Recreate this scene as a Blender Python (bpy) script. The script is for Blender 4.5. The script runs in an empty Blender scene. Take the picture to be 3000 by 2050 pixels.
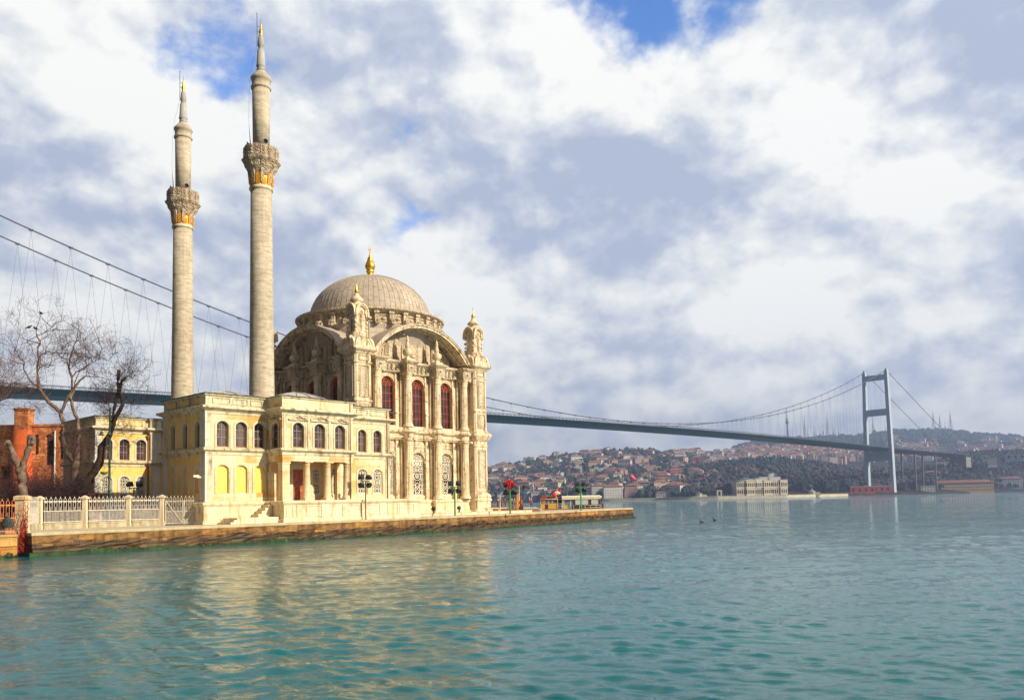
import bpy, math, random
import numpy as np
from math import sin, cos, pi, sqrt, radians, atan, atan2, tan

random.seed(7)
SC = bpy.context.scene

# ------------------------------------------------------------------ camera
# photo pixels are given on its own 3000 x 2050 grid; world: x right, y ahead, z up, water at z = 0
FPX, CAMH, VH = 2400.0, 2.5, 1466.5
PITCH, ROLL = atan(2400 / 40000.0), atan(0.021)
V0 = VH - FPX * tan(PITCH)
_f = np.array([0, cos(PITCH), sin(PITCH)]); _r = np.array([1.0, 0, 0]); _u = np.cross(_r, _f)
CR = cos(ROLL) * _r - sin(ROLL) * _u
CU = sin(ROLL) * _r + cos(ROLL) * _u
CF = _f
EYE = np.array([0, 0, CAMH])

def ray(u, v): return CF * FPX + CR * (u - 1500) + CU * (V0 - v)
def at_y(u, v, Y):
    d = ray(u, v); return EYE + d * (Y / d[1])
def at_z(u, v, Z):
    d = ray(u, v); return EYE + d * ((Z - CAMH) / d[2])

from mathutils import Matrix, Vector, noise as mnoise
cam_d = bpy.data.cameras.new('camera'); cam = bpy.data.objects.new('camera', cam_d)
SC.collection.objects.link(cam); SC.camera = cam
cam_d.sensor_width = 36; cam_d.lens = FPX / 3000 * 36; cam_d.clip_start = 0.5; cam_d.clip_end = 20000
cam_d.shift_y = (V0 - 1025) / 3000
_m = Matrix.Identity(4)
for i in range(3):
    _m[i][0] = CR[i]; _m[i][1] = CU[i]; _m[i][2] = -CF[i]; _m[i][3] = EYE[i]
cam.matrix_world = _m

# ------------------------------------------------------------------ light
SUN_DIR = Vector((0.88, -0.475, 0)).normalized()
SUN_EL = radians(27)
S = Vector((SUN_DIR.x * cos(SUN_EL), SUN_DIR.y * cos(SUN_EL), sin(SUN_EL)))
sun_d = bpy.data.lights.new('sun', 'SUN'); sun = bpy.data.objects.new('sun', sun_d)
SC.collection.objects.link(sun)
sun_d.energy = 4.8; sun_d.angle = radians(0.6); sun_d.color = (1.0, 0.87, 0.65)
sun.rotation_euler = S.to_track_quat('Z', 'Y').to_euler()
SC.view_settings.view_transform = 'Standard'; SC.view_settings.look = 'None'
SC.view_settings.exposure = 0.32; SC.view_settings.gamma = 1.0

# ------------------------------------------------------------------ node helper
class NT:
    def __init__(s, tree): s.t = tree; s.n = tree.nodes; s.l = tree.links
    def new(s, typ, ins=None, **props):
        n = s.n.new(typ)
        for k, v in props.items(): setattr(n, k, v)
        for k, v in (ins or {}).items(): s.put(n.inputs[k], v)
        return n
    def put(s, sock, v):
        if hasattr(v, 'outputs'): v = v.outputs[0]
        if isinstance(v, bpy.types.NodeSocket): s.l.new(v, sock)
        elif isinstance(v, (tuple, list)) and len(v) == 3 and sock.type == 'RGBA': sock.default_value = (*v, 1)
        else: sock.default_value = v
    def math(s, op, a, b=0.0, c=None, clamp=False):
        n = s.n.new('ShaderNodeMath'); n.operation = op; n.use_clamp = clamp
        s.put(n.inputs[0], a); s.put(n.inputs[1], b)
        if c is not None: s.put(n.inputs[2], c)
        return n.outputs[0]
    def vmath(s, op, a, b=(0, 0, 0)):
        n = s.n.new('ShaderNodeVectorMath'); n.operation = op
        s.put(n.inputs[0], a)
        if op == 'SCALE': s.put(n.inputs[3], b)
        else: s.put(n.inputs[1], b)
        return n.outputs['Value'] if op in ('DOT_PRODUCT', 'LENGTH') else n.outputs[0]
    def mix(s, fac, a, b, blend='MIX'):
        n = s.n.new('ShaderNodeMix'); n.data_type = 'RGBA'; n.blend_type = blend
        s.put(n.inputs[0], fac); s.put(n.inputs[6], a); s.put(n.inputs[7], b)
        return n.outputs[2]
    def mr(s, v, a, b, c=0.0, d=1.0, smooth=True):
        n = s.n.new('ShaderNodeMapRange'); n.interpolation_type = 'SMOOTHSTEP' if smooth else 'LINEAR'
        s.put(n.inputs[0], v)
        for i, x in enumerate((a, b, c, d)): s.put(n.inputs[i + 1], x)
        return n.outputs[0]
    def noise(s, vec, scale, detail=4, rough=0.55, dist=0.0, out='Fac'):
        n = s.new('ShaderNodeTexNoise', {'Scale': scale, 'Detail': detail, 'Roughness': rough, 'Distortion': dist})
        if vec is not None: s.put(n.inputs['Vector'], vec)
        return n.outputs[out]

# ------------------------------------------------------------------ world: blue sky with broken cloud
world = bpy.data.worlds.new('World'); SC.world = world; world.use_nodes = True
w = NT(world.node_tree); w.n.clear()
sky = w.new('ShaderNodeTexSky', sky_type='NISHITA', sun_disc=False, sun_elevation=SUN_EL,
            sun_rotation=atan2(SUN_DIR.x, SUN_DIR.y), altitude=0, air_density=1.0, dust_density=0.6, ozone_density=2.5)
dirv = w.new('ShaderNodeTexCoord').outputs['Generated']
sep = w.new('ShaderNodeSeparateXYZ', {0: dirv})
base = w.vmath('MULTIPLY', dirv, (1.0, 1.0, 1.4))
warp = w.noise(base, 5.0, 3, 0.5, out='Color')
base = w.vmath('ADD', base, w.vmath('SCALE', w.vmath('SUBTRACT', warp, (0.5, 0.5, 0.5)), 0.045))
def thick(p):
    """cloud thickness: large masses broken into rounded puffs"""
    a = w.noise(p, 4.2, 9, 0.58)
    vo = w.new('ShaderNodeTexVoronoi', {'Vector': p, 'Scale': 10.0, 'Detail': 3.0, 'Roughness': 0.5}, feature='F1', normalize=True)
    return w.math('ADD', a, w.math('MULTIPLY', w.math('SUBTRACT', 0.40, vo.outputs['Distance']), 0.42))
d0 = thick(base)
d1 = thick(w.vmath('ADD', base, (0.012, -0.004, 0.030)))
rim = w.math('SUBTRACT', d0, d1)
n_fin = w.noise(base, 34.0, 5, 0.6)

def lobe(u, v, rad, amt):
    d = ray(u, v); d = d / np.linalg.norm(d)
    dp = w.vmath('DOT_PRODUCT', dirv, tuple(float(x) for x in d))
    return w.mr(dp, cos(rad / 2400.0), 1.0, 0.0, amt)
def field(lst):
    acc = None
    for L in lst:
        o = lobe(*L); acc = o if acc is None else w.math('ADD', acc, o)
    return acc
# where the cover opens / thickens, and where it is bright top or grey base (sky directions)
COVER = [(1870, -70, 340, -.50), (1760, 0, 130, -.10), (1600, 140, 260, .12), (1900, 210, 260, .12), (470, 60, 380, -.02), (620, 230, 200, -.03), (1210, 250, 170, -.17), (1140, 320, 120, -.1), (740, 100, 260, -.06),
         (1420, 720, 70, -.3), (200, 130, 260, .10), (1750, 220, 330, .16), (1350, 60, 230, .10), (2700, 200, 600, .2), (2000, 900, 900, .25), (300, 750, 700, .2), (1000, 650, 500, .12), (2950, 400, 700, .3), (100, 950, 600, .3), (1400, 1200, 600, .2)]
BRIGHT = [(120, 130, 330, .40), (380, 330, 330, .34), (130, 640, 300, .12), (930, 420, 230, .26), (1560, 190, 260, .45), (1830, 180, 260, .42), (2020, 240, 240, .2),
          (2300, 240, 260, .34), (2560, 360, 330, .28), (2790, 640, 300, .26), (2480, 680, 380, .18), (2150, 760, 330, .22), (1350, 800, 420, .2), (1180, 540, 260, .15), (1480, 1030, 300, .12), (2900, 1180, 330, .34), (2350, 1000, 260, .16), (1650, 1150, 300, .2), (2700, 1060, 260, .14), (1500, 900, 400, .15), (2000, 1000, 500, .16), (1100, 800, 300, .1), (2250, 1120, 300, .18), (2650, 820, 300, .08),
          (650, 480, 300, .22), (300, 930, 330, .3), (1750, 1000, 400, .2), (2300, 960, 300, .15), (1300, 930, 260, .2),
          (1650, 560, 430, -.36), (2050, 570, 330, -.28), (1250, 420, 260, -.16), (160, 330, 220, -.26), (60, 480, 260, -.14), (850, 640, 300, -.3), (420, 620, 300, -.12),
          (2700, 120, 420, -.2), (2950, 330, 260, -.24), (2950, 860, 200, -.24), (1700, 880, 380, -.24), (2500, 1080, 420, -.26), (1950, 1120, 430, -.18), (2750, 960, 330, -.14), (1080, 60, 330, -.16), (1600, 1270, 330, -.22), (2100, 420, 250, -.1), (800, 330, 180, -.1)]
cov = w.math('ADD', w.math('ADD', w.math('MULTIPLY_ADD', d0, 2.3, -0.50), field(COVER)), w.mr(sep.outputs[2], 0.0, 0.16, 0.3, 0.0))
mask = w.mr(cov, 0.26, 0.60)
br = w.math('ADD', w.math('ADD', w.math('MULTIPLY', rim, 3.8), w.math('MULTIPLY', w.math('SUBTRACT', d0, 0.5), 1.1)), w.math('ADD', w.math('MULTIPLY', field(BRIGHT), 1.25), w.math('MULTIPLY', w.math('SUBTRACT', n_fin, 0.5), 0.34)))
br = w.math('ADD', br, w.mr(sep.outputs[2], 0.0, 0.14, 0.22, 0.0))
br = w.mr(br, -0.45, 0.62, smooth=False)
ramp = w.new('ShaderNodeValToRGB', {0: br})
els = ramp.color_ramp.elements
els[0].position = 0.0; els[0].color = (4.6, 5.25, 6.8, 1)
els[1].position = 1.0; els[1].color = (10.2, 10.2, 9.9, 1)
for p, c in ((0.3, (5.9, 6.4, 7.6, 1)), (0.52, (7.4, 7.75, 8.35, 1)), (0.75, (8.9, 9.1, 9.1, 1))):
    e = els.new(p); e.color = c
warm = w.mr(sep.outputs[2], 0.0, 0.16, 0.55, 0.0)
cloud = w.mix(warm, ramp.outputs[0], w.vmath('MULTIPLY', ramp.outputs[0], (1.08, 1.03, 0.93)))
blue = w.mix(1.0, sky.outputs[0], (1.1, 1.7, 2.5), 'MULTIPLY')
skyc = w.mix(mask, blue, cloud)
below = w.mr(sep.outputs[2], -0.03, 0.0)
skyc = w.mix(below, (2.5, 3.4, 3.6), skyc)
# dimming added to the unseen sky behind and left, for less fill on the hall
unseen_dim = w.mr(w.vmath('DOT_PRODUCT', dirv, (-0.75, -0.66, 0.0)), -0.12, 0.45, 0.84, 0.11)
skyc = w.vmath('SCALE', skyc, unseen_dim)
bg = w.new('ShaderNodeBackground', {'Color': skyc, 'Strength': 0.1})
world.cycles.sampling_method = 'MANUAL'; world.cycles.sample_map_resolution = 256
w.l.new(bg.outputs[0], w.new('ShaderNodeOutputWorld').inputs[0])

# ------------------------------------------------------------------ object helpers
COL = SC.collection
def tag(o, label=None, cat=None, group=None, kind=None):
    if label: o['label'] = label
    if cat: o['category'] = cat
    if group: o['group'] = group
    if kind: o['kind'] = kind
    return o
def empty(name, loc=(0, 0, 0), rz=0.0, parent=None):
    o = bpy.data.objects.new(name, None); COL.objects.link(o)
    o.empty_display_size = 0.5
    o.location = tuple(float(x) for x in loc); o.rotation_euler = (0, 0, rz); o.parent = parent
    return o
def copy_tree(o, parent=None):
    c = o.copy(); COL.objects.link(c); c.parent = parent
    for ch in list(o.children): copy_tree(ch, c)
    return c

class MB:
    """collects shapes into one mesh"""
    def __init__(s): s.v = []; s.f = []; s.m = []; s.s = []; s.T = None
    def add(s, vs, fs, mi=0, sm=False):
        b = len(s.v)
        if s.T is not None: vs = [tuple(s.T @ Vector(p)) for p in vs]
        s.v.extend(tuple(map(float, p)) for p in vs)
        for f in fs: s.f.append([b + i for i in f]); s.m.append(mi); s.s.append(sm)
    def box(s, x0, x1, y0, y1, z0, z1, mi=0):
        s.add([(x0, y0, z0), (x1, y0, z0), (x1, y1, z0), (x0, y1, z0), (x0, y0, z1), (x1, y0, z1), (x1, y1, z1), (x0, y1, z1)],
              [(3, 2, 1, 0), (4, 5, 6, 7), (0, 1, 5, 4), (1, 2, 6, 5), (2, 3, 7, 6), (3, 0, 4, 7)], mi)
    def loops(s, rings, mi=0, sm=False, cap=True, closed=True):
        n = len(rings[0]); vs = [p for r in rings for p in r]; fs = []
        for k in range(len(rings) - 1):
            for i in range(n if closed else n - 1):
                j = (i + 1) % n
                fs.append((k * n + i, k * n + j, (k + 1) * n + j, (k + 1) * n + i))
        if cap:
            fs.append(tuple(reversed(range(n)))); fs.append(tuple((len(rings) - 1) * n + i for i in range(n)))
        s.add(vs, fs, mi, sm)
    def lathe(s, prof, n=16, c=(0, 0, 0), mi=0, sm=True, flute=0.0, a0=0.0):
        rings = []
        for r, z in prof:
            rings.append([(c[0] + r * (1 - (flute if i % 2 else 0)) * cos(a0 + 2 * pi * i / n), c[1] + r * (1 - (flute if i % 2 else 0)) * sin(a0 + 2 * pi * i / n), c[2] + z) for i in range(n)])
        s.loops(rings, mi, sm)
    def tube(s, pts, rad, n=6, mi=0, sm=True, cap=True):
        pts = [Vector(p) for p in pts]
        if not hasattr(rad, '__len__'): rad = [rad] * len(pts)
        rings = []; up = Vector((0, 0, 1))
        for i, p in enumerate(pts):
            d = (pts[min(i + 1, len(pts) - 1)] - pts[max(i - 1, 0)])
            if d.length < 1e-9: d = Vector((0, 0, 1))
            d.normalize()
            a = d.cross(up)
            if a.length < 0.05: a = d.cross(Vector((0, 1, 0)))
            a.normalize(); b = d.cross(a)
            rings.append([tuple(p + (a * cos(2 * pi * k / n) + b * sin(2 * pi * k / n)) * rad[i]) for k in range(n)])
        s.loops(rings, mi, sm, cap)
    def bar(s, p, q, w, t=None, mi=0):
        """flat bar in the xz plane (window lattices), w wide, t deep in y"""
        t = t or w; p = Vector(p); q = Vector(q); d = (q - p)
        if d.length < 1e-6: return
        d.normalize(); a = Vector((-d.z, 0, d.x)) * (w / 2); y = Vector((0, t / 2, 0))
        r0 = [p + a - y, p + a + y, p - a + y, p - a - y]; r1 = [x + (q - p) for x in r0]
        s.loops([[tuple(x) for x in r0], [tuple(x) for x in r1]], mi)
    def ring(s, cx, cz, r, w, t, y=0, n=14, a0=0, a1=2 * pi, mi=0, rz=None):
        rz = rz or r
        pts = [(cx + r * cos(a0 + (a1 - a0) * i / n), y, cz + rz * sin(a0 + (a1 - a0) * i / n)) for i in range(n + 1)]
        for i in range(n): s.bar(pts[i], pts[i + 1], w, t, mi)
    def poly(s, pts, y0, y1, mi=0):
        """(x,z) outline extruded from y0 to y1"""
        s.loops([[(x, y0, z) for x, z in pts], [(x, y1, z) for x, z in pts]], mi)
    def build(s, name, mats, parent=None, loc=(0, 0, 0), rz=0.0):
        me = bpy.data.meshes.new(name); me.from_pydata(s.v, [], s.f)
        if not isinstance(mats, (list, tuple)): mats = [mats]
        for m in mats: me.materials.append(m)
        if me.polygons:
            me.polygons.foreach_set('material_index', s.m); me.polygons.foreach_set('use_smooth', s.s)
        me.validate(); me.update()
        o = bpy.data.objects.new(name, me); COL.objects.link(o)
        o.location = tuple(float(x) for x in loc); o.rotation_euler = (0, 0, rz); o.parent = parent
        return o

def offset_path(path, d, closed=False):
    """2-D polyline moved d to its right-hand side with mitred corners"""
    n = len(path); out = []
    for i in range(n):
        p = Vector(path[i]); e = []
        if i > 0 or closed: e.append((p - Vector(path[i - 1])).normalized())
        if i < n - 1 or closed: e.append((Vector(path[(i + 1) % n]) - p).normalized())
        ns = [Vector((x.y, -x.x)) for x in e]
        if len(ns) == 1: o = ns[0] * d
        else:
            m = ns[0] + ns[1]
            o = m * (d / max(0.35, 1 + ns[0].dot(ns[1]))) if m.length > 1e-6 else ns[0] * d
        out.append((p.x + o.x, p.y + o.y))
    return out
def moulding(mb, path, levels, back=0.0, mi=0, closed=False):
    """levels: (offset, z) from bottom to top; swept along path, closed to the wall behind"""
    prof = [(-back, levels[0][1])] + list(levels) + [(-back, levels[-1][1])]
    cols = [[(x, y, z) for x, y in offset_path(path, d, closed)] for d, z in prof]
    vs = [p for c in cols for p in c]; n = len(path); fs = []
    for k in range(len(cols) - 1):
        for i in range(n if closed else n - 1):
            j = (i + 1) % n
            fs.append((k * n + i, k * n + j, (k + 1) * n + j, (k + 1) * n + i))
    if not closed:
        fs.append(tuple(k * n for k in reversed(range(len(cols))))); fs.append(tuple(k * n + n - 1 for k in range(len(cols))))
    mb.add(vs, fs, mi)

def arch_z(s, o):
    s0, s1, q0, q1, rise = o; w2 = (s1 - s0) / 2; cx = (s0 + s1) / 2
    if rise <= 0: return q1
    if rise >= w2 * 0.98: return q1 - w2 + sqrt(max(0, w2 * w2 - (s - cx) ** 2))
    R = (w2 * w2 + rise * rise) / (2 * rise); return q1 - R + sqrt(max(0, R * R - (s - cx) ** 2))
def wall(mb, p0, p1, z0, z1, ops, thick=0.35, mi=0):
    """wall p0->p1 (outward to the right) with arched openings (s0, s1, z0, z1, rise)"""
    p0 = Vector(p0); p1 = Vector(p1); L = (p1 - p0).length; d = (p1 - p0) / L; nrm = Vector((d.y, -d.x))
    P = lambda s, z, o=0.0: (p0.x + d.x * s - nrm.x * o, p0.y + d.y * s - nrm.y * o, z)
    xs = {0.0, L}
    for o in ops: xs |= {(o[0] + o[1]) / 2 - (o[1] - o[0]) / 2 * cos(pi * i / 14) for i in range(15)}
    cuts = [0.0]
    for x in sorted(xs):
        if x - cuts[-1] > 1e-4: cuts.append(x)
    for a, b in zip(cuts, cuts[1:]):
        za = zb = z0
        for o in sorted([o for o in ops if o[0] <= a + 2e-4 and o[1] >= b - 2e-4], key=lambda o: o[2]):
            if o[2] > max(za, zb) + 1e-5: mb.add([P(a, za), P(b, zb), P(b, o[2]), P(a, o[2])], [(0, 1, 2, 3)], mi)
            za, zb = arch_z(a, o), arch_z(b, o)
        mb.add([P(a, za), P(b, zb), P(b, z1), P(a, z1)], [(0, 1, 2, 3)], mi)
    for o in ops:
        ar = [(o[0] + o[1]) / 2 - (o[1] - o[0]) / 2 * cos(pi * i / 14) for i in range(15)]
        out = [(o[0], o[2])] + [(x, arch_z(x, o)) for x in ar] + [(o[1], o[2])]
        for i in range(len(out)):
            j = (i + 1) % len(out)
            mb.add([P(*out[i]), P(*out[j]), P(*out[j], thick), P(*out[i], thick)], [(0, 1, 2, 3)], mi)

def arch_pts(w, h, rise, n=12):
    """outline (x,z) of an arched opening of width w, from its foot at z=0"""
    w2 = w / 2
    if rise <= 0: return [(-w2, 0), (-w2, h), (w2, h), (w2, 0)]
    if rise >= w2 * 0.98: arc = [(-w2 * cos(pi * i / n), h - w2 + w2 * sin(pi * i / n)) for i in range(n + 1)]
    else:
        R = (w2 * w2 + rise * rise) / (2 * rise); a = math.asin(w2 / R)
        arc = [(R * sin(-a + 2 * a * i / n), h - R + R * cos(-a + 2 * a * i / n)) for i in range(n + 1)]
    return [(-w2, 0)] + arc + [(w2, 0)]
def arch_top(x, w, h, rise):
    w2 = w / 2
    if rise <= 0: return h
    R = w2 if rise >= w2 * 0.98 else (w2 * w2 + rise * rise) / (2 * rise)
    return h - R + sqrt(max(0, R * R - x * x))
def frame_band(mb, w, h, rise, bw, y0, y1, mi=0, foot=True):
    """a band of width bw round an arched opening (outside it)"""
    a = arch_pts(w, h, rise); b = arch_pts(w + 2 * bw, h + bw, rise * (1 + 2 * bw / w) if rise > 0 else 0)
    if not foot: pass
    n = len(a)
    for i in range(n - 1):
        q = [a[i], a[i + 1], b[i + 1], b[i]]
        mb.loops([[(x, y0, z) for x, z in q], [(x, y1, z) for x, z in q]], mi)

# ------------------------------------------------------------------ materials
MATS = {}
def new_mat(name):
    m = bpy.data.materials.new(name); m.use_nodes = True; t = NT(m.node_tree); t.n.clear()
    out = t.new('ShaderNodeOutputMaterial'); p = t.new('ShaderNodeBsdfPrincipled')
    t.l.new(p.outputs[0], out.inputs[0]); MATS[name] = m
    return m, t, p
def plain(name, col, rough=0.6, metal=0.0, var=0.12, scale=6.0, bump=0.0, spec=None):
    m, t, p = new_mat(name)
    co = t.new('ShaderNodeTexCoord').outputs['Object']
    n = t.noise(co, scale, 5, 0.6)
    c = t.mix(t.mr(n, 0.3, 0.7), tuple(x * (1 - var) for x in col), tuple(min(1, x * (1 + var)) for x in col))
    t.put(p.inputs['Base Color'], c); p.inputs['Roughness'].default_value = rough; p.inputs['Metallic'].default_value = metal
    if spec is not None: p.inputs['Specular IOR Level'].default_value = spec
    if bump:
        b = t.new('ShaderNodeBump', {'Height': n, 'Strength': bump, 'Distance': 0.05}); t.put(p.inputs['Normal'], b)
    return m
def stone(name, c1, c2, stain=None, block=None, rough=0.85, bump=0.25, carve=0.0, scale=0.6, streak=0.5, patch=None, rows=None):
    """weathered stone: blotches, vertical water streaks, block joints, optional carving relief"""
    m, t, p = new_mat(name)
    co = t.new('ShaderNodeTexCoord').outputs['Object']
    sx = t.new('ShaderNodeSeparateXYZ', {0: co})
    n1 = t.noise(co, scale, 6, 0.62); n2 = t.noise(co, 9.0, 5, 0.65)
    c = t.mix(t.mr(n1, 0.35, 0.68), c1, c2)
    c = t.mix(t.math('MULTIPLY', t.mr(n2, 0.45, 0.75), 0.35), c, tuple(x * 0.62 for x in c1))
    wv = t.new('ShaderNodeCombineXYZ', {0: t.math('ADD', sx.outputs[0], sx.outputs[1]), 1: sx.outputs[2]})
    hts = [t.math('MULTIPLY', n2, 0.5)]
    if block:
        b = t.new('ShaderNodeTexBrick', {'Vector': wv, 'Scale': 1.0, 'Brick Width': block[0], 'Row Height': block[1], 'Mortar Size': 0.012, 'Mortar Smooth': 0.4,
                                         'Color1': (0, 0, 0), 'Color2': (1, 1, 1), 'Mortar': (0.5, 0.5, 0.5), 'Bias': 0.0})
        if patch:
            c = t.mix(t.math('MULTIPLY', t.mr(b.outputs['Color'], 0.45, 0.9), t.mr(t.noise(co, 0.33, 3, 0.5), 0.42, 0.6)), c, patch)
        else: c = t.mix(t.math('MULTIPLY', t.mr(b.outputs['Color'], 0.1, 1.0), 0.3), c, tuple(x * 0.8 for x in c2))
        c = t.mix(t.math('MULTIPLY', b.outputs['Fac'], 0.45), c, tuple(x * 0.35 for x in c1))
        hts.append(t.math('MULTIPLY', b.outputs['Fac'], -0.6))
    if rows:
        rn = t.noise(t.vmath('MULTIPLY', co, (.9, .9, 4.2)), 1.0, 4, .7); rn2 = t.noise(t.vmath('MULTIPLY', co, (1.6, 1.6, 11)), 1.0, 3, .6)
        c = t.mix(t.math('MULTIPLY', t.mr(rn, .42, .62), .5), c, rows); c = t.mix(t.math('MULTIPLY', t.mr(rn2, .55, .7), .5), c, tuple(x * .45 for x in c1))
        hts.append(rn); hts.append(t.math('MULTIPLY', rn2, .6))
    if stain:
        sv = t.vmath('MULTIPLY', co, (1.6, 1.6, 0.16))
        st = t.noise(sv, 1.6, 6, 0.65)
        c = t.mix(t.math('MULTIPLY', t.mr(st, 0.48, 0.68), streak), c, stain)
        st2 = t.noise(co, 1.9, 7, 0.7)
        c = t.mix(t.math('MULTIPLY', t.mr(st2, 0.52, 0.68), streak * 0.8), c, stain)
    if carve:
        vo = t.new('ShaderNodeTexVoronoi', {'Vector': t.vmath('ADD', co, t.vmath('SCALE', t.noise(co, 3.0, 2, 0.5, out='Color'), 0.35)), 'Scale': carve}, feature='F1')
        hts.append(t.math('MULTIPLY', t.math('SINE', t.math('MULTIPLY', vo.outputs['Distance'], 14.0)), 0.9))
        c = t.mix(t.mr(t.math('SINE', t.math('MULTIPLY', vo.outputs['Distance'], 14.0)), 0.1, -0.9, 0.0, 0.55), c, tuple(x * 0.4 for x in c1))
    h = hts[0]
    for x in hts[1:]: h = t.math('ADD', h, x)
    t.put(p.inputs['Base Color'], c); p.inputs['Roughness'].default_value = rough; p.inputs['Specular IOR Level'].default_value = 0.25
    t.put(p.inputs['Normal'], t.new('ShaderNodeBump', {'Height': h, 'Strength': bump, 'Distance': 0.06}))
    return m
def window_glass(name, col=(0.028, 0.018, 0.022), rough=0.06, curtain=0.0):
    m, t, p = new_mat(name)
    co = t.new('ShaderNodeTexCoord').outputs['Object']; sx = t.new('ShaderNodeSeparateXYZ', {0: co})
    c = t.mix(t.mr(t.noise(co, 1.1, 2), 0.4, 0.6), col, tuple(x * 2.2 for x in col))
    if curtain:
        rnd = t.new('ShaderNodeObjectInfo').outputs['Random']
        edge = t.math('ADD', t.math('MULTIPLY', rnd, 1.1), t.math('MULTIPLY', t.noise(t.vmath('MULTIPLY', co, (.4, 1, 1.6)), 1.0, 3), .5))
        k = t.math('GREATER_THAN', t.math('ADD', sx.outputs[0], t.math('MULTIPLY', rnd, .25)), t.math('SUBTRACT', edge, .45))
        fold = t.mr(t.math('SINE', t.math('MULTIPLY', sx.outputs[0], 55.0)), -1, 1, .6, 1.0)
        c = t.mix(t.math('MULTIPLY', k, curtain), c, t.vmath('SCALE', (0.24, 0.18, 0.15), fold))
    t.put(p.inputs['Base Color'], c)
    p.inputs['Roughness'].default_value = rough; p.inputs['Specular IOR Level'].default_value = 0.6
    t.put(p.inputs['Normal'], t.new('ShaderNodeBump', {'Height': t.noise(co, 0.9, 2), 'Strength': 0.12, 'Distance': 0.2}))
    return m

M_MARBLE = stone('weathered cream marble', (0.75, 0.595, 0.39), (0.83, 0.70, 0.50), stain=(0.20, 0.115, 0.055), block=(1.3, 0.55), bump=0.45, streak=0.92)
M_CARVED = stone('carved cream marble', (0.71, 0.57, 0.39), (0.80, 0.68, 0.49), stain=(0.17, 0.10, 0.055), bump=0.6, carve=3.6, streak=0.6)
M_SHAFT = stone('minaret ashlar', (0.42, 0.35, 0.26), (0.58, 0.49, 0.36), stain=(0.20, 0.15, 0.10), block=(0.9, 0.38), bump=0.5, scale=1.4, streak=0.3, rows=(0.68, 0.58, 0.44))
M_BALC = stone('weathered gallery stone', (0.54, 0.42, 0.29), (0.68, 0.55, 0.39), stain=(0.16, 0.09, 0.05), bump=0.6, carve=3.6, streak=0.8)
M_SPIRE = stone('lead grey spire', (0.34, 0.33, 0.31), (0.46, 0.45, 0.42), stain=(0.16, 0.14, 0.12), bump=0.2)
M_PAV = stone('pavilion limestone', (0.77, 0.585, 0.345), (0.85, 0.695, 0.475), stain=(0.30, 0.19, 0.08), block=(1.5, 0.62), bump=0.22, patch=(0.62, 0.36, 0.10), streak=0.34)
M_TRIM = stone('pavilion trim stone', (0.62, 0.54, 0.36), (0.72, 0.65, 0.47), stain=(0.16, 0.11, 0.06), bump=0.3, streak=0.75, scale=1.2)
M_YELL = stone('yellow limewash', (0.88, 0.55, 0.16), (0.92, 0.63, 0.23), stain=(0.66, 0.38, 0.10), bump=0.14, streak=0.55)
M_WHITE = stone('white painted trim', (0.60, 0.58, 0.52), (0.70, 0.67, 0.60), stain=(0.32, 0.26, 0.18), bump=0.15, streak=0.4)
M_NICHE = stone('pale yellow niche', (0.90, 0.61, 0.13), (0.92, 0.67, 0.19), stain=(0.62, 0.40, 0.10), bump=0.1, streak=0.55)
M_PLINTH = stone('plinth marble', (0.74, 0.62, 0.40), (0.82, 0.72, 0.52), stain=(0.36, 0.20, 0.07), block=(1.9, 0.8), bump=0.3, streak=0.6)
M_LEAD = stone('lead roof sheet', (0.43, 0.355, 0.275), (0.53, 0.445, 0.35), stain=(0.29, 0.23, 0.18), rough=0.6, bump=0.15, streak=0.5)
M_LEADW = stone('pale lead roof', (0.42, 0.40, 0.36), (0.54, 0.51, 0.46), stain=(0.36, 0.31, 0.25), rough=0.55, bump=0.1)
M_GOLD = plain('gilded metal', (0.86, 0.50, 0.06), 0.32, 0.85, 0.2, 3.0, 0.2)
M_GILT = plain('gilt paint', (0.85, 0.36, 0.02), 0.45, 0.35, 0.25, 4.0, 0.3)
M_GLASS = window_glass('dark window glass')
M_GLASSR = window_glass('dull grey glass', (0.045, 0.028, 0.032), 0.12, .55)
M_FRAME = plain('brown window timber', (0.20, 0.09, 0.045), 0.55, 0, 0.25)
M_FRAMEL = plain('grey window bars', (0.24, 0.19, 0.16), 0.6)
M_REDGR = plain('orange red grille', (0.66, 0.13, 0.025), 0.5, 0, 0.2)
M_LATT = plain('white lattice', (0.78, 0.72, 0.58), 0.7)
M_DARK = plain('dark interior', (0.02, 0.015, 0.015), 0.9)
M_DOOR = plain('red timber door', (0.42, 0.085, 0.022), 0.45, 0, 0.35, 3.0)
M_IRON = plain('black iron', (0.03, 0.03, 0.035), 0.5, 0.3)
M_GREENP = plain('green painted post', (0.05, 0.22, 0.05), 0.45)
M_DKGREEN = plain('dark green iron', (0.015, 0.06, 0.05), 0.45)

# ------------------------------------------------------------------ site frame: x along the quay face, y inland
TH = atan2(0.744, 0.668)
AX = Vector((cos(TH), sin(TH))); NX = Vector((sin(TH), -cos(TH)))
C0 = Vector((-14.0986, 74.0)); ZQ = 1.3
def site(a, n, h=0.0):
    q = C0 + AX * a + NX * n; return (q.x, q.y, ZQ + h)


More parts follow.
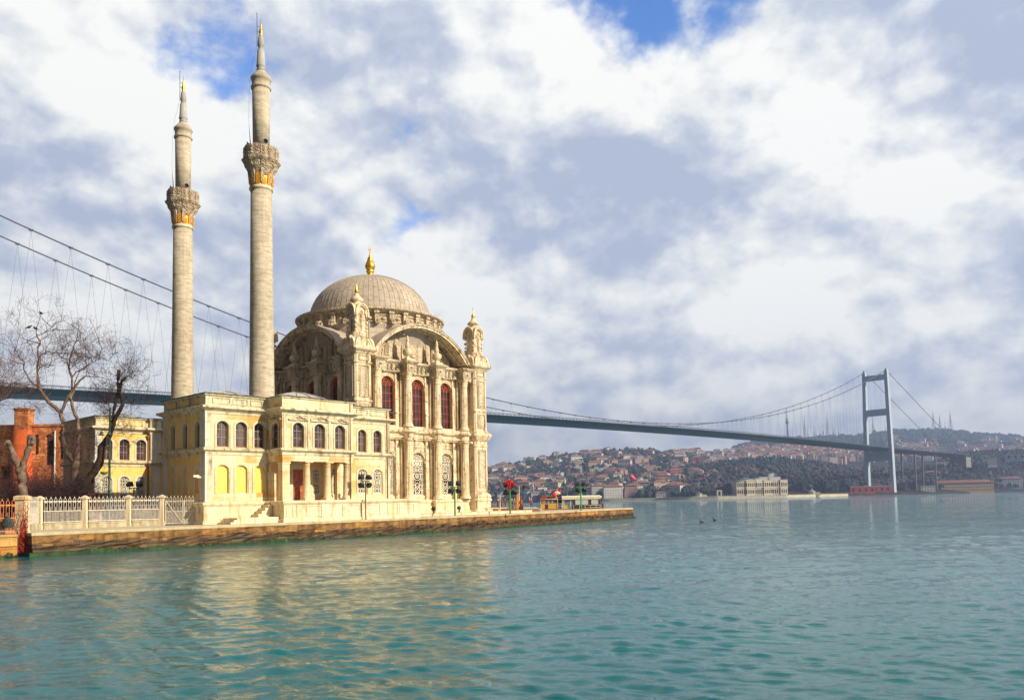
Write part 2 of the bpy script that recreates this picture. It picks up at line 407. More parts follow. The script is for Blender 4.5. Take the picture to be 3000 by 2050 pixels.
# ------------------------------------------------------------------ water
def water_mat():
    m, t, p = new_mat('sea water')
    co = t.new('ShaderNodeTexCoord').outputs['Object']
    n0 = t.noise(t.vmath('MULTIPLY', co, (0.02, 0.05, 1)), 1.0, 3)
    t.put(p.inputs['Base Color'], t.mix(t.mr(n0, .3, .7), (0.001, 0.096, 0.104), (0.002, 0.128, 0.140)))
    p.inputs['Roughness'].default_value = 0.02; p.inputs['IOR'].default_value = 1.33; p.inputs['Specular IOR Level'].default_value = 0.44
    geo = t.new('ShaderNodeNewGeometry'); dist = t.vmath('LENGTH', geo.outputs['Position'])
    a = t.noise(t.vmath('MULTIPLY', co, (1.0, 2.2, 1)), 5.5, 4, .6, .6)
    b = t.noise(t.vmath('MULTIPLY', co, (0.35, 0.8, 1)), .6, 5, .6, .4)
    c = t.noise(t.vmath('MULTIPLY', co, (0.05, 0.16, 1)), .5, 6, .62, .3)
    h = t.math('ADD', t.math('ADD', t.math('MULTIPLY', a, .05), t.math('MULTIPLY', b, .14)), t.math('MULTIPLY', c, 1.7))
    st = t.mr(dist, 8, 110, .2, 1.0)
    t.put(p.inputs['Normal'], t.new('ShaderNodeBump', {'Height': h, 'Strength': st, 'Distance': 1.0}))
    return m
M_WATER = water_mat()
def wave(x, y):
    r = np.random.RandomState(3); z = np.zeros_like(x)
    for k in range(40):
        lam = 0.17 * 1.085 ** k * (0.85 + .3 * r.rand()); q = radians(82) + r.randn() * .6; ph = r.rand() * 6.28
        amp = 0.0078 * lam ** .85 * (1.0 if lam < .5 else (lam / .5) ** -1.0)
        fade = np.clip(1.7 - (np.hypot(x, y) * .020) / lam, 0, 1)
        a = (x * cos(q) + y * sin(q)) * 2 * pi / lam + ph + .6 * np.sin(x * .21 + k) + .6 * np.sin(y * .17 + 2 * k)
        s = np.sin(a); z += fade * amp * (s + .35 * np.abs(s))
    return z
def build_water():
    # rings widening away from the viewer's shore, fine where the ripples are large in view
    ds = [5.0]
    while ds[-1] < 9000: ds.append(ds[-1] * (1.0048 if ds[-1] < 55 else 1.0105) if ds[-1] < 260 else ds[-1] * 1.09)
    ds = np.array(ds); th = np.radians(np.linspace(-60, 60, 820))
    D, T = np.meshgrid(ds, th, indexing='ij'); x = D * np.sin(T); y = D * np.cos(T) - 3.0; z = wave(x, y)
    n, m = D.shape; vs = np.stack([x, y, z], -1).reshape(-1, 3)
    i = np.arange((n - 1) * m).reshape(n - 1, m)[:, :-1].ravel()
    f = np.stack([i, i + 1, i + m + 1, i + m], -1)[:, ::-1]
    me = bpy.data.meshes.new('water'); me.vertices.add(len(vs)); me.vertices.foreach_set('co', vs.ravel())
    me.loops.add(f.size); me.loops.foreach_set('vertex_index', f.ravel()); me.polygons.add(len(f))
    me.polygons.foreach_set('loop_start', np.arange(len(f)) * 4); me.polygons.foreach_set('loop_total', np.full(len(f), 4))
    me.polygons.foreach_set('use_smooth', np.ones(len(f), bool)); me.update(calc_edges=True); me.materials.append(M_WATER)
    o = bpy.data.objects.new('water', me); COL.objects.link(o); tag(o, 'rippled teal water of the strait', None, None, 'structure')
build_water()

# ------------------------------------------------------------------ promenade and quay wall
QL = [(-29.75, 10.2), (-27, 9.95), (-12, 9.45), (-4, 9.1), (1.6, 8.55), (8.3, 7.95), (20, 6.1), (30, 4.1), (42, 1.6)]
M_QUAY = stone('quay wall stone', (0.15, 0.072, 0.026), (0.36, 0.205, 0.072), stain=(0.075, 0.032, 0.014), block=(2.6, 0.7), bump=0.9, streak=0.75, scale=0.8, patch=(0.46, 0.22, 0.05))
M_PAVE = stone('pale paving', (0.52, 0.43, 0.29), (0.62, 0.53, 0.38), stain=(0.36, 0.27, 0.16), block=(.9, .9), bump=0.12, streak=0.3)
M_COPE = stone('quay coping', (0.46, 0.37, 0.22), (0.58, 0.48, 0.30), stain=(0.26, 0.17, 0.08), bump=0.35, streak=0.4)
M_ALGAE = stone('wet algae', (0.012, 0.028, 0.006), (0.035, 0.085, 0.012), stain=(0.02, 0.012, 0.006), rough=0.5, bump=0.8, scale=1.6, streak=0.8)
M_EARTH = plain('bare ground', (0.20, 0.15, 0.10), 0.95, 0, .3, .8)
root = empty('quay_wall', site(0, 8.6, -ZQ), TH)
tag(root, 'long weathered stone quay wall with green weed at its foot', 'quay wall')
def qloc(a, n): return (a, 8.6 - n)
qp = []
for (a0, n0), (a1, n1) in zip(QL, QL[1:]):
    L = max(1, int((a1 - a0) / .5))
    for k in range(L): t = k / L; qp.append(qloc(a0 + (a1 - a0) * t, n0 + (n1 - n0) * t))
qp.append(qloc(*QL[-1])); end = [qloc(42.4, 1.2), qloc(42.4, -1.4), qloc(41.8, -1.9)]
full = [qloc(-29.9, 6.0), qloc(-29.85, 8.4)] + qp + end
m_ = MB(); rows = []
r_ = random.Random(4)
for z in (-.6, .0, .12, .22, .34, .36, .46, .55, .66, .8, 1.0, 1.12):
    off = offset_path(full, 0)
    rows.append([(x + r_.uniform(-.02, .02), y + r_.uniform(-.06, .05) + (0 if z > .35 else -.12), z + (r_.uniform(-.02, .02) if z < 1.1 else 0)) for x, y in off])
n = len(full); vs = [p for r in rows for p in r]
m_.add(vs, [(k * n + i, k * n + i + 1, (k + 1) * n + i + 1, (k + 1) * n + i) for k in range(len(rows) - 1) for i in range(n - 1)])
for i_, f_ in enumerate(m_.f): m_.m[i_] = 1 if m_.v[f_[0]][2] < .6 + .2 * mnoise.noise((m_.v[f_[0]][0] * .6, 0, 5)) else 0
M_WET = stone('wet quay foot', (0.05, 0.028, 0.014), (0.13, 0.075, 0.03), stain=(0.02, 0.014, 0.008), block=(2.6, .4), rough=.45, bump=.9, streak=.7, scale=1.0)
m_.build('wall_face', [M_QUAY, M_WET], root)
m_ = MB(); moulding(m_, full, [(.03, 1.12), (.05, 1.15), (.05, 1.28), (.02, 1.304)], back=.55); m_.build('coping', M_COPE, root)
m_ = MB(); rows = []
al = offset_path(full, .2)
hs = [.06 + .26 * mnoise.noise((x * .35, 1.7, 0)) + .12 * r_.random() + max(0, (-x - 2) * .006) for x, y in al]
rows.append([(x, y, -.5) for x, y in al]); rows.append([(x, y, max(.02, h * .5)) for (x, y), h in zip(al, hs)]); rows.append([(x, y + .13, max(.05, h)) for (x, y), h in zip(al, hs)])
vs = [p for r in rows for p in r]
m_.add(vs, [(k * n + i, k * n + i + 1, (k + 1) * n + i + 1, (k + 1) * n + i) for k in range(2) for i in range(n - 1)])
for i in range(n - 1):
    if r_.random() < .55:
        x, y = al[i]; 
        for _ in range(5):
            xx, s_ = x + r_.uniform(0, .5), r_.uniform(.03, .1); z_ = r_.uniform(0, hs[i]); yy = y - .02 + .1 * (z_ / max(.05, hs[i]))
            m_.add([(xx - s_, yy - .02, z_), (xx + s_, yy - .03, z_ + s_ * .3), (xx + s_ * .3, yy - .08, z_ - s_), (xx, yy + .03, z_ + s_)], [(0, 2, 1), (0, 1, 3), (1, 2, 3), (0, 3, 2)])
m_.build('algae', M_ALGAE, root)
m_ = MB()
for x, y in qp[58::3]:
    m_.box(x - .05, x + .05, y - .1, y + .1, .42, .56)
m_.build('drain_hole', M_DARK, root)
# promenade slab
RI = Matrix.Rotation(-TH, 2)
def SQ(x, y): v = RI @ (Vector((x, y)) - Vector(site(0, 8.6)[:2])); return (v.x, v.y)
m_ = MB(); outline = [(x, y + .5) for x, y in qp] + [(x - .45, y + .3) for x, y in end] + [qloc(42, -1.6), SQ(3.7, 98.3), SQ(4.2, 152), SQ(-40, 152), qloc(-60, -40), qloc(-60, 4.6), qloc(-29.7, 4.6)]
i0 = len(m_.v); from mathutils.geometry import tessellate_polygon
m_.add([(x, y, ZQ) for x, y in outline], [tuple(reversed(t_)) for t_ in tessellate_polygon([[Vector((x, y, 0)) for x, y in outline]])])
m_.add([(x, y, z) for x, y in (end[-1], SQ(3.7, 98.3), SQ(4.2, 152), SQ(-40, 152)) for z in (-.5, ZQ - .004)], [(0, 2, 3, 1), (2, 4, 5, 3), (4, 6, 7, 5)])
o = m_.build('promenade', M_PAVE, None, root.location, TH); tag(o, 'pale paved promenade between the quay edge and buildings', None, None, 'structure')

# ------------------------------------------------------------------ windows (x across, z up, y = 0 outside face, inwards +y)
def win_sash(w, h, rise):
    f = MB(); 
    a = arch_pts(w, h, rise); b = arch_pts(w - 0.14, h - 0.07, rise * 0.95)
    for i in range(len(a) - 1): f.loops([[(x, 0.0, z) for x, z in (a[i], a[i + 1], b[i + 1], b[i])], [(x, 0.10, z) for x, z in (a[i], a[i + 1], b[i + 1], b[i])]], 0)
    f.box(-w / 2, w / 2, 0.0, 0.12, 0, 0.09, 0)
    f.box(-0.025, 0.025, 0.02, 0.07, 0.05, h - 0.04, 1)
    f.box(-w / 2 + .04, w / 2 - .04, 0.015, 0.08, h * 0.36, h * 0.36 + 0.05, 1)
    f.box(-w / 2 + .04, w / 2 - .04, 0.015, 0.08, h * 0.66, h * 0.66 + 0.05, 1)
    g = MB(); g.poly(arch_pts(w - 0.06, h - 0.03, rise), 0.06, 0.075)
    return ('window', f, [M_FRAME, M_FRAMEL], [('pane', g, M_GLASSR)])
def win_grand(w, h):
    f = MB(); r = w / 2; sp = h - r
    a = arch_pts(w, h, r); b = arch_pts(w - 0.07, h - 0.035, r - 0.035)
    for i in range(len(a) - 1): f.loops([[(x, 0.0, z) for x, z in (a[i], a[i + 1], b[i + 1], b[i])], [(x, 0.09, z) for x, z in (a[i], a[i + 1], b[i + 1], b[i])]], 0)
    t = 0.026
    for k in (-1, 0, 1):
        x = k * w / 4; f.bar((x, 0.04, 0), (x, 0.04, sp + 0.1), t, 0.05)
    z = 0.03
    while z < sp: f.bar((-r, 0.04, z), (r, 0.04, z), t, 0.05); z += (sp - 0.03) / 5.001
    f.bar((-r, 0.04, sp), (r, 0.04, sp), t, 0.05)
    for k in (-1.5, -.5, .5, 1.5): f.ring(k * w / 4, sp, w / 8, t, 0.05, 0.04, 10, 0, pi)
    f.ring(0, sp + r * 0.55, r * 0.24, t, 0.05, 0.04, 12)
    f.ring(0, sp, r * 0.80, t, 0.05, 0.04, 14, 0, pi)
    for k in range(7):
        q = pi * (k + 0.5) / 7; f.bar((r * 0.8 * cos(q), .04, sp + r * 0.8 * sin(q)), (r * 0.97 * cos(q), .04, sp + r * 0.97 * sin(q)), t, 0.05)
    for q in (pi * .25, pi * .75): f.ring(r * .6 * cos(q), sp + r * .62 * sin(q), r * 0.16, t, 0.05, 0.04, 8)
    g = MB(); g.poly(arch_pts(w - 0.04, h - 0.02, r), 0.09, 0.105)
    return ('window', f, [M_REDGR], [('pane', g, M_GLASS)])
def win_lattice(w, h, rise, fine=False):
    f = MB(); t = 0.036 if not fine else 0.046; y = 0.04; d = 0.06
    a = arch_pts(w, h, rise); b = arch_pts(w - 0.12, h - 0.06, rise * .95)
    for i in range(len(a) - 1): f.loops([[(x, 0.0, z) for x, z in (a[i], a[i + 1], b[i + 1], b[i])], [(x, 0.09, z) for x, z in (a[i], a[i + 1], b[i + 1], b[i])]], 0)
    f.bar((-w / 2, y, 0.04), (w / 2, y, 0.04), 0.09, d)
    half = w / 2; cz = h * 0.46
    def mir(px, pz, qx, qz):
        for sx in (-1, 1): f.bar((sx * px, y, pz), (sx * qx, y, qz), t, d)
    for x in (0.30 * w, 0.40 * w): mir(x, 0.08, x, arch_top(x, w, h, rise) - .03)
    mir(0.17 * w, 0.10, 0.17 * w, cz - 0.3 * w); mir(0.17 * w, cz + 0.3 * w, 0.17 * w, h * 0.82)
    for zc in (cz,) + ((h * 0.76,) if fine else ()):
        f.ring(0, zc, w * 0.15, t, d, y, 12); f.ring(0, zc, w * 0.27, t, d, y, 14)
        for k in range(6): q = pi * k / 3; f.bar((0, y, zc), (w * .15 * cos(q), y, zc + w * .15 * sin(q)), t * .8, d)
    step = w * 0.36
    for z0, z1 in ((0.1, cz - .27 * w), (cz + .27 * w, h * 0.86)):
        z = z0
        while z + step * .6 < z1:
            e = min(z + step, z1)
            mir(0, z, 0.17 * w, (z + e) / 2); mir(0.17 * w, (z + e) / 2, 0, e); mir(-0.17 * w, z, 0.0, (z + e) / 2) if fine else None
            mir(0.17 * w, z, 0.40 * w, z); f.ring(0.35 * w, (z + e) / 2, w * 0.055, t * .8, d, y, 8); f.ring(-0.35 * w, (z + e) / 2, w * 0.055, t * .8, d, y, 8)
            z = e
    sp = h - (rise if rise > 0 else 0)
    f.bar((-half, y, min(sp, h * .86)), (half, y, min(sp, h * .86)), t * 1.3, d)
    if fine:
        for k in range(9):
            q = pi * (k + .5) / 9; f.bar((half * .35 * cos(q), y, sp + half * .35 * sin(q)), (half * .95 * cos(q), y, sp + half * .95 * sin(q)), t, d)
        for rr in (.35, .65): f.ring(0, sp, half * rr, t, d, y, 14, 0, pi)
        for k in range(1, 6): f.bar((-half, y, h * k / 8), (-half * .34, y, h * k / 8), t, d); f.bar((half * .34, y, h * k / 8), (half, y, h * k / 8), t, d)
    else:
        f.ring(0, h * .9, w * .1, t, d, y, 8)
        for sx in (-1, 1): f.ring(sx * w * .25, h * .87, w * .07, t, d, y, 8)
    g = MB(); g.poly(arch_pts(w - 0.04, h - 0.02, rise), 0.16, 0.175)
    return ('lattice_window', f, [M_LATT], [('pane', g, M_DARK)])
_wcache = {}
def put_window(kind, args, parent, loc, rz):
    """first use builds the window, later uses copy it with its panes"""
    key = (kind.__name__,) + tuple(round(x, 2) for x in args)
    if key not in _wcache:
        nm, f, fm, subs = kind(*args); o = f.build(nm, fm, parent)
        for sn, sm, smat in subs: sm.build(sn, smat, o)
        _wcache[key] = o
    else: o = copy_tree(_wcache[key], parent)
    o.location = loc; o.rotation_euler = (0, 0, rz)
    return o

# ------------------------------------------------------------------ the mosque hall
HS = 8.65
mosque = empty('mosque', site(HS, -HS), TH)
tag(mosque, 'cream marble baroque mosque with ribbed grey brown dome on the quay', 'mosque')
def around(o, n=4):
    """the same part on the other faces"""
    for k in range(1, n):
        c = copy_tree(o, o.parent); c.rotation_euler = (0, 0, o.rotation_euler.z - k * pi / 2)
        x, y = o.location.x, o.location.y; q = -k * pi / 2
        c.location = (x * cos(q) - y * sin(q), x * sin(q) + y * cos(q), o.location.z)
CO = (2.92, 6.72, 10.58, 14.38); WI = (4.82, 8.65, 12.48)
WP = -1.4   # depth of the window wall behind the pier face
X = lambda s: s - HS
def Y(d): return -HS - d
b = MB()
ops = [(s - .87, s + .87, 8.75, 13.5, .87) for s in WI] + [(s - .84, s + .84, 1.9, 6.2, .84) for s in WI]
wall(b, (-HS, Y(WP)), (HS, Y(WP)), 0, 15.2, ops, 0.5)
for s in WI:
    for z0, hh, ww in ((8.75, 4.75, 1.74), (1.9, 4.3, 1.68)):
        c = MB(); frame_band(c, ww, hh, ww / 2, 0.30, Y(WP) - .10, Y(WP) + .05); frame_band(c, ww + .34, hh + .17, ww / 2 + .17, 0.07, Y(WP) - .17, Y(WP) + .05)
        for f_ in c.f: b.add([(c.v[i][0] + X(s), c.v[i][1], c.v[i][2] + z0) for i in f_], [tuple(range(len(f_)))])
        for sx in (-1, 1): b.box(X(s) + sx * (ww / 2 + .2) - .25, X(s) + sx * (ww / 2 + .2) + .25, Y(WP) - .14, Y(WP) + .05, z0 + hh - ww / 2 - .25, z0 + hh - ww / 2)
    b.box(X(s) - 1.1, X(s) + 1.1, Y(WP + .18), Y(WP), 8.5, 8.74)
    for k, z in ((0, 6.55), (0, 6.95)):
        b.ring(X(s), z, 0.13, .04, .06, Y(WP + .04), 10); b.bar((X(s) - .8, Y(WP + .04), z), (X(s) - .25, Y(WP + .04), z), .05, .06); b.bar((X(s) + .25, Y(WP + .04), z), (X(s) + .8, Y(WP + .04), z), .05, .06)
    b.box(X(s) - 1.25, X(s) + 1.25, Y(WP + .1), Y(WP), 6.72, 6.8)
for s in CO:
    b.box(X(s) - .55, X(s) + .55, Y(WP + .4), Y(WP - .05), 1.5, 7.4); b.box(X(s) - .55, X(s) + .55, Y(WP + .4), Y(WP - .05), 8.5, 13.9)
    for sx in (-1, 1):
        x = X(s) + sx * 0.86
        b.box(x - .2, x + .2, Y(WP + .22), Y(WP - .05), 1.5, 7.4); b.box(x - .2, x + .2, Y(WP + .22), Y(WP - .05), 8.5, 13.9)
        for z in (2.3, 4.4, 6.6):
            for q in ((-1, 0, 0, .3), (0, .3, 1, 0)) if z < 6 else ((-1, .3, 0, 0), (0, 0, 1, .3)):
                b.bar((x + q[0] * .16, Y(WP + .24), z + q[1]), (x + q[2] * .16, Y(WP + .24), z + q[3]), .05, .06)
            if z == 4.4:
                b.bar((x - .16, Y(WP + .24), z), (x, Y(WP + .24), z - .3), .05, .06); b.bar((x, Y(WP + .24), z - .3), (x + .16, Y(WP + .24), z), .05, .06)
        for z in (9.9, 11.3): b.box(x - .24, x + .24, Y(WP + .28), Y(WP - .05), z, z + .1)
o = b.build('wall', M_MARBLE, mosque); around(o)
for s in WI:
    o = put_window(win_grand, (1.74, 4.75), mosque, (X(s), Y(WP - .22), 8.75), 0); around(o)
    o = put_window(win_lattice, (1.68, 4.3, .84, 1), mosque, (X(s), Y(WP - .15), 1.9), 0); around(o)
# plinth
b = MB(); moulding(b, [(X(1.9), Y(-.65)), (X(CO[0]) + .6, Y(-.65)), (X(CO[1]) - .75, Y(-.65)), (X(CO[1]) - .75, Y(-.15)), (X(CO[1]) + .75, Y(-.15)), (X(CO[1]) + .75, Y(-.65)),
                        (X(CO[2]) - .75, Y(-.65)), (X(CO[2]) - .75, Y(-.15)), (X(CO[2]) + .75, Y(-.15)), (X(CO[2]) + .75, Y(-.65)), (X(CO[3]) - .75, Y(-.65)), (X(15.4), Y(-.65))],
                  [(.22, 0), (.22, .25), (.1, .32), (.0, .35), (.0, 1.15), (.1, 1.22), (.14, 1.4), (.0, 1.5)], back=.6)
o = b.build('plinth', M_PLINTH, mosque); around(o)
# columns
def column(z0, z1, r, cap):
    c = MB(); H = z1 - z0
    c.lathe([(r * 1.35, 0), (r * 1.35, .12), (r * 1.2, .16), (r * 1.28, .24), (r * 1.05, .32), (r * 1.0, .36)], 20)
    c.lathe([(r, .36), (r * .99, H * .3), (r * .9, H - cap - .06)], 32, flute=.09, sm=False)
    zc = H - cap
    c.lathe([(r * .93, zc - .06), (r * 1.06, zc - .03), (r * 1.06, zc + .03), (r * .93, zc + .06), (r * 1.0, zc + cap * .3), (r * 1.15, zc + cap * .38), (r * 1.02, zc + cap * .44), (r * 1.12, zc + cap * .6), (r * 1.5, zc + cap * .8), (r * 1.25, zc + cap * .82)], 16, flute=.05)
    q = r * 1.45; c.box(-q, q, -q, q, zc + cap * .82, H)
    for a in range(4):
        x, y = q * .9 * cos(pi / 4 + a * pi / 2) * 1.3, q * .9 * sin(pi / 4 + a * pi / 2) * 1.3
        c.lathe([(0.01, -.1), (.1, -.05), (.1, .05), (.01, .1)], 8, (x, y, zc + cap * .72))
    return c
up = lo = None
for s in CO:
    if up is None: up = column(8.55, 13.9, .40, .75).build('column', M_MARBLE, mosque); lo = column(1.5, 7.4, .44, .55).build('column', M_MARBLE, mosque); u_, l_ = up, lo
    else: u_, l_ = copy_tree(up, mosque), copy_tree(lo, mosque)
    dd = -.58
    u_.location = (X(s), Y(dd), 8.55); l_.location = (X(s), Y(dd), 1.5)
    u_.rotation_euler = l_.rotation_euler = (0, 0, 0); around(u_); around(l_)
# string course and entablature with bowed bays between the columns
def bay_path(dcol, dmid, half, square):
    pts = [(X(1.7), Y(-.75))]
    for i, s in enumerate(CO):
        if square:
            pts += [(X(s) - half, Y(dmid + .18)), (X(s) - half, Y(dcol)), (X(s) + half, Y(dcol)), (X(s) + half, Y(dmid + .18))]
        else:
            pts += [(X(s) - half * 1.1, Y(dmid + .15))] + [(X(s) + half * cos(q), Y(dcol - half + half * sin(q))) for q in [pi * k / 6 for k in range(6, -1, -1)]] + [(X(s) + half * 1.1, Y(dmid + .15))]
        if i < 3:
            e = CO[i + 1]
            for k in range(1, 8):
                t = k / 8; pts.append((X(s) + half * 1.1 + (e - s - 2.2 * half) * t, Y(dmid + .15 - .42 * sin(pi * t))))
    pts.append((X(15.6), Y(-.75))); return pts
b = MB(); moulding(b, bay_path(-.14, -.9, .58, False), [(-.08, 7.38), (-.05, 7.5), (.06, 7.55), (.02, 7.62), (.03, 7.9), (.22, 8.02), (.3, 8.1), (.3, 8.22), (.12, 8.3), (.02, 8.42), (.0, 8.56)], back=.9)
o = b.build('string_course', M_MARBLE, mosque); around(o)
b = MB(); pth = bay_path(.0, -.95, .56, True)
moulding(b, pth, [(.0, 13.88), (.06, 13.95), (.06, 14.02), (.0, 14.05), (.0, 14.62), (.06, 14.66), (.22, 14.8), (.3, 14.86), (.3, 14.98), (.1, 15.05)], back=1.75)
for i in range(3):
    for k in range(5):
        t = (k + .5) / 5; x = X(CO[i]) + .7 + (CO[i + 1] - CO[i] - 1.4) * t; d = -.8 - .42 * sin(pi * (.1 + .8 * t))
        b.box(x - .16, x + .16, Y(d + .16), Y(d - .3), 14.12, 14.62)
        b.box(x - .11, x + .11, Y(d + .22), Y(d - .3), 14.3, 14.66)
for s in CO: b.box(X(s) - .38, X(s) + .38, Y(.04), Y(-.12), 14.12, 14.56); b.lathe([(.02, -.1), (.16, -.06), (.18, 0), (.16, .06), (.02, .1)], 10, (X(s), Y(.04), 14.34))
o = b.build('entablature', M_CARVED, mosque); around(o)
# tympanum
AR, AZ = 7.62, 18.72 - 7.62
def arc(R, n=28, z0=15.5):
    q0 = math.asin((z0 - AZ) / R); return [(R * cos(pi - q0 - (pi - 2 * q0) * i / n), AZ + R * sin(pi - q0 - (pi - 2 * q0) * i / n)) for i in range(n + 1)]
b = MB(); a_ = arc(7.2, 28, 15.0); b.poly(a_, Y(-2.20), Y(-2.50))
b.box(-1.35, 1.35, Y(-2.05), Y(-2.25), 15.05, 17.55); b.box(-1.2, 1.2, Y(-2.01), Y(-2.25), 15.25, 15.35); b.box(-1.2, 1.2, Y(-1.99), Y(-2.25), 17.35, 17.5)
for sx in (-1, 1):
    b.box(sx * 1.95 - .38, sx * 1.95 + .38, Y(-1.97), Y(-2.25), 15.05, 17.9); b.box(sx * 1.95 - .24, sx * 1.95 + .24, Y(-1.91), Y(-2.25), 15.4, 17.3)
    b.box(sx * 2.9 - .3, sx * 2.9 + .3, Y(-2.03), Y(-2.25), 15.05, 17.3); b.box(sx * 2.9 - .2, sx * 2.9 + .2, Y(-1.97), Y(-2.25), 15.4, 16.9)
    tri = [(sx * 3.35, 15.5), (sx * 5.2, 15.5), (sx * 3.35, 16.8)]; 
    for k in range(3): p_, q_ = tri[k], tri[(k + 1) % 3]; b.bar((p_[0], Y(-2.15), p_[1]), (q_[0], Y(-2.15), q_[1]), .1, .2)
    for k in range(4): b.bar((sx * (3.5 + k * .38), Y(-2.17), 15.5), (sx * (3.4 + k * .3), Y(-2.17), 16.5 - k * .28), .07, .15)
for k in range(15): b.box(-1.5 + k * .2, -1.4 + k * .2, Y(-1.85), Y(-2.25), 17.62, 17.8)
for sx in (-1, 1):
    for dx in (-.2, .2): b.box(sx * 1.95 + dx - .09, sx * 1.95 + dx + .09, Y(-1.25), Y(-2.15), 17.75, 18.05)
o = b.build('tympanum', M_CARVED, mosque); around(o)
b = MB(); b.T = Matrix.Translation((0, Y(-1.99), 16.4)) @ Matrix.Rotation(pi / 2, 4, 'X')
b.lathe([(.62, -.05), (.66, .0), (.64, .09), (.54, .12), (.5, .05), (.47, .05), (.3, .1), (.05, .13)], 20)
o = b.build('medallion', M_CARVED, mosque); around(o)
# arch hood
b = MB(); P1, P2 = arc(7.66), arc(7.06, 28, 15.3)
def ring_arch(mb, R0, R1, y0, y1, z0=15.45, mi=0):
    p, q = arc(R0, 30, z0), arc(R1, 30, z0)
    for i in range(30):
        c4 = [p[i], p[i + 1], q[i + 1], q[i]]; mb.loops([[(x, y0, z) for x, z in c4], [(x, y1, z) for x, z in c4]], mi)
ring_arch(b, 7.62, 7.38, Y(-.3), Y(-2.6)); ring_arch(b, 7.72, 7.6, Y(-.2), Y(-1.0)); ring_arch(b, 7.42, 7.32, Y(-.45), Y(-.8)); ring_arch(b, 7.4, 7.24, Y(-1.2), Y(-1.5))
o = b.build('arch', M_MARBLE, mosque); around(o)
b = MB(); ring_arch(b, 7.80, 7.725, Y(-.16), Y(-7), 15.3); o = b.build('vault_roof', M_LEAD, mosque); around(o)
# urns on the two middle columns
u0 = None
for s in CO[1:3]:
    if u0 is None:
        c = MB(); c.box(-.42, .42, -.42, .42, 0, .22); c.lathe([(.4, .22), (.28, .34), (.2, .44), (.34, .52), (.47, .72), (.5, .98), (.42, 1.14), (.2, 1.24), (.26, 1.3), (.24, 1.5), (.15, 1.85), (.11, 1.95), (.19, 2.02), (.17, 2.1), (.09, 2.16), (.13, 2.3), (.03, 2.5)], 16, flute=.07)
        u0 = c.build('urn', M_MARBLE, mosque); u_ = u0
    else: u_ = copy_tree(u0, mosque)
    u_.location = (X(s), Y(-.52), 15.04); u_.rotation_euler = (0, 0, 0); around(u_)
# corner piers and their turrets
b = MB(); W = 1.9
def sq(o, c=.0):
    lo_, hi_ = -HS - o, -HS + W + o
    return [(lo_ + c, lo_), (lo_, lo_ + c), (lo_, hi_ - c), (lo_ + c, hi_), (hi_ - c, hi_), (hi_, hi_ - c), (hi_, lo_ + c), (hi_ - c, lo_)]
levels = [(.34, 0), (.34, .3), (.2, .42), (.2, 1.2), (.3, 1.28), (.3, 1.45), (.2, 1.55), (.28, 1.75), (.1, 2.05), (.0, 2.2), (.0, 6.9), (.06, 6.95), (.06, 7.05), (.0, 7.1), (.0, 7.5), (.1, 7.6), (.34, 8.0), (.38, 8.08), (.38, 8.25), (.14, 8.42), (.04, 8.6), (.0, 8.7),
          (.0, 10.55), (.09, 10.6), (.09, 10.75), (.0, 10.8), (.0, 14.1), (.08, 14.15), (.08, 14.25), (.0, 14.3), (.0, 14.95), (.1, 15.02), (.16, 15.15), (.36, 15.3), (.42, 15.38), (.42, 15.62), (.1, 15.75)]
b.loops([[(x, y, z) for x, y in sq(o_, .16)] for o_, z in levels])
pier = b.build('corner_pier', M_MARBLE, mosque)
b = MB()
for side in range(2):
    for z0, z1 in ((2.7, 6.6), (8.95, 10.35), (11.05, 13.9), (14.4, 14.85)):
        fr = MB(); x0, x1 = -HS + .42, -HS + W - .42; yo = Y(0)
        for (p_, q_) in (((x0, z0), (x1, z0)), ((x1, z0), (x1, z1)), ((x1, z1), (x0, z1)), ((x0, z1), (x0, z0))): fr.bar((p_[0], yo - .03, p_[1]), (q_[0], yo - .03, q_[1]), .09, .1)
        if z1 - z0 > 1: fr.box(x0 + .14, x1 - .14, yo - .05, yo + .02, z0 + .15, z1 - .15)
        for f_ in fr.f:
            vs = [fr.v[i] for i in f_]
            if side: vs = [(v_[1], v_[0], v_[2]) for v_ in vs][::-1]
            b.add(vs, [tuple(range(len(f_)))])
        b.build('carved_panel', M_CARVED, pier); b = MB()
around(pier)
b = MB(); cx = -HS + W / 2
for k in range(4):
    b.T = Matrix.Translation((cx, cx, 0)) @ Matrix.Rotation(k * pi / 2, 4, 'Z')
    for R0, R1, yo in ((1.08, .86, 1.2), (.84, .66, 1.12), (.62, .5, 1.06)):
        n_ = 14
        for i in range(n_):
            q0, q1 = pi * i / n_, pi * (i + 1) / n_
            c4 = [(R0 * cos(q0), 15.72 + R0 * sin(q0)), (R0 * cos(q1), 15.72 + R0 * sin(q1)), (R1 * cos(q1), 15.72 + R1 * sin(q1)), (R1 * cos(q0), 15.72 + R1 * sin(q0))]
            b.loops([[(x, -yo, z) for x, z in c4], [(x, -.3, z) for x, z in c4]])
    b.poly([(.9 * cos(pi * i / 12), 15.72 + .9 * sin(pi * i / 12)) for i in range(13)], -1.0, -.2)
b.T = None
